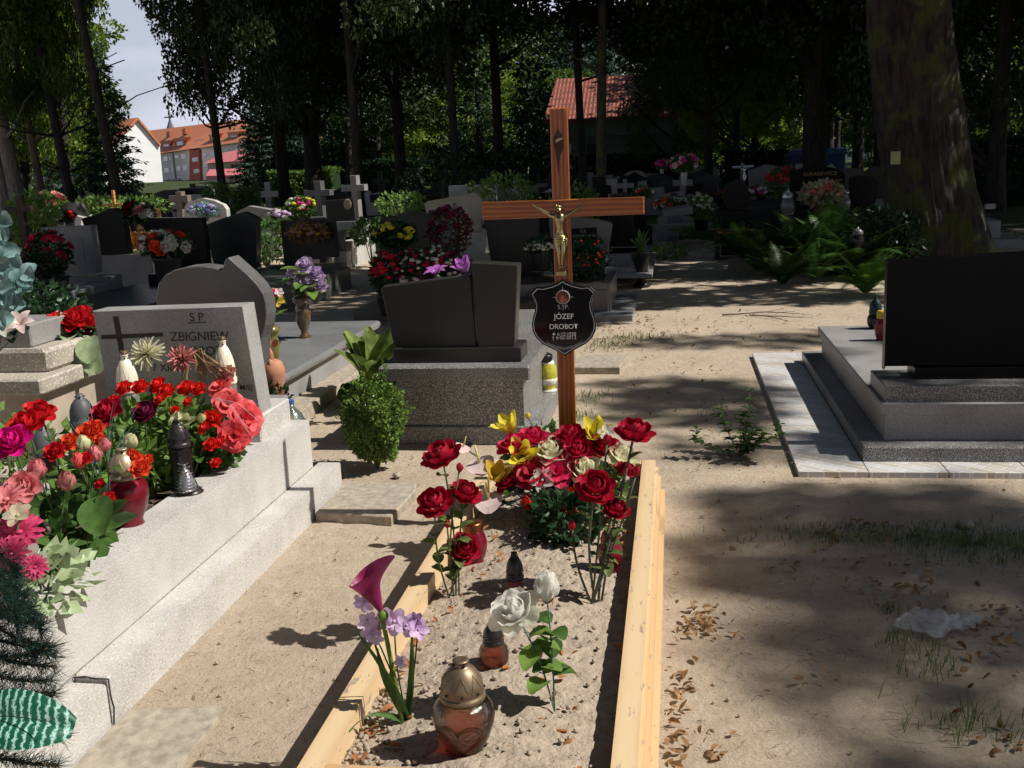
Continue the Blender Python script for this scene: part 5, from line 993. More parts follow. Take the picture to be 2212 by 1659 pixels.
def hcross(label,cx,ty,by,ay,ah,wpx,Y,mat,th=.12,ft=True,name='stone_cross',lean=0,group=None,base=True,armw=None,cat='cross'):
    c=D(cx,ty,Y); b0=D(cx+lean,by,Y); L_=D(cx-ah,ay,Y); R2=D(cx+ah,ay-ah*.08,Y); w=wpx/2*Y/2212; za=(L_.z+R2.z)/2; xm=c.x+(b0.x-c.x)*(c.z-za)/(c.z-b0.z+1e-6); aw=(armw or wpx)/2*Y/2212
    t=thing(name,label,cat,(b0.x,Y,0),group); b=MB()
    b.prismy([(b0.x-w,max(0,b0.z)),(b0.x+w,max(0,b0.z)),(xm+w,za-aw),(R2.x,za-aw),(R2.x,za+aw),(xm+w,za+aw),(c.x+w,c.z),(c.x-w,c.z),(xm-w,za+aw),(L_.x,za+aw),(L_.x,za-aw),(xm-w,za-aw)],Y,Y+th,.006); b.build('cross_body',mat,t)
    if base:
        b=MB(); b.box(b0.x-w*2.6,b0.x+w*2.6,Y-.12,Y+th+.12,-.05,max(.08,b0.z+.02),.01); b.build('base',mat,t)
    return t
M_dkwood=plain('dark_wood',(.035,.022,.016),.6,var=.4,scale=20); M_orwood=wood('orange_pine',(.55,.24,.05),(.75,.40,.12),5,'X',.5,coat=.1,grain=4)
M_whites=granite('stone_pale',(.50,.49,.46),(.62,.61,.58),(.36,.35,.33),150,.6,.6); M_panel=plain('pale_panel',(.20,.21,.22),.4); M_panel2=plain('pale_panel_light',(.28,.29,.27),.4)
# -- dark wooden cross, far left
hcross('dark wooden cross leaning left at the left edge, before a leafy bush',38,423,548,454,29,17,10.5,M_dkwood,.06,name='wooden_cross',lean=17,base=True,armw=12)
t=hst('grey headstone with a pale panel and red flowers before it, third stone row left',[(86,492),(195,487),(200,520),(208,566),(207,590),(100,600)],11.2,M_gr2,.14,panel=(M_panel,[(140,514),(178,513),(184,566),(146,570)]),slab=(.25,2.6,.34),side=.22)
b=MB(); b.box(-7.55,-4.85,8.2,10.9,-.05,.22,.01); 
hst('black headstone with a wave-shaped top, left of the dark pot of white roses',[(175,472),(201,466),(219,459),(236,450),(248,450),(258,456),(265,470),(272,510),(278,548),(206,552)],13.6,M_blk,.14,slab=(.5,-1.6,.32),bm=M_gr2,side=.35)
hst('wide black rectangular headstone with a thin bright top edge, white roses before it',[(316,471),(435,470),(444,520),(449,588),(336,592)],11.6,M_blk,.12,bm=M_gd,slab=(.25,2.2,.26))
hst('dark green granite headstone with a peaked top, right of the wide black one',[(443,486),(482,471),(525,458),(553,471),(554,550),(552,580),(464,585)],12.6,M_grn,.16,bm=M_gm,slab=(.3,2.2,.25))
hst('dark granite headstone on two legs with dried wreath, grey light showing under it',[(605,478),(718,472),(722,500),(727,556),(704,556),(704,568),(690,568),(690,560),(660,562),(660,572),(632,574),(614,574)],12.9,M_gd,.14,bm=M_gm,slab=(.35,2.0,.28),side=.2)
hst('low dark stone at the left of the panel with the thin cross',[(822,470),(845,468),(868,461),(905,459),(925,461),(928,560),(826,565)],12.4,M_gd,.14,bm=M_gm)
hst('dark green headstone with a pale panel, thin cross and black lettering',[(925,455),(988,451),(990,560),(930,565)],12.9,M_grn,.14,bm=M_gm,side=.15,panel=(M_panel2,[(933,470),(980,468),(983,545),(937,548)]),texts=(('†',944,510,11,M_engr),('Ś.P.',966,470,9,M_engr),('KUNEGUNDA',965,484,30,M_engr),('ZAJĄC',968,499,22,M_engr)))
hst('pale beige headstone with a sloping cut top, sunlit rim on the right',[(917,440),(924,435),(1026,416),(1040,430),(1041,446),(1038,500),(930,505)],17.5,M_beige,.14,bm=M_whites,slab=(.1,-1.5,.3))
hst('dark speckled headstone tapering downwards left of the wooden cross',[(1042,463),(1160,470),(1164,480),(1156,560),(1150,588),(1064,590),(1050,500)],11.0,M_gd,.16,bm=M_gd,slab=(.18,1.3,.22),side=.1)
hst('granite headstone with a black name panel behind the crossbar',[(1185,470),(1215,463),(1318,480),(1323,486),(1310,560),(1306,600),(1196,604)],11.2,M_gm,.14,bm=M_gm,panel=(M_blk,[(1232,494),(1289,491),(1291,563),(1236,566)]),texts=(('Ś.P.',1260,503,14,M_panel2),('STANISŁAW',1262,513,50,M_panel2)),slab=(.12,1.2,.28))
hst('black polished obelisk headstone standing on grey granite steps',[(1318,420),(1362,420),(1366,470),(1376,533),(1310,535)],13.0,M_blk,.3,bm=M_blk,side=.05)
t=thing('grave_steps','stepped pale grey granite base under the black obelisk','grave steps',D(1350,590,12.6)); t.location.z=0
for k,(x1,yb,yt) in enumerate(((1376,546,533),(1383,560,549),(1391,575,562),(1400,588,577),(1409,600,592))):
    Y=12.95-.22*k; q=D(x1,yt,Y); z1=q.z; z0=D(x1,yb,Y).z; b=MB(); b.box(-1.6,q.x,Y,14.4+.1*k,min(z0,z1-.02),z1,.004); b.build('step',M_gr,t)
t=thing('granite_planter','low granite planter wall with orange marigolds, behind the shield plate','planter',(-1.0,10.6,0))
p0=G(1060,612,.33); p1=G(1348,600,.33); b=MB(); 
b.box(-1.75,-.62,9.95,10.03,-.02,.34,.006); b.box(-.70,-.62,10.03,11.1,-.02,.335,.006); b.box(-1.75,-1.67,10.03,11.1,-.02,.335,.006); b.build('kerb',M_gm,t)
b=MB(); b.box(-1.67,-.70,10.03,11.1,.0,.30); b.build('soil_fill',M_dsoil,t)
b=MB(); b.box(-1.95,-.40,9.7,11.2,-.02,.06,.006); b.build('foundation',M_gr2,t)
bush('marigold_plant','bed of dark leaves with small orange marigolds in the granite planter',(-.98,10.6,.52),.30,.22,900,.05,L_dark,z0=.3)
M_orf=PM('orange')
b=MB()
for k in range(26): b.ball((-.98+random.gauss(0,.16),10.6-.28+random.random()*.15,.45+random.random()*.28),.016,6,4,.7)
o=b.build('blossoms',M_orf,[x for x in COL.objects if x.name.startswith('marigold_plant')][0])
# pots with flowers
def pot(label,cx,by,Y,R,hh,matpot,cols,nb,bR,leafm=L_mid,kind='ball',z0=None,potR=.12,poth=.2,name='potted_flowers',leaf=.07,cat='potted flowers',lowf=.0):
    q=D(cx,by,Y); z=max(0,q.z) if z0 is None else z0
    t=thing(name,label,cat,(q.x,Y,z)); b=MB(); b.lathe([(.0005,0),(potR*.75,0),(potR,poth*.9),(potR*1.08,poth*.92),(potR*1.05,poth),(.0005,poth)],(q.x,Y,z),16); b.build('pot',matpot,t,smooth=True)
    n=int(900*R/.3); P_=RNG.normal(size=(n,3)); P_/=np.linalg.norm(P_,axis=1)[:,None]; nr=P_.copy(); P_*=(.4+.6*RNG.random(n)**.5)[:,None]*np.array([R,R,hh/2]); P_[:,2]+=poth+hh/2-lowf
    V,T=leafcloud(P_,leaf*(.6+.7*RNG.random(n)),nrm=nr,asp=.5); fastmesh('foliage',V,T,leafm,t)
    per=max(1,nb//len(cols))
    for ci,c in enumerate(cols):
        b=MB()
        for k in range(per):
            a=random.uniform(math.pi,2*math.pi) if random.random()<.8 else random.uniform(0,6.28); el=random.uniform(-.3,1.3) if kind!='top' else random.uniform(.3,1.5)
            d=Vector((math.cos(a)*math.cos(el),math.sin(a)*math.cos(el),math.sin(el))); p=Vector((q.x,Y,z+poth+hh/2-lowf))+Vector((d.x*R,d.y*R,d.z*hh/2))*random.uniform(.9,1.06)
            if kind=='ball': b.ball(p,bR*random.uniform(.7,1.1),7,5,.7,.15)
            else: blossom(b,kind if kind!='top' else 'open',p,d+Vector((0,-.3,.2)),bR)
        b.build('blossoms',PM(c),t,smooth=True)
    return t
M_pot=plain('pot_dark',(.03,.03,.035),.4); M_potr=plain('pot_terracotta',(.35,.11,.06),.6); M_potw=plain('pot_white',(.7,.69,.66),.5); 
pot('big mass of red and white begonias spilling over a dark stone, centre left',925,600,9.9,.36,.48,M_pot,['crimson','white','wine','white'],120,.027,L_dark,z0=.15,potR=.3,poth=.12,leaf=.06)
pot('red begonias hanging low at the left of the big begonia mass',838,600,9.7,.16,.42,M_pot,['crimson','red'],36,.035,L_dark,z0=.1,potR=.12)
pot('yellow chrysanthemums above the red begonias',858,560,10.3,.22,.24,M_pot,['yellow'],14,.055,L_dark,z0=.62,potR=.1,poth=.1)
pot('dark rust-coloured flowers before the panel headstone',975,560,10.8,.24,.55,M_potr,['wine'],60,.03,petalm('leaf_rust',(.10,.03,.015),.2,.5,.4),z0=.35,leaf=.05)
pot('white chrysanthemums in a dark pot just left of the cross post',1172,620,10.2,.16,.12,M_pot,['white'],60,.028,L_dark,kind='ball',z0=.45,potR=.11,poth=.18)
pot('white roses with pale lilies in a black pot before the wide black stone',365,590,9.8,.24,.25,M_pot,['white','white','orange'],26,.055,L_dark,kind='rose',z0=.50,potR=.14,poth=.22)
pot('red poinsettia-like flowers in a dark bowl before the grey headstone',112,590,10.4,.22,.50,M_pot,['crimson'],24,.06,L_dark,kind='open',z0=.35,potR=.18,poth=.14)
pot('round clipped dark potted shrub beside the grey headstone',95,600,10.0,.20,.25,M_pot,['wine'],2,.02,L_dark,z0=.30,potR=.16,poth=.22)
pot('dried orange and grey wreath hanging on the two-legged stone',668,520,12.7,.26,.20,M_pot,['ocher','dusty'],40,.04,L_brown,z0=.62,potR=.03,poth=.02,name='grave_wreath',cat='wreath')
pot('deep red flowers standing beside the right of the black wave stone',290,500,13.2,.13,.3,M_pot,['crimson','wine'],16,.04,L_dark,kind='rose',z0=.80,potR=.05,poth=.1)
pot('grey-pink flowers on the left shoulder of the wide black stone',317,500,12.6,.12,.22,M_pot,['dusty','white'],12,.05,L_dark,kind='rose',z0=.85,potR=.05,poth=.1)
pot('blue artificial flowers at the foot of the rounded name stone',443,480,17,.24,.18,M_pot,['blue','mauve'],26,.05,L_teal,z0=.72,potR=.08,poth=.1)
pot('white mums and violet flowers in a terracotta pot, left of the two crosses',603,462,17.5,.18,.30,M_potr,['white','lilac'],20,.06,L_mid,z0=.42,potR=.14,poth=.14)
pot('pink and white tulip bunch with a yellow ribbon before the dark cross',652,455,17.8,.28,.34,M_pot,['white','magenta','yellow'],26,.045,L_mid,z0=.55,potR=.06,poth=.15)
pot('white and red flowers sitting on the pentagon stone left',128,480,14.6,.24,.16,M_potw,['white','white','red'],18,.06,L_dark,z0=.80,potR=.08,poth=.1)
pot('pink lily bunch behind the pentagon stone',112,455,19,.30,.40,M_potw,['pink','dusty','coral'],22,.06,L_light,kind='open',z0=.75,potR=.08,poth=.15)
pot('pink gladioli and yellow spike in a glass vase, right of the crossbar',1478,470,19.5,.28,.30,M_potw,['ppink','magenta','pink'],18,.06,L_mid,kind='open',z0=.95,potR=.06,poth=.25)
pot('white lilies and orange flowers on the low slab by the glass vase',1455,450,19.3,.34,.22,M_pot,['white','white','orange'],26,.06,L_mid,kind='open',z0=.42,potR=.10,poth=.1)
pot('light green potted plant with white flowers right of the vase of gladioli',1515,470,18.3,.24,.42,M_pot,['white','ycream'],26,.04,L_light,z0=.2,potR=.13,poth=.2)
pot('magenta flower bunch on a slim stem at the end of the crossbar',1430,400,21,.10,.16,M_potw,['magenta','dpink'],10,.06,L_mid,z0=1.15,potR=.04,poth=.1)
pot('white and pink flowers right above the end of the crossbar',1390,440,14.5,.12,.10,M_pot,['white','rose','white'],12,.04,L_mid,z0=.93,potR=.05,poth=.05)
pot('cream and coral foliage plant cascading from a brown pot on the polished slab',1775,480,16.0,.30,.30,M_potr,['ycream','coral','cream'],40,.05,petalm('leaf_creamcoral',(.55,.40,.25),.3,.5,.3,9,(.65,.62,.40)),z0=.55,potR=.14,poth=.16,leaf=.1)
pot('red gladioli with long green leaves beside the tall dark cross, right',1690,470,17.8,.26,.5,M_pot,['red','crimson'],14,.05,L_mid,kind='open',z0=.55,potR=.08,poth=.2)
pot('bright multicoloured posy on the dark slab left of the tall metal crucifix',1645,470,20,.30,.16,M_pot,['magenta','ycream','white','lilac'],32,.05,L_mid,z0=.60,potR=.1,poth=.1)
# -- further named stones
hst('small pale pentagon headstone with a sunlit white top edge, far left',[(100,472),(116,455),(177,469),(174,492),(104,492)],16.5,M_whites,.18,panel=(M_gd,[(140,476),(161,474),(161,488),(142,489)]))
hst('dark slanted headstone with a bright right edge beyond the pentagon stone',[(129,440),(157,437),(170,456),(172,470),(130,470)],19,M_gm,.35,bm=M_gm)
t=hst('rounded pale name stone with an ogee point, black lettering',[(396,470),(399,446),(405,438),(416,435),(428,430),(438,428),(448,430),(462,433),(472,438),(482,442),(489,452),(491,475),(488,500),(400,500)],19,M_whites,.16,bm=M_whites,texts=(('Ś.†P.',439,450,14,M_engr),('EUGENIA EDWARD',443,461,70,M_engr),('ŚMIGOŁ',460,470,36,M_engr)))
hst('tilted grey headstone with a bright white rim, left of the white potted flowers',[(510,459),(537,445),(598,455),(599,460),(598,495),(590,505),(520,505)],18,M_gr,.22,bm=M_gr,slab=(.1,1.4,.25))
hst('dark name stone with an oval porcelain portrait, between the two concrete crosses',[(702,433),(762,430),(764,440),(768,477),(706,480)],16.8,M_gd,.14,bm=M_gr,slab=(.12,1.6,.40),side=.2)
q=D(751,441,16.75); b=MB(); b.lathe([(.06,0),(.07,.006),(.055,.014),(.0005,.016)],(q.x,q.y,q.z),20,(0,-1,0),1,1.3); tag(b.build('portrait_oval',plain('porcelain_sepia',(.35,.25,.17),.3,0,.4,30),None,origin=q),'small sepia oval portrait fixed to the dark name stone','portrait')
hst('low dark stone with a lit cement side, in front of the concrete crosses',[(685,497),(744,497),(744,505),(740,540),(690,545)],15.4,M_gm,.1,bm=M_whites,slab=(.1,-1.3,.40))
hcross('large pale concrete cross with sunlit right edges, right one of the two',762,379,477,407,25,14,18,M_gr,.22,base=True,lean=8)
hcross('large dark concrete cross, left one of the two',684,391,470,418,28,15,17.2,M_gm,.22,base=True,lean=8,armw=13)
hcross('pinkish granite cross left of the rounded name stone',385,414,472,430,20,14,21,M_brown,.18,lean=4)
b=MB()
hcross('small bright orange pine cross with side rails, far left',242,411,458,443,22,6,20,M_orwood,.06,name='wooden_cross',lean=6,base=True,armw=5)
t=thing('wooden_bench','orange pine bench seen from behind between the two black stones','bench',D(300,520,15)); t.location.z=0
for k,(a,c,d,e) in enumerate((((264,468),(338,455),(338,473),(264,486)),((266,490),(338,477),(338,492),(266,503)))): b=MB(); b.prismy(PZ([a,c,d,e],15),15,15.04,.004); b.build('backrest_board',M_orwood,t)
for k in range(4): b=MB(); x0=278+k*14; b.prismy(PZ([(x0,502),(x0+13,500),(x0+15,538),(x0+3,540)],15.1),15.1,15.14,.003); b.build('lower_board',M_orwood,t)
q=D(336,455,15); b=MB(); b.box(q.x-.02,q.x+.04,14.98,15.1,0,q.z+.03,.004); b.build('post',M_orwood,t)
q=D(266,455,15); b=MB(); b.box(q.x-.02,q.x+.03,14.98,15.1,0,q.z+.0,.004); b.build('post',M_orwood,t)
# right of the crossbar
hst('black double headstone with gilded letters above the end of the crossbar',[(1300,432),(1312,425),(1330,418),(1350,415),(1363,425),(1392,424),(1395,470),(1398,488),(1300,490)],17,M_blk,.14,bm=M_blk,texts=(('R',1322,440,16,M_gtext),('K',1362,436,12,M_gtext)))
hst('black headstone with a stepped curved right shoulder and gold medallion',[(1278,382),(1305,382),(1309,398),(1320,402),(1322,430),(1284,432)],22,M_blk,.14,bm=M_blk)
hcross('pale grey granite cross on stepped shoulders, above the double black headstone',1350,387,425,402,19,8,26,M_gr,.16,armw=10)
hst('grey headstone with a pillar and thin cross, in the row above',[(1377,392),(1397,390),(1398,406),(1434,404),(1436,430),(1378,432)],27,M_gr2,.16)
hcross('broad grey stone cross right of the thin-cross pillar',1475,379,436,396,22,13,28,M_gr2,.2,armw=13)
hst('large pale stone with a dark oval plate behind the gladioli',[(1428,420),(1475,412),(1478,470),(1480,485),(1430,487)],22.5,M_gr2,.16,panel=(M_gd,[(1444,425),(1452,417),(1462,417),(1466,430),(1466,458),(1446,460)]))
hst('low light grey slab with a stepped end under the white lilies',[(1430,455),(1480,448),(1495,446),(1498,462),(1432,470)],17.6,M_gr2,.9,bm=M_gr2)
t=thing('metal_crucifix','slender silvery metal crucifix on a post beside the speckled headstone','crucifix',D(1603,450,19.6)); t.location.z=0
q=D(1606,352,19.6); g=D(1603,440,19.6); b=MB(); b.box(g.x-.03,g.x+.03,19.57,19.63,0,q.z,.004); b.build('post',M_gm,t); b=MB(); a=D(1582,355+7,19.6); c=D(1628,352+7,19.6); b.tube([a,c],.025,6); b.build('crossbar',M_silver,t)
figure(t,D(1608,365,19.5).x,19.52,a.z+.03,.32,M_silver)
hst('speckled dark headstone with a wavy top and oval portrait, right part',[(1616,368),(1640,360),(1655,355),(1690,360),(1702,372),(1706,428),(1620,432)],21,M_gm,.16,bm=M_gd,slab=(.2,1.4,.5))
hst('arched black headstone with gold lettering below the thick dark trunk',[(1708,376),(1722,366),(1745,360),(1770,358),(1800,362),(1822,370),(1826,380),(1826,440),(1712,440)],17.5,M_blk,.14,bm=M_blk,texts=(('ŁUKASIEWICZ',1772,379,72,M_gtext),('JAROSŁAW',1796,395,46,M_gtext),('1920  1982',1798,409,38,M_gtext)),side=.2)
hst('black headstone with rounded shoulders, right next to the gold-lettered one',[(1836,386),(1860,379),(1885,382),(1898,392),(1896,420),(1888,448),(1840,448)],18,M_blk,.14,bm=M_blk)
t=thing('polished_slab','dark polished grave slab with vases, behind the lit ferns','grave slab',(3.0,16,0))
a=D(1696,462,15.6); c=D(1862,462,15.6); b=MB(); b.box(a.x,c.x,15.4,17.6,.48,.56,.01); b.build('slab',M_gd,t); b=MB(); b.box(a.x+.1,c.x-.1,15.5,17.5,0,.48); b.build('plinth',M_blk,t)
for i,(px,lab,bd,cp) in enumerate(((1702,'clear glass lantern left of the cascading plant on the polished slab','jar','point'),(1820,'clear pear-shaped glass lantern right of the cascading plant','jar','spire'))):
    q=D(px,455,16.0); lantern('grave_lantern',lab,(q.x,16.0,.56),.42,.22,bd,G_white,cp,M_silver,None,capf=.4,seg=16)
q=D(1853,500,12.5); lantern('grave_lantern','shiny glass globe lantern in the shade right of the lit ferns',(q.x,12.5,.35),.28,.16,'jar',G_dark,'point',M_gm,None,capf=.35,seg=16)
t=thing('stone_grave','small pale grey grave slab with a little block, in sun right of the big trunk','grave',(6,12.5,0)); a=G(2100,478,.38); c=G(2172,478,.38); b=MB(); b.box(a.x-.6,c.x,a.y,a.y+1.9,.12,.38,.01); b.build('slab',M_gr,t); b=MB(); b.box(a.x-.8,c.x+.25,a.y-.25,a.y+2.1,-.02,.12,.01); b.build('kerb',M_gr,t); q=G(2140,452,.38); b=MB(); b.box(q.x-.08,q.x+.08,q.y,q.y+.1,.38,.47,.01); b.build('block',M_whites,t)
t=thing('slat_bench','dark bench with pale slat ends in the shade of the path edge','bench',D(1600,460,15.5)); t.location.z=0
b=MB()
for k in range(6):
    q=D(1558+k*14,452,15.2+.03*k); b.box(q.x-.035,q.x+.035,15.2,15.6,.38,.415,.005)
b.build('seat',M_orwood,t); b=MB(); a=D(1535,470,15.2); c=D(1645,470,15.2)
b.tube([(a.x,15.1,.45),(c.x,15.1,.40)],.02,5); b.build('rail',M_dkwood,t)
for xx in (a.x+.1,c.x-.1): b=MB(); b.box(xx-.03,xx+.03,15.15,15.6,0,.38); b.build('leg',M_dkwood,t)
hst('big rounded dark headstone back silhouetted above the slat bench',[(1565,440),(1562,410),(1567,398),(1580,392),(1592,385),(1605,390),(1615,402),(1617,425),(1612,452),(1570,455)],15.9,M_blk,.18,bm=M_blk)
# small flat slabs and kerbs along the path
for px0,py0,px1,py1,h_,m,lab in((1400,500,1462,534,.10,M_gr2,'pale flat grave slab lying at the left edge of the sunny path'),(1290,592,1375,612,.03,M_conc,'thin cement strip at the foot of the obelisk steps'),(1240,768,1338,792,.05,M_conc,'short broken concrete kerb stone right of the cross post')):
    a=G(px0,py0,h_);c=G(px1,py1,h_); b=MB(); b.prismz([(a.x,min(a.y,c.y)),(c.x,min(a.y,c.y)),(c.x+.05,max(a.y,c.y)),(a.x+.05,max(a.y,c.y))],-.02,h_,.008); tag(b.build('stone_slab',m,None,origin=((a.x+c.x)/2,(a.y+c.y)/2,0)),lab,'stone slab')
for k,(px0,px1,py,h_) in enumerate(((1420,1530,470,.16),(1400,1540,486,.12))):
    a=G(px0,py,h_);c=G(px1,py,h_); b=MB(); b.box(a.x,c.x,a.y,a.y+.25,-.02,h_,.01); tag(b.build('stone_kerb',M_conc,None,origin=(a.x,a.y,0)),('upper mossy stone kerb across the sunny path','lower mossy stone kerb across the sunny path')[k],'kerb')
a=G(790,678,.02); b=MB(); b.prismz([(a.x,a.y-.4),(a.x+1.1,a.y-.4),(a.x+1.1,a.y+.5),(a.x,a.y+.5)],-.02,.12,.01); b.prismz([(a.x+.3,a.y-.1),(a.x+1.0,a.y-.1),(a.x+1.0,a.y+.5),(a.x+.3,a.y+.5)],.12,.5,.01); tag(b.build('stone_pedestal',M_gm,None,origin=a),'shaded grey stone pedestal behind the mauve roses','pedestal')
# obelisk-side vase pot with lily leaves
t=strapplant('lily_plant','tall green lily leaves in a black pedestal vase by the obelisk steps',(D(1385,560,12.3).x,12.3,.38),8,.34,.03,L_mid,.6)
q=D(1385,560,12.3); vase('pedestal_vase','black glossy pedestal vase beside the obelisk steps',(q.x,12.3,0),.42,.13,M_blackp,[(.8,0),(.9,.05),(.5,.12),(.35,.25),(.5,.5),(.8,.75),(1,.95),(1,1)])
# ferns
def fern(label,loc,n,h,mat,name='fern'):
    loc=Vector(loc); t=thing(name,label,'fern',loc); b=MB()
    for k in range(n):
        a=random.uniform(0,6.28); s=random.uniform(.45,1.15); L_=h*random.uniform(.65,1.05); rad=Vector((math.cos(a),math.sin(a),0)); pts=[]; p=Vector(loc); N_=13
        for i in range(N_+1):
            u=i/N_; an=s*.45+ s*1.45*u; p=p+(Vector((0,0,1))*math.cos(an)+rad*math.sin(an))*(L_/N_); pts.append(p.copy())
        side=Vector((-rad.y,rad.x,0)); vs=[];fs=[]
        for i in range(1,N_*2):
            u=i/(N_*2); j=int(u*N_); q=pts[j].lerp(pts[min(N_,j+1)],u*N_-j); w=L_*.18*math.sin(math.pi*min(1,u*.93+.07))**.7; d=(pts[min(N_,j+1)]-pts[j]).normalized(); wl=L_/N_*.22
            for sg in(-1,1): 
                o=len(vs); vs+=[q-d*wl,q+d*wl,q+side*sg*w+d*wl*1.5-Vector((0,0,w*.15))]; fs.append((o,o+1,o+2))
        b.add(vs,fs)
    b.build('fronds',mat,t); return t
L_fern=petalm('leaf_fern',(.14,.28,.04),.4,.45,.3); L_fernshade=petalm('leaf_fern_shaded',(.045,.10,.02),.3,.45,.3)  # second fern green is darkened to carry the shade on the unlit ferns
for i,(px,py,h,m,lab) in enumerate(((1640,595,.85,L_fernshade,'dark fern clump at the left end beside the path'),(1700,585,.9,L_fernshade,'dark fern second from the path'),(1745,575,.9,L_fern,'tall sunlit fern in the middle of the clump'),(1790,560,.95,L_fern,'brightest sunlit fern with an upright frond'),(1600,560,.7,L_fernshade,'low fern touching the slat bench'),(1840,600,.9,L_fernshade,'dark fern near the big trunk'),(1880,570,.8,L_fernshade,'dark fern directly left of the big trunk base'),(1760,610,.6,L_fernshade,'low dark fern at the front of the clump'),(1870,640,.6,L_fern,'low pale fern above the black headstone corner'),(1690,620,.6,L_fernshade,'small dark fern front left'),(1815,590,.8,L_fern,'half-lit fern beside the upright frond'))):
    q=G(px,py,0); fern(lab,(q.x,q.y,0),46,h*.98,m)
q=G(1590,585,0); b=MB(); b.box(q.x-.1,q.x+1.2,q.y,q.y+.12,-.02,.16,.01); tag(b.build('stone_kerb',M_brown,None,origin=q),'brownish kerb stone under the left fern','kerb')
# shrubs among the mid rows
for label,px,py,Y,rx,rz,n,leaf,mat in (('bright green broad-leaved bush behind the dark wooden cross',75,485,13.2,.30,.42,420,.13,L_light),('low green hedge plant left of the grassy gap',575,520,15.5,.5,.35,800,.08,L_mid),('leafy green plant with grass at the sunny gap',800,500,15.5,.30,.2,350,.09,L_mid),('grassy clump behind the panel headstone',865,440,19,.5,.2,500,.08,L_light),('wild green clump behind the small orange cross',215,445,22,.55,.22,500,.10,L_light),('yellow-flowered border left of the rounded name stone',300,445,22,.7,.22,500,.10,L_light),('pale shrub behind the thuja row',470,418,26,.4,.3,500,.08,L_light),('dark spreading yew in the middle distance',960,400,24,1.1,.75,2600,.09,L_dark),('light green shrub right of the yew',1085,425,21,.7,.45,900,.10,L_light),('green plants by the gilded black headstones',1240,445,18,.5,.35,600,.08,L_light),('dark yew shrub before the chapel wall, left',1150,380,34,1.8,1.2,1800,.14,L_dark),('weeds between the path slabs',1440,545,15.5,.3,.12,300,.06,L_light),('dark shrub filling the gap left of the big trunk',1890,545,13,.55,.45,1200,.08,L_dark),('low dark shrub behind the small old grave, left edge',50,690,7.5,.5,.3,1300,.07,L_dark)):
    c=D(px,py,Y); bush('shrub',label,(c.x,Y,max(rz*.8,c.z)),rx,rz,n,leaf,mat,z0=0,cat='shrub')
def conifer(label,px,Y,h,r,n,mat,leaf=.16,name='conifer_tree',zb=.3,trunkr=.08,cat='tree',group=None,hang=.25,x=None):
    x=D(px,370,Y).x if x is None else x; t=thing(name,label,cat,(x,Y,0),group)
    z=zb+(h-zb)*(1-np.sqrt(RNG.random(n))); rr=r*(1-(z-zb)/(h-zb))**.8; lay=(.72+.28*np.cos(z*2*math.pi/max(.35,h*.06))); a=RNG.random(n)*6.283; lob=1+.18*np.sin(a*5+z*2)+.1*np.sin(a*9-z*5)
    q=rr*lay*lob*(.35+.65*RNG.random(n)**.5); C=np.stack([q*np.cos(a),q*np.sin(a),z-.12*q],1); nr=np.stack([np.cos(a),np.sin(a),-.25*np.ones(n)],1)
    V,T=leafcloud(C,leaf*(.6+.8*RNG.random(n)),nrm=nr*1.6,asp=.32,hang=hang); fastmesh('crown',V,T,mat,t)
    b=MB(); b.tube([(x,Y,0),(x,Y,h*.5),(x,Y,h*.95)],[trunkr,trunkr*.6,.01],7); b.build('trunk',M_barkd,t); return t
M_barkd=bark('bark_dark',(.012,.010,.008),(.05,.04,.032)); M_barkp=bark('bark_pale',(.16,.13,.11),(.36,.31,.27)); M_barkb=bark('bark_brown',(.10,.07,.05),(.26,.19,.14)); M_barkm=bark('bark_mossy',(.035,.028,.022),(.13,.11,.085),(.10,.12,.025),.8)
L_thuja=petalm('leaf_thuja',(.07,.15,.03),.25,.5,.3); L_spr=petalm('leaf_spruce',(.03,.075,.03),.2,.5,.35,3); L_spr2=petalm('leaf_spruce_blue',(.045,.085,.055),.2,.5,.3,3)
for px,ty,lab in((497,402,'first thuja from the left in the short row'),(513,402,'second thuja from the left in the short row'),(531,396,'third thuja from the left in the short row'),(546,386,'tallest thuja at the right end of the short row')):
    h=D(px,ty,24).z; conifer(lab,px+4,24,h,.24,3000,L_thuja,.06,'thuja_shrub',.05,.03,'shrub','row of young thujas',hang=-.5)
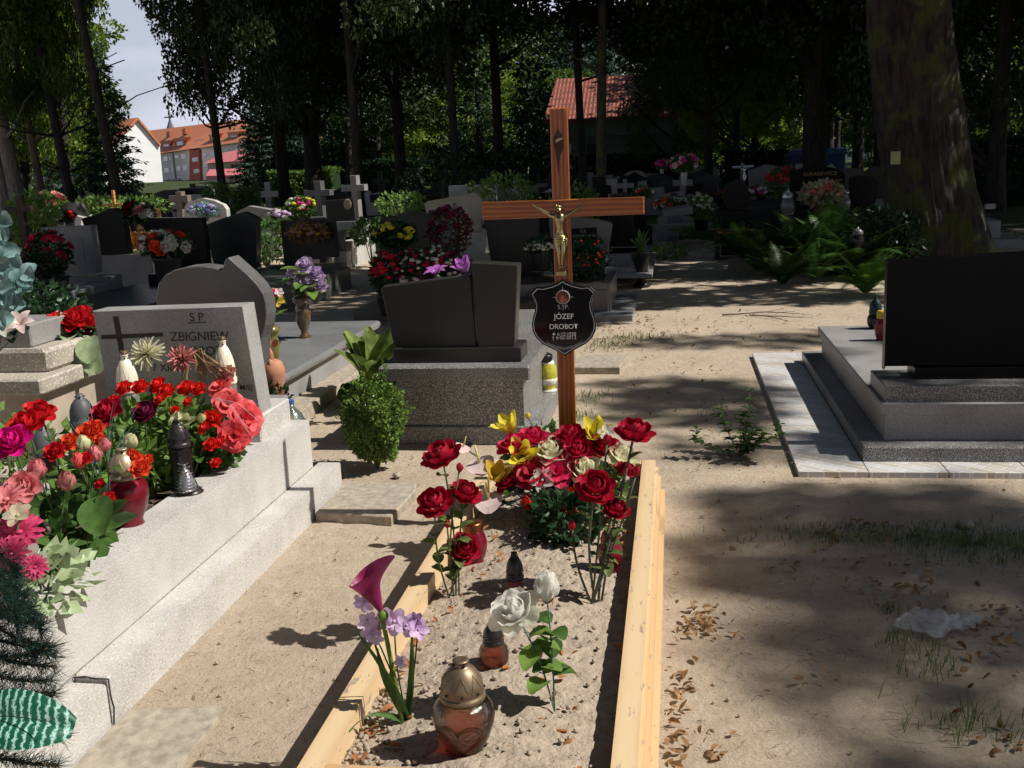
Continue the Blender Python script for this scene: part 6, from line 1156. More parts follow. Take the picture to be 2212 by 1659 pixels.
# ================================================================ far small stones
kinds=['square','round','slant','cross','peak']; mats=[('dark',M_gd),('grey',M_gr2),('pale',M_whites),('black',M_blk)]
zones=[(60,230,'under the left trees',26,44),(250,345,'below the white gable',28,52),(350,470,'before the apartment block',26,50),(480,640,'around the sunlit hedge',26,46),(700,980,'far off, left of the wooden cross',24,46),(1000,1190,'in shade left of the cross top',22,40),(1235,1330,'before the chapel',24,40),(1330,1560,'beyond the crossbar end',28,42),(1640,1900,'before the blue wall',24,40)]
counts={}
for zi,(xa,xb,zn,Ya,Yb) in enumerate(zones):
    for k in range(13 if zi!=8 else 6):
        px=random.uniform(xa,xb); Y=random.uniform(Ya,Yb); kd=random.choice(kinds); mn,mm=random.choice(mats); x=D(px,400,Y).x; w=random.uniform(.3,.55); h=random.uniform(.7,1.05)
        lab='%s %s %s %s'%({'square':'small','round':'small','slant':'small','cross':'small','peak':'small'}[kd],mn,{'square':'square-topped headstone','round':'round-topped headstone','slant':'slant-topped headstone','cross':'stone cross','peak':'pointed headstone'}[kd],zn)
        nm='stone_cross' if kd=='cross' else 'headstone'; t=thing(nm,lab,'cross' if kd=='cross' else 'headstone',(x,Y,0),'far '+mn+' '+kd+' markers '+zn); b=MB()
        P2={'square':[(-w,.2),(w,.2),(w,h),(-w,h)],'round':[(-w,.2),(w,.2),(w,h*.75),(w*.8,h*.9),(w*.4,h),(-w*.4,h),(-w*.8,h*.9),(-w,h*.75)],'slant':[(-w,.2),(w,.2),(w,h*.7),(w*.3,h),(-w,h*.8)],'peak':[(-w,.2),(w,.2),(w,h*.75),(0,h),(-w,h*.75)],'cross':[(-.09,.2),(.09,.2),(.09,h*.75),(.34,h*.75),(.34,h*.95),(.09,h*.95),(.09,h*1.25),(-.09,h*1.25),(-.09,h*.95),(-.34,h*.95),(-.34,h*.75),(-.09,h*.75)]}[kd]
        b.prismy([(x+a,c) for a,c in P2],Y,Y+.15,.01); b.build('tablet' if kd!='cross' else 'cross_body',mm,t)
        b=MB(); b.box(x-w-.1,x+w+.1,Y-.1-random.uniform(.0,1.6),Y+.25,-.02,.22,0); b.build('base',random.choice(mats)[1],t)
        if random.random()<.5:
            c=random.choice(['white','red','magenta','yellow','orange','ppink','crimson']); fx=x+random.uniform(-.5,.5); bb=MB(); t2=thing('flower_bunch','%s flower bunch %s'%({'ppink':'pink','crimson':'dark red'}.get(c,c),zn),'flowers',(fx,Y-.3,.2),'far %s flower bunches %s'%(c,zn))
            for j in range(7): bb.ball((fx+random.gauss(0,.12),Y-.3+random.gauss(0,.08),.38+random.gauss(0,.09)),random.uniform(.04,.07),6,4,.8,.2)
            bb.build('blossoms',PM(c),t2); bb=MB()
            for j in range(14): bb.petal((fx,Y-.3,.2),(0,0,1),(random.uniform(-1,1),random.uniform(-1,1),0),.3,.04,.2,.9,.2,.5,3,1)
            bb.build('leaves',random.choice((L_mid,L_light)),t2)
# hedges
def hedge(label,px0,px1,py,Y,depth,mat,n=2600,leaf=.13,z1=None):
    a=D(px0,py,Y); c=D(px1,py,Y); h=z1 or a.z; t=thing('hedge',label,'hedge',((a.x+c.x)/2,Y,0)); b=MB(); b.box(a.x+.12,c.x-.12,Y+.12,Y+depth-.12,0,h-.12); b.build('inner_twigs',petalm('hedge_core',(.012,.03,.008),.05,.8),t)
    Lx=c.x-a.x; n1=int(n*.62); C=np.stack([a.x+RNG.random(n1)*Lx,Y+RNG.random(n1)*.16,RNG.random(n1)*h],1); n2=n-n1; C2=np.stack([a.x+RNG.random(n2)*Lx,Y+RNG.random(n2)*depth,h-RNG.random(n2)*.15],1); C=np.concatenate([C,C2]); C[:,1]-=.12*np.sin(C[:,0]*2.3)*np.sin(C[:,2]*3)*1; C[:,2]+=.06*np.sin(C[:,0]*1.7)
    V,T=leafcloud(C,leaf*(.6+.7*RNG.random(n)),nrm=np.array([0,-.6,.7]),asp=.6); fastmesh('foliage',V-np.array([(a.x+c.x)/2,Y,0]),T,mat,t)
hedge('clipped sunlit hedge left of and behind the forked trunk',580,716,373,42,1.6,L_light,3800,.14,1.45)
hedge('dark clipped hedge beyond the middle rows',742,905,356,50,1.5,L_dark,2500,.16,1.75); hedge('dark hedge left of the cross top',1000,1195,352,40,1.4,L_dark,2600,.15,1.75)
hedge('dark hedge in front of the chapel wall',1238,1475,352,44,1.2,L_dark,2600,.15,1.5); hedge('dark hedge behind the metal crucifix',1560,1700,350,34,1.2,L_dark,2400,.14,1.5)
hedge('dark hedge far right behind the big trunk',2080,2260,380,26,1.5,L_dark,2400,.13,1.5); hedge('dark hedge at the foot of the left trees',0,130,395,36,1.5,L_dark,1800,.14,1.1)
# ================================================================ buildings
class VP_:
    def __init__(s,pa,Ya,pb,Yb):
        s.a=D(pa,370,Ya); s.b=D(pb,370,Yb); d=(s.b-s.a); s.n=Vector((d.y,-d.x,0)).normalized(); 
        if s.n.y>0: s.n=-s.n
        s.d=Vector((d.x,d.y,0)).normalized()
    def w(s,px,py,off=0):
        r=ray(px,py); t=(s.a+s.n*off-E0).dot(s.n)/r.dot(s.n); return E0+r*t
    def poly(s,b,pts,off=0,depth=.5):
        f=[s.w(x,y,off) for x,y in pts]; k=[p-s.n*depth for p in f]; n=len(f)
        b.add(f+k,[tuple(range(n))]+[tuple(range(2*n-1,n-1,-1))]+[((i+1)%n,i,n+i,n+(i+1)%n) for i in range(n)])
def rooftile(n,c1,c2,sx,sy):
    m,t,b=newmat(n); tcn=N(t,'ShaderNodeTexCoord'); w=N(t,'ShaderNodeTexWave'); w.bands_direction='X'; w.inputs['Scale'].default_value=sx; t.links.new(tcn.outputs['Object'],w.inputs[0])
    w2=N(t,'ShaderNodeTexWave'); w2.bands_direction='Z'; w2.wave_profile='SAW'; w2.inputs['Scale'].default_value=sy; t.links.new(tcn.outputs['Object'],w2.inputs[0])
    nz=N(t,'ShaderNodeTexNoise'); nz.inputs['Scale'].default_value=2; nz.inputs['Detail'].default_value=6; t.links.new(tcn.outputs['Object'],nz.inputs[0])
    a=N(t,'ShaderNodeMath',operation='MULTIPLY'); t.links.new(w.outputs['Fac'],a.inputs[0]); t.links.new(w2.outputs['Fac'],a.inputs[1]); a2=N(t,'ShaderNodeMath',operation='ADD'); t.links.new(a.outputs[0],a2.inputs[0]); t.links.new(nz.outputs[0],a2.inputs[1])
    r=N(t,'ShaderNodeValToRGB'); r.color_ramp.elements[0].position=.35; r.color_ramp.elements[1].position=1.0; r.color_ramp.elements[0].color=rgb(c1); r.color_ramp.elements[1].color=rgb(c2); t.links.new(a2.outputs[0],r.inputs[0]); t.links.new(r.outputs[0],b.inputs['Base Color']); b.inputs['Roughness'].default_value=.7
    bp=N(t,'ShaderNodeBump'); bp.inputs['Strength'].default_value=.8; bp.inputs['Distance'].default_value=.05; t.links.new(a.outputs[0],bp.inputs['Height']); t.links.new(bp.outputs[0],b.inputs['Normal']); return m
M_roof=rooftile('orange_roof',(.50,.15,.06),(.66,.25,.12),1.0,2.0); M_roofr=rooftile('red_tile_roof',(.13,.04,.028),(.33,.10,.065),1.7,1.1)
M_wallg=plain('render_grey',(.78,.71,.69),.9,var=.06,scale=1); M_wallw=plain('render_white',(.80,.80,.80),.9,var=.03,scale=1); M_wallr=plain('panel_red',(.36,.10,.09),.9); M_wallc=plain('render_cream',(.55,.47,.33),.9,var=.05,scale=1); M_pinkr=rooftile('pink_roof',(.55,.13,.14),(.70,.22,.22),1.2,2)
M_win=plain('window_glass',(.05,.06,.07),.1,0,.3,1,spec=.8); M_winf=plain('window_frame',(.75,.75,.75),.5)
def window(V,t,x0,y0,x1,y1,off,sk=-.12):
    """frame + pane; V is the wall plane"""
    dx=(y1-y0)*.10; P4=lambda i:[(x0+i,y0+i+0),(x1-i,y0+i+(x1-x0)*sk),(x1-i+dx,y1-i+(x1-x0)*sk),(x0+i+dx,y1-i)]
    b=MB(); V.poly(b,P4(0),off+.08,.2); w=b.build('window',M_winf,t); b=MB(); V.poly(b,P4(.9),off+.12,.1); b.build('pane',M_win,w)
A=VP_(345,240,532,182)
bd=thing('apartment_block','grey three-storey apartment block with orange tiled roof and dormers','building',A.w(440,395)); 
b=MB(); A.poly(b,[(344,328),(409,321),(409,405),(352,405)],0,10); b.build('wall',M_wallg,bd); b=MB(); A.poly(b,[(409,325),(430,323),(434,405),(410,405)],.5,10); b.build('stair_panel',M_wallr,bd); b=MB(); A.poly(b,[(430,318),(536,306),(540,402),(433,405)],0,10); b.build('wall',M_wallg,bd)
b=MB(); 
e0,e1=A.w(338,332,1.2),A.w(540,304,1.2); r0,r1=A.w(322,282,-9),A.w(528,257,-9); q0=e0-A.n*18; q1=e1-A.n*18; q0.z=e0.z; q1.z=e1.z
b.add([e0,e1,r1,r0,q1,q0],[(0,1,2,3),(3,2,4,5),(0,3,5),(1,4,2),(0,5,4,1)]); b.build('roof',M_roof,bd)
for x0,y0,x1,y1 in((352,338,362,349),(365,337,369,347),(377,335,386,343),(390,333,401,344),(438,329,446,339),(457,326,467,339),(353,363,365,374),(370,361,374,372),(381,359,390,370),(394,357,405,370),(441,352,449,362),(358,387,370,398),(372,386,377,396),(383,384,392,395),(486,322,493,326),(507,321,514,326)): window(A,bd,x0,y0,x1,y1,0)
window(A,bd,415,341,427,350,.5); window(A,bd,418,366,430,375,.5)
for x0,y0,x1,y1 in((349,311,367,320),(378,305,397,315),(454,297,466,308),(494,292,514,304)):
    d=MB(); A.poly(d,[(x0-5,y0-6),(x1+7,y0-9),(x1+1,y0-1),(x0-1,y0+1)],-1.2,1.0); dm=d.build('dormer',M_roof,bd); d=MB(); A.poly(d,[(x0-1,y0),(x1+1,y0-2),(x1+2,y1+1),(x0,y1+3)],-1.6,4); d.build('dormer_front',plain('dormer_brown',(.22,.12,.10),.8),dm)
    window(A,dm,x0+3,y0+1,x1-2,y1+1,-1.5)
for x0,y0 in((360,284),(394,278)): d=MB(); A.poly(d,[(x0,y0),(x0+6,y0-1),(x0+7,y0+11),(x0-1,y0+13)],-5,1.2); d.build('chimney',M_roof,bd)
for x0,y0 in((422,302),(431,301)): d=MB(); A.poly(d,[(x0,y0),(x0+5,y0-.5),(x0+4,y0+4),(x0-1,y0+5)],-2.3,.5); d.build('skylight',M_win,bd)
b=MB(); A.poly(b,[(371,330),(372.5,330),(381,400),(379.5,400)],.25,.2); b.build('downpipe',plain('pipe_grey',(.2,.2,.2),.5),bd)
Bp=VP_(225,190,352,200)
wh=thing('white_gable_house','bright white windowless gable wall with red verge, half hidden by trees','building',Bp.w(300,395)); b=MB(); Bp.poly(b,[(225,330),(298,256),(345,314),(353,405),(232,405)],0,12); b.build('gable_wall',M_wallw,wh)
b=MB(); Bp.poly(b,[(222,331),(297,254),(299,254),(348,313),(347,316),(298,259),(226,334)],.6,13); b.build('roof',M_roof,wh)
An=VP_(430,150,535,140); an=thing('low_annex','cream low building with pink-red hipped roofs before the apartment block','building',An.w(480,395))
b=MB(); An.poly(b,[(448,352),(522,346),(524,400),(450,400)],0,5); b.build('wall',M_wallc,an); b=MB(); 
e0,e1=An.w(440,353,.8),An.w(526,347,.8); r0,r1=An.w(480,330,-4),An.w(524,322,-4); q0=e0-An.n*5; q1=e1-An.n*5; b.add([e0,e1,r1,r0,q1,q0],[(0,1,2,3),(3,2,4,5),(0,3,5),(1,4,2),(0,5,4,1)]); b.build('roof',M_pinkr,an)
b=MB(); e0,e1=An.w(445,380,6),An.w(540,377,6); r0,r1=An.w(452,366,2),An.w(532,363,2); b.add([e0,e1,r1,r0,e0-Vector((0,0,.5)),e1-Vector((0,0,.5))],[(0,1,2,3),(0,1,5,4)]); b.build('porch_roof',M_pinkr,an)
b=MB(); An.poly(b,[(490,362),(502,361),(503,368),(491,369)],.2,.3); b.build('gable_vent',M_wallr,an)
q=D(371,300,300); t=thing('church_spire','thin dark church spire with a cross above the orange roof','church spire',(q.x,300,0)); ft=D(370,256,300).z; b=MB(); b.lathe([(2.6,0),(2.6,q.z-6),(2.4,q.z),(.15,ft)],(q.x,300,0),8); b.build('spire',plain('spire_slate',(.12,.13,.16),.6),t)
b=MB(); tz=D(370,240,300).z; b.box(q.x-.18,q.x+.18,299.8,300.2,ft-1,tz); b.box(q.x-1.6,q.x+1.6,299.85,300.15,tz-1.9,tz-1.55); b.build('cross',plain('spire_iron',(.1,.1,.11),.5),t)
# chapel
Y=50; ch=thing('chapel','long low cemetery chapel with a red tiled roof and grey-green walls behind the cross top','building',(D(1330,350,Y).x,Y,0))
M_chw=plain('render_greengrey',(.13,.155,.135),.9,var=.1,scale=2)
P4=PZ([(1190,268),(1466,248),(1468,340),(1196,350)],Y); x0=P4[0][0]; x1=P4[1][0]; ez=3.35
b=MB(); b.box(x0+.2,x1-.1,Y,Y+7,-.05,ez-.9); b.box(x0-.05,x1,Y-.25,Y+7,ez-.9,ez); b.build('wall',M_chw,ch)
rz=D(1300,165,Y+3.6).z; b=MB(); b.add([(x0-.3,Y-.5,ez-.05),(x1+.3,Y-.5,ez-.05),(x1+.3,Y+3.6,rz),(x0-.05,Y+3.6,rz),(x1+.3,Y+7.6,ez),(x0-.3,Y+7.6,ez),(x0-.3,Y-.5,ez-.2),(x1+.3,Y-.5,ez-.2)],[(0,1,2,3),(3,2,4,5),(0,3,5),(1,4,2),(0,6,7,1),(6,0,5),(7,4,1),(6,5,4,7)]); b.build('roof',M_roofr,ch)
for a_,c_ in((1404-8,1416-8),): 
    w0=D(a_,300,Y-.0).x
for px in (1284,1212): q=D(px,310,Y); b=MB(); b.box(q.x-.35,q.x+.35,Y-.03,Y+.05,0,2.1); b.build('door',plain('chapel_door',(.02,.02,.02),.6),ch); b=MB(); b.box(q.x+.36,q.x+.46,Y-.035,Y+.05,0,2.15); b.build('door_trim',M_winf,ch)
b=MB(); b.box(x1+.0,x1+.12,Y-.4,Y-.25,0,ez-.1); b.build('corner_post',M_wallc,ch)
q0,q1=D(1484,303,95),D(1530,337,95); t=thing('red_roofed_house','small far house with a bright red ribbed roof, right of the chapel','building',(q0.x,95,0)); b=MB(); b.box(q0.x+.2,q1.x+1,96,102,0,q1.z); b.build('wall',M_wallw,t); b=MB(); b.add([(q0.x,95.5,q1.z),(q1.x+1.5,95.5,q1.z),(q1.x+1.5,99,q0.z),(q0.x,99,q0.z),(q1.x+1.5,102.5,q1.z),(q0.x,102.5,q1.z)],[(0,1,2,3),(3,2,4,5),(0,3,5),(1,4,2)]); b.build('roof',M_pinkr,t)
q0,q1=D(1790,300,120),D(1890,330,120); t=thing('white_house','white far house glimpsed between the right-hand trunks','building',(q0.x,120,0)); b=MB(); b.box(q0.x,q1.x,120,128,0,q1.z+2.0); b.build('wall',M_wallw,t); b=MB(); b.prismy([(q0.x-.4,q1.z+2.0),(q1.x+.4,q1.z+2.0),((q0.x+q1.x)/2,q1.z+4.6)],119.8,128.2,.02); b.build('roof',M_wallr,t)
for xx in(.3,.6): 
    x_=q0.x+(q1.x-q0.x)*xx; b=MB(); b.box(x_-.6,x_+.6,119.95,120.1,1.2,2.6); w=b.build('window',M_winf,t); b=MB(); b.box(x_-.5,x_+.5,119.9,119.96,1.3,2.5); b.build('pane',M_win,w)
q0,q1=D(1672,325,42),D(1826,372,42); t=thing('blue_shelter','long low blue tarpaulin shelter behind the gold-lettered headstone','shelter',(q0.x,42,0)); b=MB(); b.box(q0.x,q1.x,42,44,0,q0.z-.25,.03); b.build('side_wall',plain('tarp_blue_shaded',(.02,.05,.16),.5,var=.3,scale=3),t); b=MB(); b.prismy([(q0.x-.1,q0.z-.25),(q1.x+.1,q0.z-.25),(q1.x,q0.z),(q0.x+.1,q0.z)],41.9,44.1,.03); b.build('top_cover',plain('tarp_blue',(.04,.10,.26),.45),t)  # shade of the side wall is put into its darker copy of the tarp blue
q=D(90,385,80); t=thing('grey_shed','pale shed with a bluish roof glimpsed under the left trees','building',(q.x,80,0)); b=MB(); b.box(q.x-1.5,q.x+5.5,80,84,0,2.6); b.build('wall',M_wallg,t); b=MB(); b.prismy([(q.x-2,2.6),(q.x+6,2.6),(q.x+2,4)],79.8,84.2,.02); b.build('roof',plain('roof_blue',(.08,.14,.28),.6),t)
# ================================================================ trees
L_tree=petalm('leaf_tree',(.075,.13,.024),.42,.5,.35,1.2); L_treesun=petalm('leaf_tree_sunlit',(.20,.28,.04),.45,.5,.3,1.2); L_treeshade=petalm('leaf_tree_shaded',(.032,.058,.013),.2,.5,.35,1.2)  # sun and shade are put into the leaf colour as lighter and darker copies
def crown_arrays(clumps,per,leaf,asp=.6,hang=.15):
    C=[];Nn=[];S=[]
    for (x,y,z,r) in clumps:
        n=int(per*r*r); p=RNG.normal(size=(n,3)); p/=np.linalg.norm(p,axis=1)[:,None]; nr=p.copy(); p*=(r*(.45+.55*RNG.random(n)**.6))[:,None]; p[:,2]*=.62; C.append(p+np.array([x,y,z])); Nn.append(nr); S.append(leaf*(.6+.7*RNG.random(n)))
    return leafcloud(np.concatenate(C),np.concatenate(S),nrm=np.concatenate(Nn)*.8,asp=asp,hang=hang)
def mk_crown(name,R,H,nl,nu,seed,leafs=.17,leafb=.55,mat=None,low=.42):
    rs=np.random.RandomState(seed); lo=[];up=[]
    for k in range(nl): 
        a=rs.rand()*6.283; q=R*math.sqrt(rs.rand()); z=H*low*rs.rand()+ (.16*H)*(q/R<.45) ; lo.append((q*math.cos(a),q*math.sin(a),z+.3,.55+.5*rs.rand()))
    for k in range(nu):
        a=rs.rand()*6.283; zz=low*H+(1-low)*H*rs.rand(); q=R*.95*math.sqrt(rs.rand())*math.sqrt(max(.05,1-((zz-low*H)/((1-low)*H))**2)); up.append((q*math.cos(a),q*math.sin(a),zz,1.1+.6*rs.rand()))
    V1,T1=crown_arrays(lo,300,leafs); V2,T2=crown_arrays(up,60,leafb)
    o=fastmesh(name,np.concatenate([V1,V2]),np.concatenate([T1,T2+len(V1)]),mat or L_tree); me=o.data; bpy.data.objects.remove(o); return me
CR1=mk_crown('crown',4.2,11,72,38,1); CR2=mk_crown('crown',3.6,10,62,30,2); CR3=mk_crown('crown',4.8,12,84,44,3)
CR4=mk_crown('crown',4.5,11,95,40,4,.24,.4,low=.8)
meshcopy={}
def crownobj(t,me,mat,z,sc,rz,dx=0,dy=0):
    k=(me.name,mat.name)
    if k not in meshcopy:
        m=me.copy(); m.materials.clear(); m.materials.append(mat); meshcopy[k]=m
    o=bpy.data.objects.new('crown',meshcopy[k]); COL.objects.link(o); o.parent=t; o.location=(dx,dy,z); o.scale=sc if hasattr(sc,'__len__') else (sc,sc,sc); o.rotation_euler=(0,0,rz); return o
def trunkmesh(t,x,y,r,h,lean=(0,0),mat=None,fork=None,branches=5,flare=1.6,seg=14,wob=.04,zc=4):
    b=MB(); pts=[];rs=[]; n=14
    for i in range(n+1):
        u=i/n; z=h*u; pts.append((x+lean[0]*u+wob*math.sin(u*7+x)*u,y+lean[1]*u+wob*math.cos(u*5+y)*u,z-.1)); rs.append(r*(1-.45*u)*(1+(flare-1)*math.exp(-z/(.35+r))))
    if fork: k=int(n*fork[0]/h); b.tube(pts[:k+1],rs[:k+1],seg); p=Vector(pts[k]); 
    else: b.tube(pts,rs,seg)
    if fork:
        for dx in fork[1]: b.tube([p-Vector((0,0,.15)),p+Vector((dx*.35,0,.7)),p+Vector((dx*.8,0,2.2)),p+Vector((dx*1.4,.2,h-fork[0]))],[rs[k]*.72,rs[k]*.62,rs[k]*.52,rs[k]*.25],seg-4)
    o=b.build('trunk',mat or M_barkd,t,smooth=True); b=MB()
    for j in range(branches):
        u=min(.95,(zc/h)*(.9+.5*random.random())); i=min(n-1,int(u*n)); p=Vector(pts[i]); a=random.uniform(0,6.28); L_=random.uniform(1.8,3.4); d=Vector((math.cos(a),math.sin(a),random.uniform(.15,.8))); b.tube([p,p+d*L_*.35,p+d*L_*.7+Vector((0,0,.25)),p+d*L_+Vector((0,0,.2))],[r*.32,r*.22,r*.13,.015],6)
    if branches: b.build('limbs',mat or M_barkd,t,smooth=True)
def tree(label,px,Y,dia,h=13,cb=3.6,me=None,sc=1,mat=None,lean=0,bm=None,fork=None,name='deciduous_tree',rz=None,dx=0,group=None,branches=5,basepx=None,x=None,leany=0,flare=1.5):
    x=D(px,400,Y).x if x is None else x; t=thing(name,label,'tree',(x,Y,0),group); trunkmesh(t,x,Y,dia/2,h,(lean,leany),bm or M_barkd,fork,branches,flare,zc=cb)
    if me is not None: crownobj(t,me,mat or L_treeshade,cb,sc,random.uniform(0,6.28) if rz is None else rz,dx+lean*.6,0)
    return t
tree('tree with a smooth pale trunk at the very left edge',8,26,.26,cb=4.6,me=CR2,mat=L_tree,sc=(.6,.6,1),bm=M_barkp,lean=-.8)
tree('tree with a broad pale shadow-dappled trunk, second from the left edge',42,28,.46,cb=3.6,me=CR1,mat=L_tree,sc=(.5,.5,1),bm=M_barkp,lean=-1.2)
tree('tree with a slim light brown trunk, third from the left edge',92,31,.26,cb=3.2,me=CR2,mat=L_tree,sc=(.5,.5,1),bm=M_barkb,lean=-.8)
tree('tree with a dark slightly leaning trunk, fourth from the left edge',153,27,.27,cb=3.4,me=CR1,mat=L_tree,sc=(.34,.34,1),lean=-.9)
tree('tall bare dark trunk leaning left beside the sky gap',262,25,.26,h=15,cb=7.5,me=CR2,mat=L_treeshade,lean=-1.5,branches=0)
tree('leafy tree filling the left background',20,46,.4,cb=1.8,me=CR3,mat=L_treesun,sc=(1,1,1)); tree('leafy tree behind the third and fourth trunks',60,44,.4,cb=1.8,me=CR4,mat=L_treesun); tree('leafy tree with its edge against the sky gap',150,42,.4,cb=2.2,me=CR4,mat=L_treesun,sc=(.46,.46,1.1)); tree('tree top rising at the left of the sky gap',110,58,.4,cb=3.0,me=CR4,mat=L_tree,sc=(.95,.95,1.5))
conifer('spruce with drooping boughs before the white gable',238,40,7.5,1.5,5200,L_spr,.20,trunkr=.16,zb=.8); conifer('dark spruce behind the leaning bare trunk',195,48,10,2.2,5200,L_spr,.22,trunkr=.18,zb=.6); conifer('spruce deep in the left background',60,56,9,2.6,4500,L_spr,.24,trunkr=.18)
tree('slender dark tree whose crown hangs right of the sky gap',482,27,.23,cb=3.1,me=CR1,mat=L_treeshade,sc=(.46,.46,1),lean=-.35,dx=.85)
tree('dense dark crown hanging over the apartment roof end',605,30,.16,h=14,cb=4.2,me=CR1,mat=L_treeshade,sc=(.6,.6,.9),branches=0); tree('dark tree with crown at the top edge, between the two forked trunks',775,25,.24,cb=4.0,me=CR3,mat=L_treeshade,sc=(.62,.62,1),branches=2)
tree('dark tree reaching the top edge left of the cross',985,27,.24,cb=4.2,me=CR2,mat=L_treeshade,sc=(.75,.75,1),branches=2)
tree('dark tree behind the slender one, over the apartment roof end',615,33,.35,cb=3.3,me=CR3,mat=L_treeshade,sc=(.72,.72,1))
tree('stout dark tree forking above the sunlit hedge',680,37,.66,cb=3.3,me=CR3,mat=L_treeshade,fork=(3.4,(-.8,.6)))
tree('straight dark trunk right of the sunlit hedge',760,47,.36,cb=3.4,me=CR1,mat=L_treeshade); tree('dark trunk with a lit foot in the middle distance',822,52,.36,cb=3.2,me=CR1,mat=L_treeshade)
tree('dark forked tree left of the centre, crown to the top edge',868,33,.38,cb=3.6,me=CR3,mat=L_treeshade,fork=(3.9,(-.8,.15)))
tree('yellow-green sunlit tree in the middle background',985,56,.5,h=9,cb=2.2,me=CR4,mat=L_treesun,sc=(.95,.95,.72)); tree('sunlit light green tree behind the forked one',900,68,.4,h=9,cb=2.4,me=CR4,mat=L_treesun,sc=(1.1,1.1,.85))
tree('tree closing the gap left of the forked tree',720,72,.4,h=10,cb=4.4,me=CR4,mat=L_treesun,sc=(1,1,.7))
conifer('bluish conifer over the right end of the apartment roof',560,62,5.6,2.0,12000,L_spr2,.2,trunkr=.2); conifer('second bluish conifer, left of the stout forked trunk',620,58,5.2,2.2,12000,L_spr2,.26,trunkr=.2); conifer('low conifer right of the stout trunk',722,60,4.6,2.0,3200,L_spr2,.24,trunkr=.16); conifer('tall dark spruce left of the cross top',1040,42,9,1.7,5600,L_spr,.2,trunkr=.18); conifer('greener spruce just left of the chapel roof',1150,40,6.6,1.5,5200,L_spr,.18,trunkr=.16,zb=.5); conifer('tall spruce rising behind the chapel',1235,66,14,3.0,5200,L_spr2,.3,trunkr=.25); conifer('second spruce behind the chapel',1310,70,12,3.0,4200,L_spr2,.3,trunkr=.25)
tree('dark canopy tree between the yellow-green tree and the cross',1080,34,.35,cb=4.7,me=CR3,mat=L_treeshade)
tree('straight slim dark trunk before the chapel roof, left of two',1262,30,.24,cb=4.6,me=CR1,mat=L_treeshade,lean=-.3,branches=3); tree('slim leaning trunk with sunlit moss before the chapel, right of two',1297,28,.28,cb=4.6,me=CR2,mat=L_treeshade,lean=.35,bm=M_barkm,branches=3)
tree('bushy dark tree hiding the right half of the chapel',1480,41,.35,cb=1.5,me=CR1,mat=L_tree,sc=(.52,.52,.8)); tree('dark tree with a straight trunk right of the chapel',1530,34,.28,cb=3.0,me=CR3,mat=L_tree,sc=(.5,.5,1)); tree('leafy tree with hanging boughs between the chapel and the thick dark trunk',1590,37,.25,h=9,cb=1.9,me=CR4,mat=L_treesun,sc=(.42,.42,.7)); tree('leafy bough-heavy tree near the right end of the chapel roof',1475,47,.25,h=10,cb=3.2,me=CR4,mat=L_tree,sc=(.42,.42,.8)); tree('light green leafy tree right of the chapel',1630,44,.35,h=8,cb=1.4,me=CR4,mat=L_treesun,sc=(.62,.62,.62))
tree('thick dark trunk with a limb reaching left, above the gold-lettered stone',1758,29,.66,cb=3.7,me=CR3,mat=L_treeshade,fork=(4.0,(-1.6,.5)),flare=1.2)
tree('dark trunk between the white house and the blue shelter, first',1851,40,.40,cb=2.8,me=CR1,mat=L_treeshade); tree('dark trunk behind the big mossy one',1897,46,.45,cb=2.6,me=CR3,mat=L_treeshade); tree('leafy tree in the right background behind the thick trunk',1790,52,.4,cb=3.0,me=CR4,mat=L_treeshade,sc=(1,1,1)); 
tree('dark dense tree right of the big mossy trunk',2150,24,.35,cb=1.6,me=CR3,mat=L_treeshade,sc=(.7,.7,1)); tree('dark tree at the right picture edge',2260,30,.5,cb=1.6,me=CR3,mat=L_treeshade,sc=(.8,.8,1)); tree('dark tree in the right background',2060,36,.4,cb=2.2,me=CR1,mat=L_treeshade)
for k,(xx,yy) in enumerate(((15.5,26),(12,19))): tree('unseen tree added right of the view to shade the far crowns',0,yy,.6,cb=2.5,me=(CR3,CR1,CR3,CR1)[k],mat=L_treeshade,sc=1.25,x=xx,group='unseen shade trees added right of the view')  # unseen trees added to keep the far right crowns in shade
for k,(px,Yk,m,c_) in enumerate(((0,66,1,'low'),(110,70,0,'broad'),(640,74,1,'low'),(705,64,0,'broad'),(800,70,1,'bright'),(870,60,0,'low'),(960,76,1,'bright'),(1060,60,0,'broad'),(1120,72,1,'bright'),(1200,60,0,'low'),(1470,64,0,'broad'),(1560,60,1,'bright'),(1680,66,1,'bright'),(1950,60,0,'broad'),(2080,56,1,'low'),(2200,58,0,'broad'))):
    tree('%s bushy tree %s between the background trunks'%(c_,('in deep green','in sunlit yellow-green')[m]),px,Yk,.25,h=5,cb=.3,me=CR4,mat=(L_tree,L_treesun)[m],sc=(.72,.72,.52),branches=0,group='understorey trees of the background')
# far tree line
for k in range(16):
    px=-150+k*165+random.uniform(-30,30)
    if 40<px<780: continue
    Yk=random.uniform(78,95); c=('far leafy tree in the background tree line','far tall leafy tree in the background tree line')[k%2]; tree(c,px,Yk,.5,h=8,cb=.6,me=CR4,mat=(L_tree,L_treeshade)[k%2],sc=(1.7,1.2,1.1),group='far trees of the background tree line' if k%2==0 else 'far tall trees of the background tree line',branches=0)
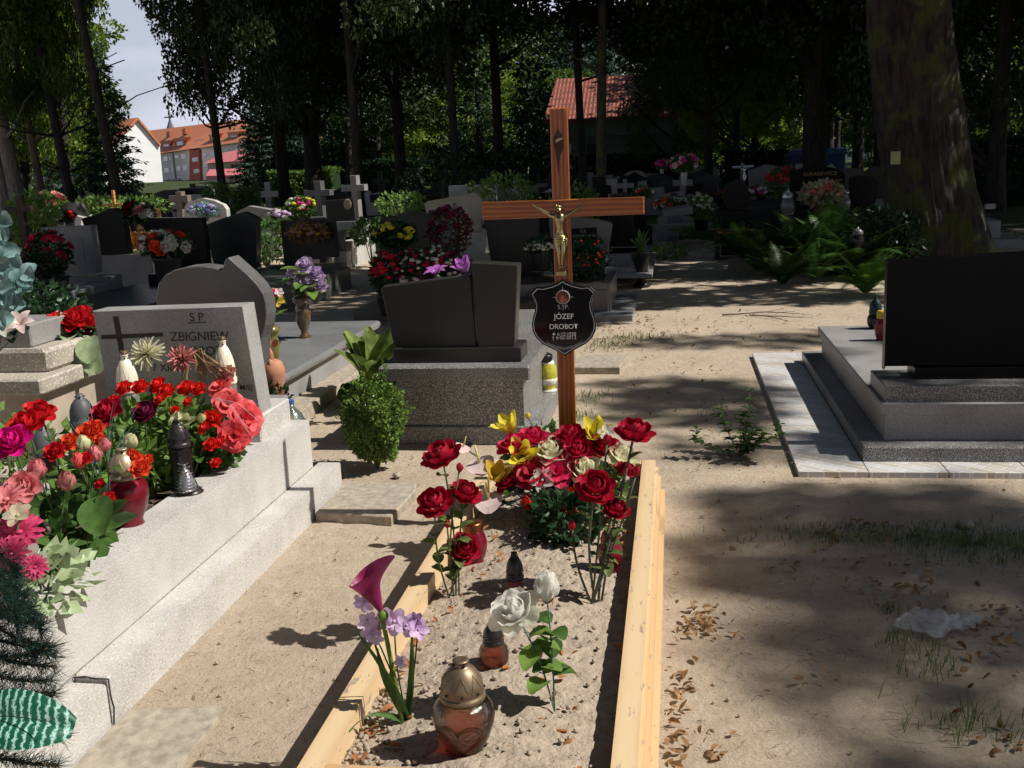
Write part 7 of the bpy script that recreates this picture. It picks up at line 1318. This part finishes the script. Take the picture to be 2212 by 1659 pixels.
# big mossy trunk and its canopy ; canopy clumps shade the ground where the photograph is shaded
base=G(2030,560,0); bx_,by_=3.35,13.6
bt=thing('old_linden','huge old linden with a ridged mossy trunk leaning left, right side','tree',(bx_,by_,0)); k_=by_/2212
b=MB(); pts=[];rs=[]
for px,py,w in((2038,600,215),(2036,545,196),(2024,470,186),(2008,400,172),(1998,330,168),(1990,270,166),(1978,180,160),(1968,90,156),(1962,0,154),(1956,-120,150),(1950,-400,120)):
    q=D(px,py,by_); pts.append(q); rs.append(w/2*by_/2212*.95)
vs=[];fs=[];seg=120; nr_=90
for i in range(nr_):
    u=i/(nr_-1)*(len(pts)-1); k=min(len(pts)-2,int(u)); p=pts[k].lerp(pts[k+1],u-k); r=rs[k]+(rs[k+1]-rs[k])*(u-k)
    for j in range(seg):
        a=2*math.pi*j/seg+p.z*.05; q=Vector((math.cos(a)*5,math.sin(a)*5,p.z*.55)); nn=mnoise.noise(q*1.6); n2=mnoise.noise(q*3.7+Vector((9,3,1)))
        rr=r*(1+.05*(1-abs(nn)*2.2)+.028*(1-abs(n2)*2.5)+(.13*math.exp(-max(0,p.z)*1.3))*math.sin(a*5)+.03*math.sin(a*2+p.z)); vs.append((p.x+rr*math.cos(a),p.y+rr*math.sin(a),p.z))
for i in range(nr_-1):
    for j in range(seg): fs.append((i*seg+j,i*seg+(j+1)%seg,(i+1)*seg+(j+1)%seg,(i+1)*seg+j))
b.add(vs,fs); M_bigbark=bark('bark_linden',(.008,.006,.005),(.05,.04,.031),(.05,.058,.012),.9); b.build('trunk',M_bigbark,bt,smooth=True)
q=D(1934,341,by_-rs[4]-.02); b=MB(); b.box(q.x-.055,q.x+.055,q.y-.02,q.y+.0,q.z-.075,q.z+.075,.002); tag(b.build('paper_sign',plain('paper_yellow',(.32,.34,.18),.7,0,.1,20),None,origin=q),'small faded yellow-green notice nailed to the old linden trunk','sign')
SUNT=math.tan(SUN_EL)
def canopy(parent,regs,leaf=.2,name='crown',mat=None):
    C=[];S=[]
    for (gx,gy,rx,ry,h,dn) in regs:
        n=int(dn*rx*ry*math.pi); a=RNG.random(n)*6.283; q=np.sqrt(RNG.random(n)); q=q*(1+.12*np.sin(a*5+gx*3)+.08*np.sin(a*9+gy)); z=h+(RNG.random(n)-.5)*1.2
        x=gx+q*rx*np.cos(a)+z/SUNT*math.cos(SUN_AZ); y=gy+q*ry*np.sin(a)+z/SUNT*math.sin(SUN_AZ); C.append(np.stack([x,y,z],1)); S.append(leaf*(.6+.7*RNG.random(n)))
    C=np.concatenate(C); V,T=leafcloud(C,np.concatenate(S),asp=.65); return fastmesh(name,V-np.array(parent.location),T,mat or L_tree,parent)
# (ground x, ground y, rx, ry, canopy height, leaves per m2)
canopy(bt,[(-8.6,11.2,3.0,2.4,7.5,300),(-4.6,11.8,2.6,2.6,7.5,300),(-1.6,11.2,1.7,1.7,7,300),(-6.2,9.0,2.6,1.1,7,240),(-9.5,14,2.8,1.8,8,170),(-1.8,14.2,1.5,1.8,7.5,170),(.4,11.4,1.6,.8,7,330),(2.4,10.9,1.3,.45,7,260),(5.4,11.5,2.3,3.2,8.5,220),(6.2,16,2.6,3,9,200),(-2.5,9.6,1.6,.7,7,120),(3.6,8.7,1.2,1.1,7,170),(-2.2,13.5,2.0,.9,11,420),(-4.0,13.6,2.6,1.0,15,420),(-3.0,9.95,1.5,.8,7,300),(-9.5,9.2,2.0,1.2,7,150),(-11.5,12,2,3,8,150)])
cl=[]
for z0 in (2.75,3.5,4.4,5.4,6.5,7.6,8.8): cl.append((6.1+random.uniform(-.2,.2),13.6,z0+3.05,.95))
cl.append((5.2,13.5,1.75+2.05,.34)); cl.append((5.6,13.3,.3+2.5,.45))
V,T=crown_arrays(cl,900,.16); fastmesh('crown',V-np.array(bt.location),T,L_tree,bt)  # unseen leaf clumps added sunward of the trunk to shade it above the lit patch
b=MB(); top=pts[-1]
for a_,L_,zz in((2.9,5,2.2),(2.3,4.5,2.6),(.3,6,2.5),(3.6,4,2.4),(1.2,5,3),(5.2,4,2.5)): b.tube([top,top+Vector((math.cos(a_)*L_*.4,math.sin(a_)*L_*.4,zz*.5)),top+Vector((math.cos(a_)*L_,math.sin(a_)*L_,zz))],[.35,.2,.05],8)
b.build('limbs',M_barkm,bt,smooth=True)
t=tree('tall linden out of view to the right, shading the foreground',0,4.2,.6,h=12,cb=20,me=None,x=11.5,branches=0,name='unseen_linden')
canopy(t,[(2.1,2.4,1.8,1.5,14,230),(1.1,1.9,1.0,.55,14,210),(.85,4.0,.85,.8,14,560),(2.3,4.2,1.6,.5,13,460),(.62,3.25,.45,.5,14,260),(2.6,6.2,1.2,1.5,12,260),(1.75,5.9,.6,.7,12,210),(.15,6.4,.62,.6,12,520),(.0,6.9,.6,.28,12,330),(.55,8.6,1.1,.35,12,320),(3.6,3.5,1.2,2.5,12,200),(1.3,7.0,.3,.5,12,120),(.5,5.35,.6,.28,12,300),(1.9,9.0,.8,.3,12,150)],leaf=.16)
for k,(xx,yy) in enumerate(((-9,-9),(1.5,-10),(10,-7),(-16,-1))):
    t=tree(('unseen linden added behind the viewpoint to block sky light, left','unseen linden added behind the viewpoint to block sky light, middle','unseen linden added behind the viewpoint to block sky light, right','unseen linden added far left of the viewpoint to block sky light')[k],0,yy,.6,h=13,cb=4,me=CR3,mat=L_treeshade,sc=(1.6,1.4,1.1),x=xx,name='unseen_linden',branches=0)  # unseen trees added to block sky light from behind and left of the camera
t=tree('unseen linden added behind the right-hand graves to block sky light',0,7,.6,h=14,cb=5,me=CR3,mat=L_treeshade,x=27,sc=1.2,branches=0,name='unseen_linden')  # unseen tree added far right to cut the open sky light
t=tree('tall linden out of view to the far right, shading the middle rows',0,17,.7,h=13,cb=20,me=None,x=15,branches=0,name='unseen_linden')
canopy(t,[(-4,20.5,2.2,1.8,9,110),(-7,25,3,3,9,90),(-.5,24.5,3.5,2.0,9,130),(-3,30,4,3,10,120),(3,30,5,4,10,150),(-12,18,1.5,2,9,60),(9,14,3,4,9,150)],leaf=.3)
# ================================================================ leaf litter, twigs, grass, bag
C=[];S=[]
def lit(px,py,sx,sy,n):
    for k in range(n):
        q=G(px+random.gauss(0,sx),py+random.gauss(0,sy),0)
        if fx0-.03<q.x<fx3+.06 and 1.9<q.y<4.6: continue
        if q.x<-1.62 and q.y<4.6: continue
        if rx-.02<q.x<3.3 and 4.88<q.y<8: continue
        C.append((q.x,q.y,.006+random.random()*.008)); S.append(random.uniform(.018,.042))
for a in((1350,745,45,18,170),(1400,705,60,14,110),(1330,690,40,10,70),(1560,700,90,22,90),(1700,740,120,35,90),(1300,740,30,20,60),(1500,790,90,40,60),(1510,1350,30,20,130),(1460,1560,18,60,90),(1470,1480,20,20,20),(1960,1270,50,18,120),(2150,1340,40,30,50),(1850,1150,70,20,80),(1800,1210,110,30,60),(2100,1400,90,60,40),(1700,1100,150,60,30),(1600,1300,120,120,16),(1900,1500,220,110,16),(1520,1620,60,30,25),(700,880,35,14,60),(760,960,20,10,20),(1560,900,80,60,40),(1450,870,60,40,40),(780,520,60,12,90),(850,545,60,14,90),(1480,600,70,12,50),(1050,940,80,8,20),(1500,1450,40,60,25),(2180,1600,30,20,14)): lit(*a)
b=MB()
def curl(b,c,s):
    a=random.uniform(0,6.28); b.petal(c,(random.gauss(0,.35),random.gauss(0,.35),1),(math.cos(a),math.sin(a),0),s,s*.26,random.uniform(1.0,1.5),random.uniform(1.2,2.6),random.uniform(-.6,.9),.7,4,1,.05)
for c,s in zip(C,S): 
    if random.random()<.42: curl(b,(c[0],c[1],c[2]+.001),s*(1.2 if c[1]>9 else .92))
o=b.build('leaf_litter',L_brown); tag(o,'dry curled brown leaves scattered over the sandy path','leaf litter',kind='stuff')
C=[];S=[]
for k in range(70): x=random.uniform(fx1+.02,fx2-.02); y=random.uniform(2.08,4.3); C.append((x,y,soilz(x,y)+.008)); S.append(random.uniform(.018,.04))
for k in range(25): x=fx1+.05+random.gauss(0,.03); y=random.uniform(2.1,3.2); C.append((x,y,soilz(x,y)+.01)); S.append(random.uniform(.02,.045))
b=MB()
for c,s in zip(C,S): curl(b,c,s)
o=b.build('leaf_litter',petalm('leaf_dry_orange',(.42,.18,.06),.3,.6,.3),smooth=True); tag(o,'curled orange-brown leaves lying inside the board surround','leaf litter',kind='stuff')
b=MB()
def grass(cx,cy,rx_,ry_,n,h,dark=False):
    for k in range(n):
        x=cx+random.gauss(0,rx_); y=cy+random.gauss(0,ry_); 
        if rx-.02<x<3.3 and 4.88<y<8: continue
        a=random.uniform(0,6.28); w=.0018*(1+max(0,y-5)*.12); L_=h*random.uniform(.4,1.1); d=Vector((math.cos(a),math.sin(a),0)); s=Vector((-d.y,d.x,0))*w; p=Vector((x,y,0)); m=p+d*L_*.25+Vector((0,0,L_*.6)); q=p+d*L_*random.uniform(.4,.8)+Vector((0,0,L_*random.uniform(.5,.95)))
        b.add([p-s,p+s,m+s*.7,m-s*.7,q],[(0,1,2,3),(3,2,4)])
for px,py,sx,sy,n,h in((1310,745,.10,.12,160,.06),(1270,860,.08,.1,120,.06),(1250,900,.05,.06,90,.07),(1380,730,.15,.08,160,.05),(2020,1165,.30,.07,900,.05),(1900,1165,.14,.05,300,.04),(2150,1190,.16,.10,500,.05),(1960,1390,.05,.04,50,.06),(2010,1440,.06,.05,60,.07),(2100,1570,.10,.06,110,.08),(1920,1320,.03,.03,40,.05),(1570,900,.10,.2,60,.05),(690,840,.10,.15,90,.08),(740,880,.05,.05,50,.06)):
    q=G(px,py,0); grass(q.x,q.y,sx,sy,n,h)
for px,py,sx,sy,n,h in((800,530,.7,.5,1500,.16),(760,545,.4,.3,700,.14),(870,520,.6,.5,700,.15),(1420,485,.7,.5,900,.14),(1500,500,.6,.5,800,.15),(1440,540,.5,.3,500,.1),(2180,520,.5,.5,600,.14),(540,520,.6,.5,600,.18),(220,470,1.2,1,900,.25),(300,460,1.5,1,900,.25),(860,445,1,1,700,.3),(1250,480,.5,.6,500,.2),(1060,470,.5,.6,500,.25)):
    q=G(px,py,0); grass(q.x,q.y,sx,sy,n,h)
tag(b.build('grass_tufts',L_grass),'thin tufts of grass growing in the sand and between graves','grass',kind='stuff')
def branchy(b,p,d,L_,r,depth):
    q=Vector(p)+Vector(d)*L_; m=(Vector(p)+q)/2+Vector((random.gauss(0,.05),random.gauss(0,.05),0))*L_; b.tube([p,m,q],[r,r*.8,r*.55],5)
    if depth:
        for k in range(2): a=random.uniform(-.9,.9); c,s=math.cos(a),math.sin(a); branchy(b,q if k else m,(d[0]*c-d[1]*s,d[0]*s+d[1]*c,random.uniform(-.02,.05)),L_*.6,r*.6,depth-1)
b=MB(); q=G(1560,680,0.01); branchy(b,q,(.95,.1,.03),.45,.009,3); branchy(b,q+Vector((.25,-.05,0)),(.8,-.5,.03),.35,.007,2); tag(b.build('fallen_twig',M_barkb,None,origin=q),'forked dry twig lying across the sunny part of the path','twig')
b=MB()
for k in range(520):
    q=G(random.choice((random.gauss(1500,260),random.gauss(1750,260),random.gauss(520,160))),random.uniform(690,1640),.003)
    if q.x<-1.58 or (fx0-.03<q.x<fx3+.06 and q.y<4.6) or (rx-.02<q.x and 4.88<q.y<8) or q.y>9: continue
    a=random.uniform(0,3.14); L_=random.uniform(.008,.035); d=Vector((math.cos(a),math.sin(a),random.uniform(0,.15)))*L_; b.tube([q,q+d*.5+Vector((0,0,.002)),q+d],[.0011,.001,.0006],3)
tag(b.build('twig_litter',M_barkb),'tiny dark twigs and needles strewn over the sand','twig litter',kind='stuff')
# small sapling weed
q=G(1600,985,0); t=thing('sapling','small low leafy sapling growing in the sand left of the tiled border','sapling',q); b=MB(); l=MB()
for k in range(9):
    a=random.uniform(0,6.28); h=random.uniform(.06,.2); R=random.uniform(.08,.24); e=Vector(q)+Vector((math.cos(a)*R,math.sin(a)*R*.8,h)); pp=stempts(q,e,.02,6); b.tube(pp,.003,5)
    for i in range(1,6):
        for s in(-1,1,.2): leafat(l,pp[i],(math.cos(a+s*1.2),math.sin(a+s*1.2),.2),random.uniform(.04,.06),.014,.4)
    if k<3:
        for s in range(8): leafat(l,pp[5]+Vector((0,0,.01*s)),(math.cos(s*2.4),math.sin(s*2.4),.5),.04,.012,.5)
e=Vector(q)+Vector((.05,.1,.32)); pp=stempts(q,e,.02,8); b.tube(pp,.0028,5)
for i in range(1,8):
    for s in range(3): leafat(l,pp[i],(math.cos(s*2.1+i),math.sin(s*2.1+i),.4),.045,.012,.4)
b.build('stem',M_barkb,t,smooth=True); l.build('leaves',L_mid,t,smooth=True)
# plastic bag: crumpled thin sheet
q=G(2025,1355,0); nx_=30; ny_=22; vs=[];fs=[]
for j in range(ny_+1):
    for i in range(nx_+1):
        u=i/nx_;v=j/ny_; w=.17*(.35+.65*math.sin(math.pi*(.15+.75*u)))*(1-.25*v); x=(u-.5)*.26+ (v-.5)*.05; y=(v-.5)*w
        z=.010+.030*abs(mnoise.noise(Vector((x*14,y*14,3))))+.030*abs(mnoise.noise(Vector((x*30,y*30,7))))+.02*math.exp(-((u-.5)**2+(v-.6)**2)*10); vs.append((q.x+x,q.y+y+.02*math.sin(u*9),z))
for j in range(ny_):
    for i in range(nx_): fs.append((j*(nx_+1)+i,j*(nx_+1)+i+1,(j+1)*(nx_+1)+i+1,(j+1)*(nx_+1)+i))
m,t_,bs_=newmat('bag_film'); bs_.inputs['Base Color'].default_value=(.75,.75,.72,1); bs_.inputs['Roughness'].default_value=.22; tr=N(t_,'ShaderNodeBsdfTransparent'); ms=N(t_,'ShaderNodeMixShader'); ms.inputs[0].default_value=.48; ou=t_.nodes['Material Output']; t_.links.new(bs_.outputs[0],ms.inputs[1]); t_.links.new(tr.outputs[0],ms.inputs[2]); t_.links.new(ms.outputs[0],ou.inputs[0])
b=MB(); b.add(vs,fs); tag(b.build('plastic_bag',m,None,smooth=True,origin=q),'crumpled translucent plastic bag lying on the sand, lower right','plastic bag')
# stones
for px,py,r,lab in((858,1030,.022,'small mossy pebble at the foot of the round box bush'),(2085,1140,.035,'grey stone in the dark grass patch, right')):
    q=G(px,py,0); b=MB(); b.ball((q.x,q.y,r*.4),r,9,6,.7,.12); tag(b.build('stone',M_conc,None,smooth=True,origin=q),lab,'stone')

# ---------------------------------------------------------------- things of one kind that share a zone: say which one
def topx(o):
    d=Vector(o.matrix_world.translation if o.parent is None and False else o.location)-E0; z=d.dot(_f); return CX+F*d.dot(CR)/z if z>.1 else -9999+o.location.x
grp={}
for o in COL.objects:
    if o.parent is None and o.get('label') and o.get('category') and o.get('kind')!='stuff': grp.setdefault(o['label'],[]).append(o)
ORD=['first','second','third','fourth','fifth','sixth','seventh','eighth','ninth']
for lab,os_ in grp.items():
    if len(os_)>1:
        os_.sort(key=topx)
        for i,o in enumerate(os_): o['label']=lab+', '+ORD[i]+' from the left'
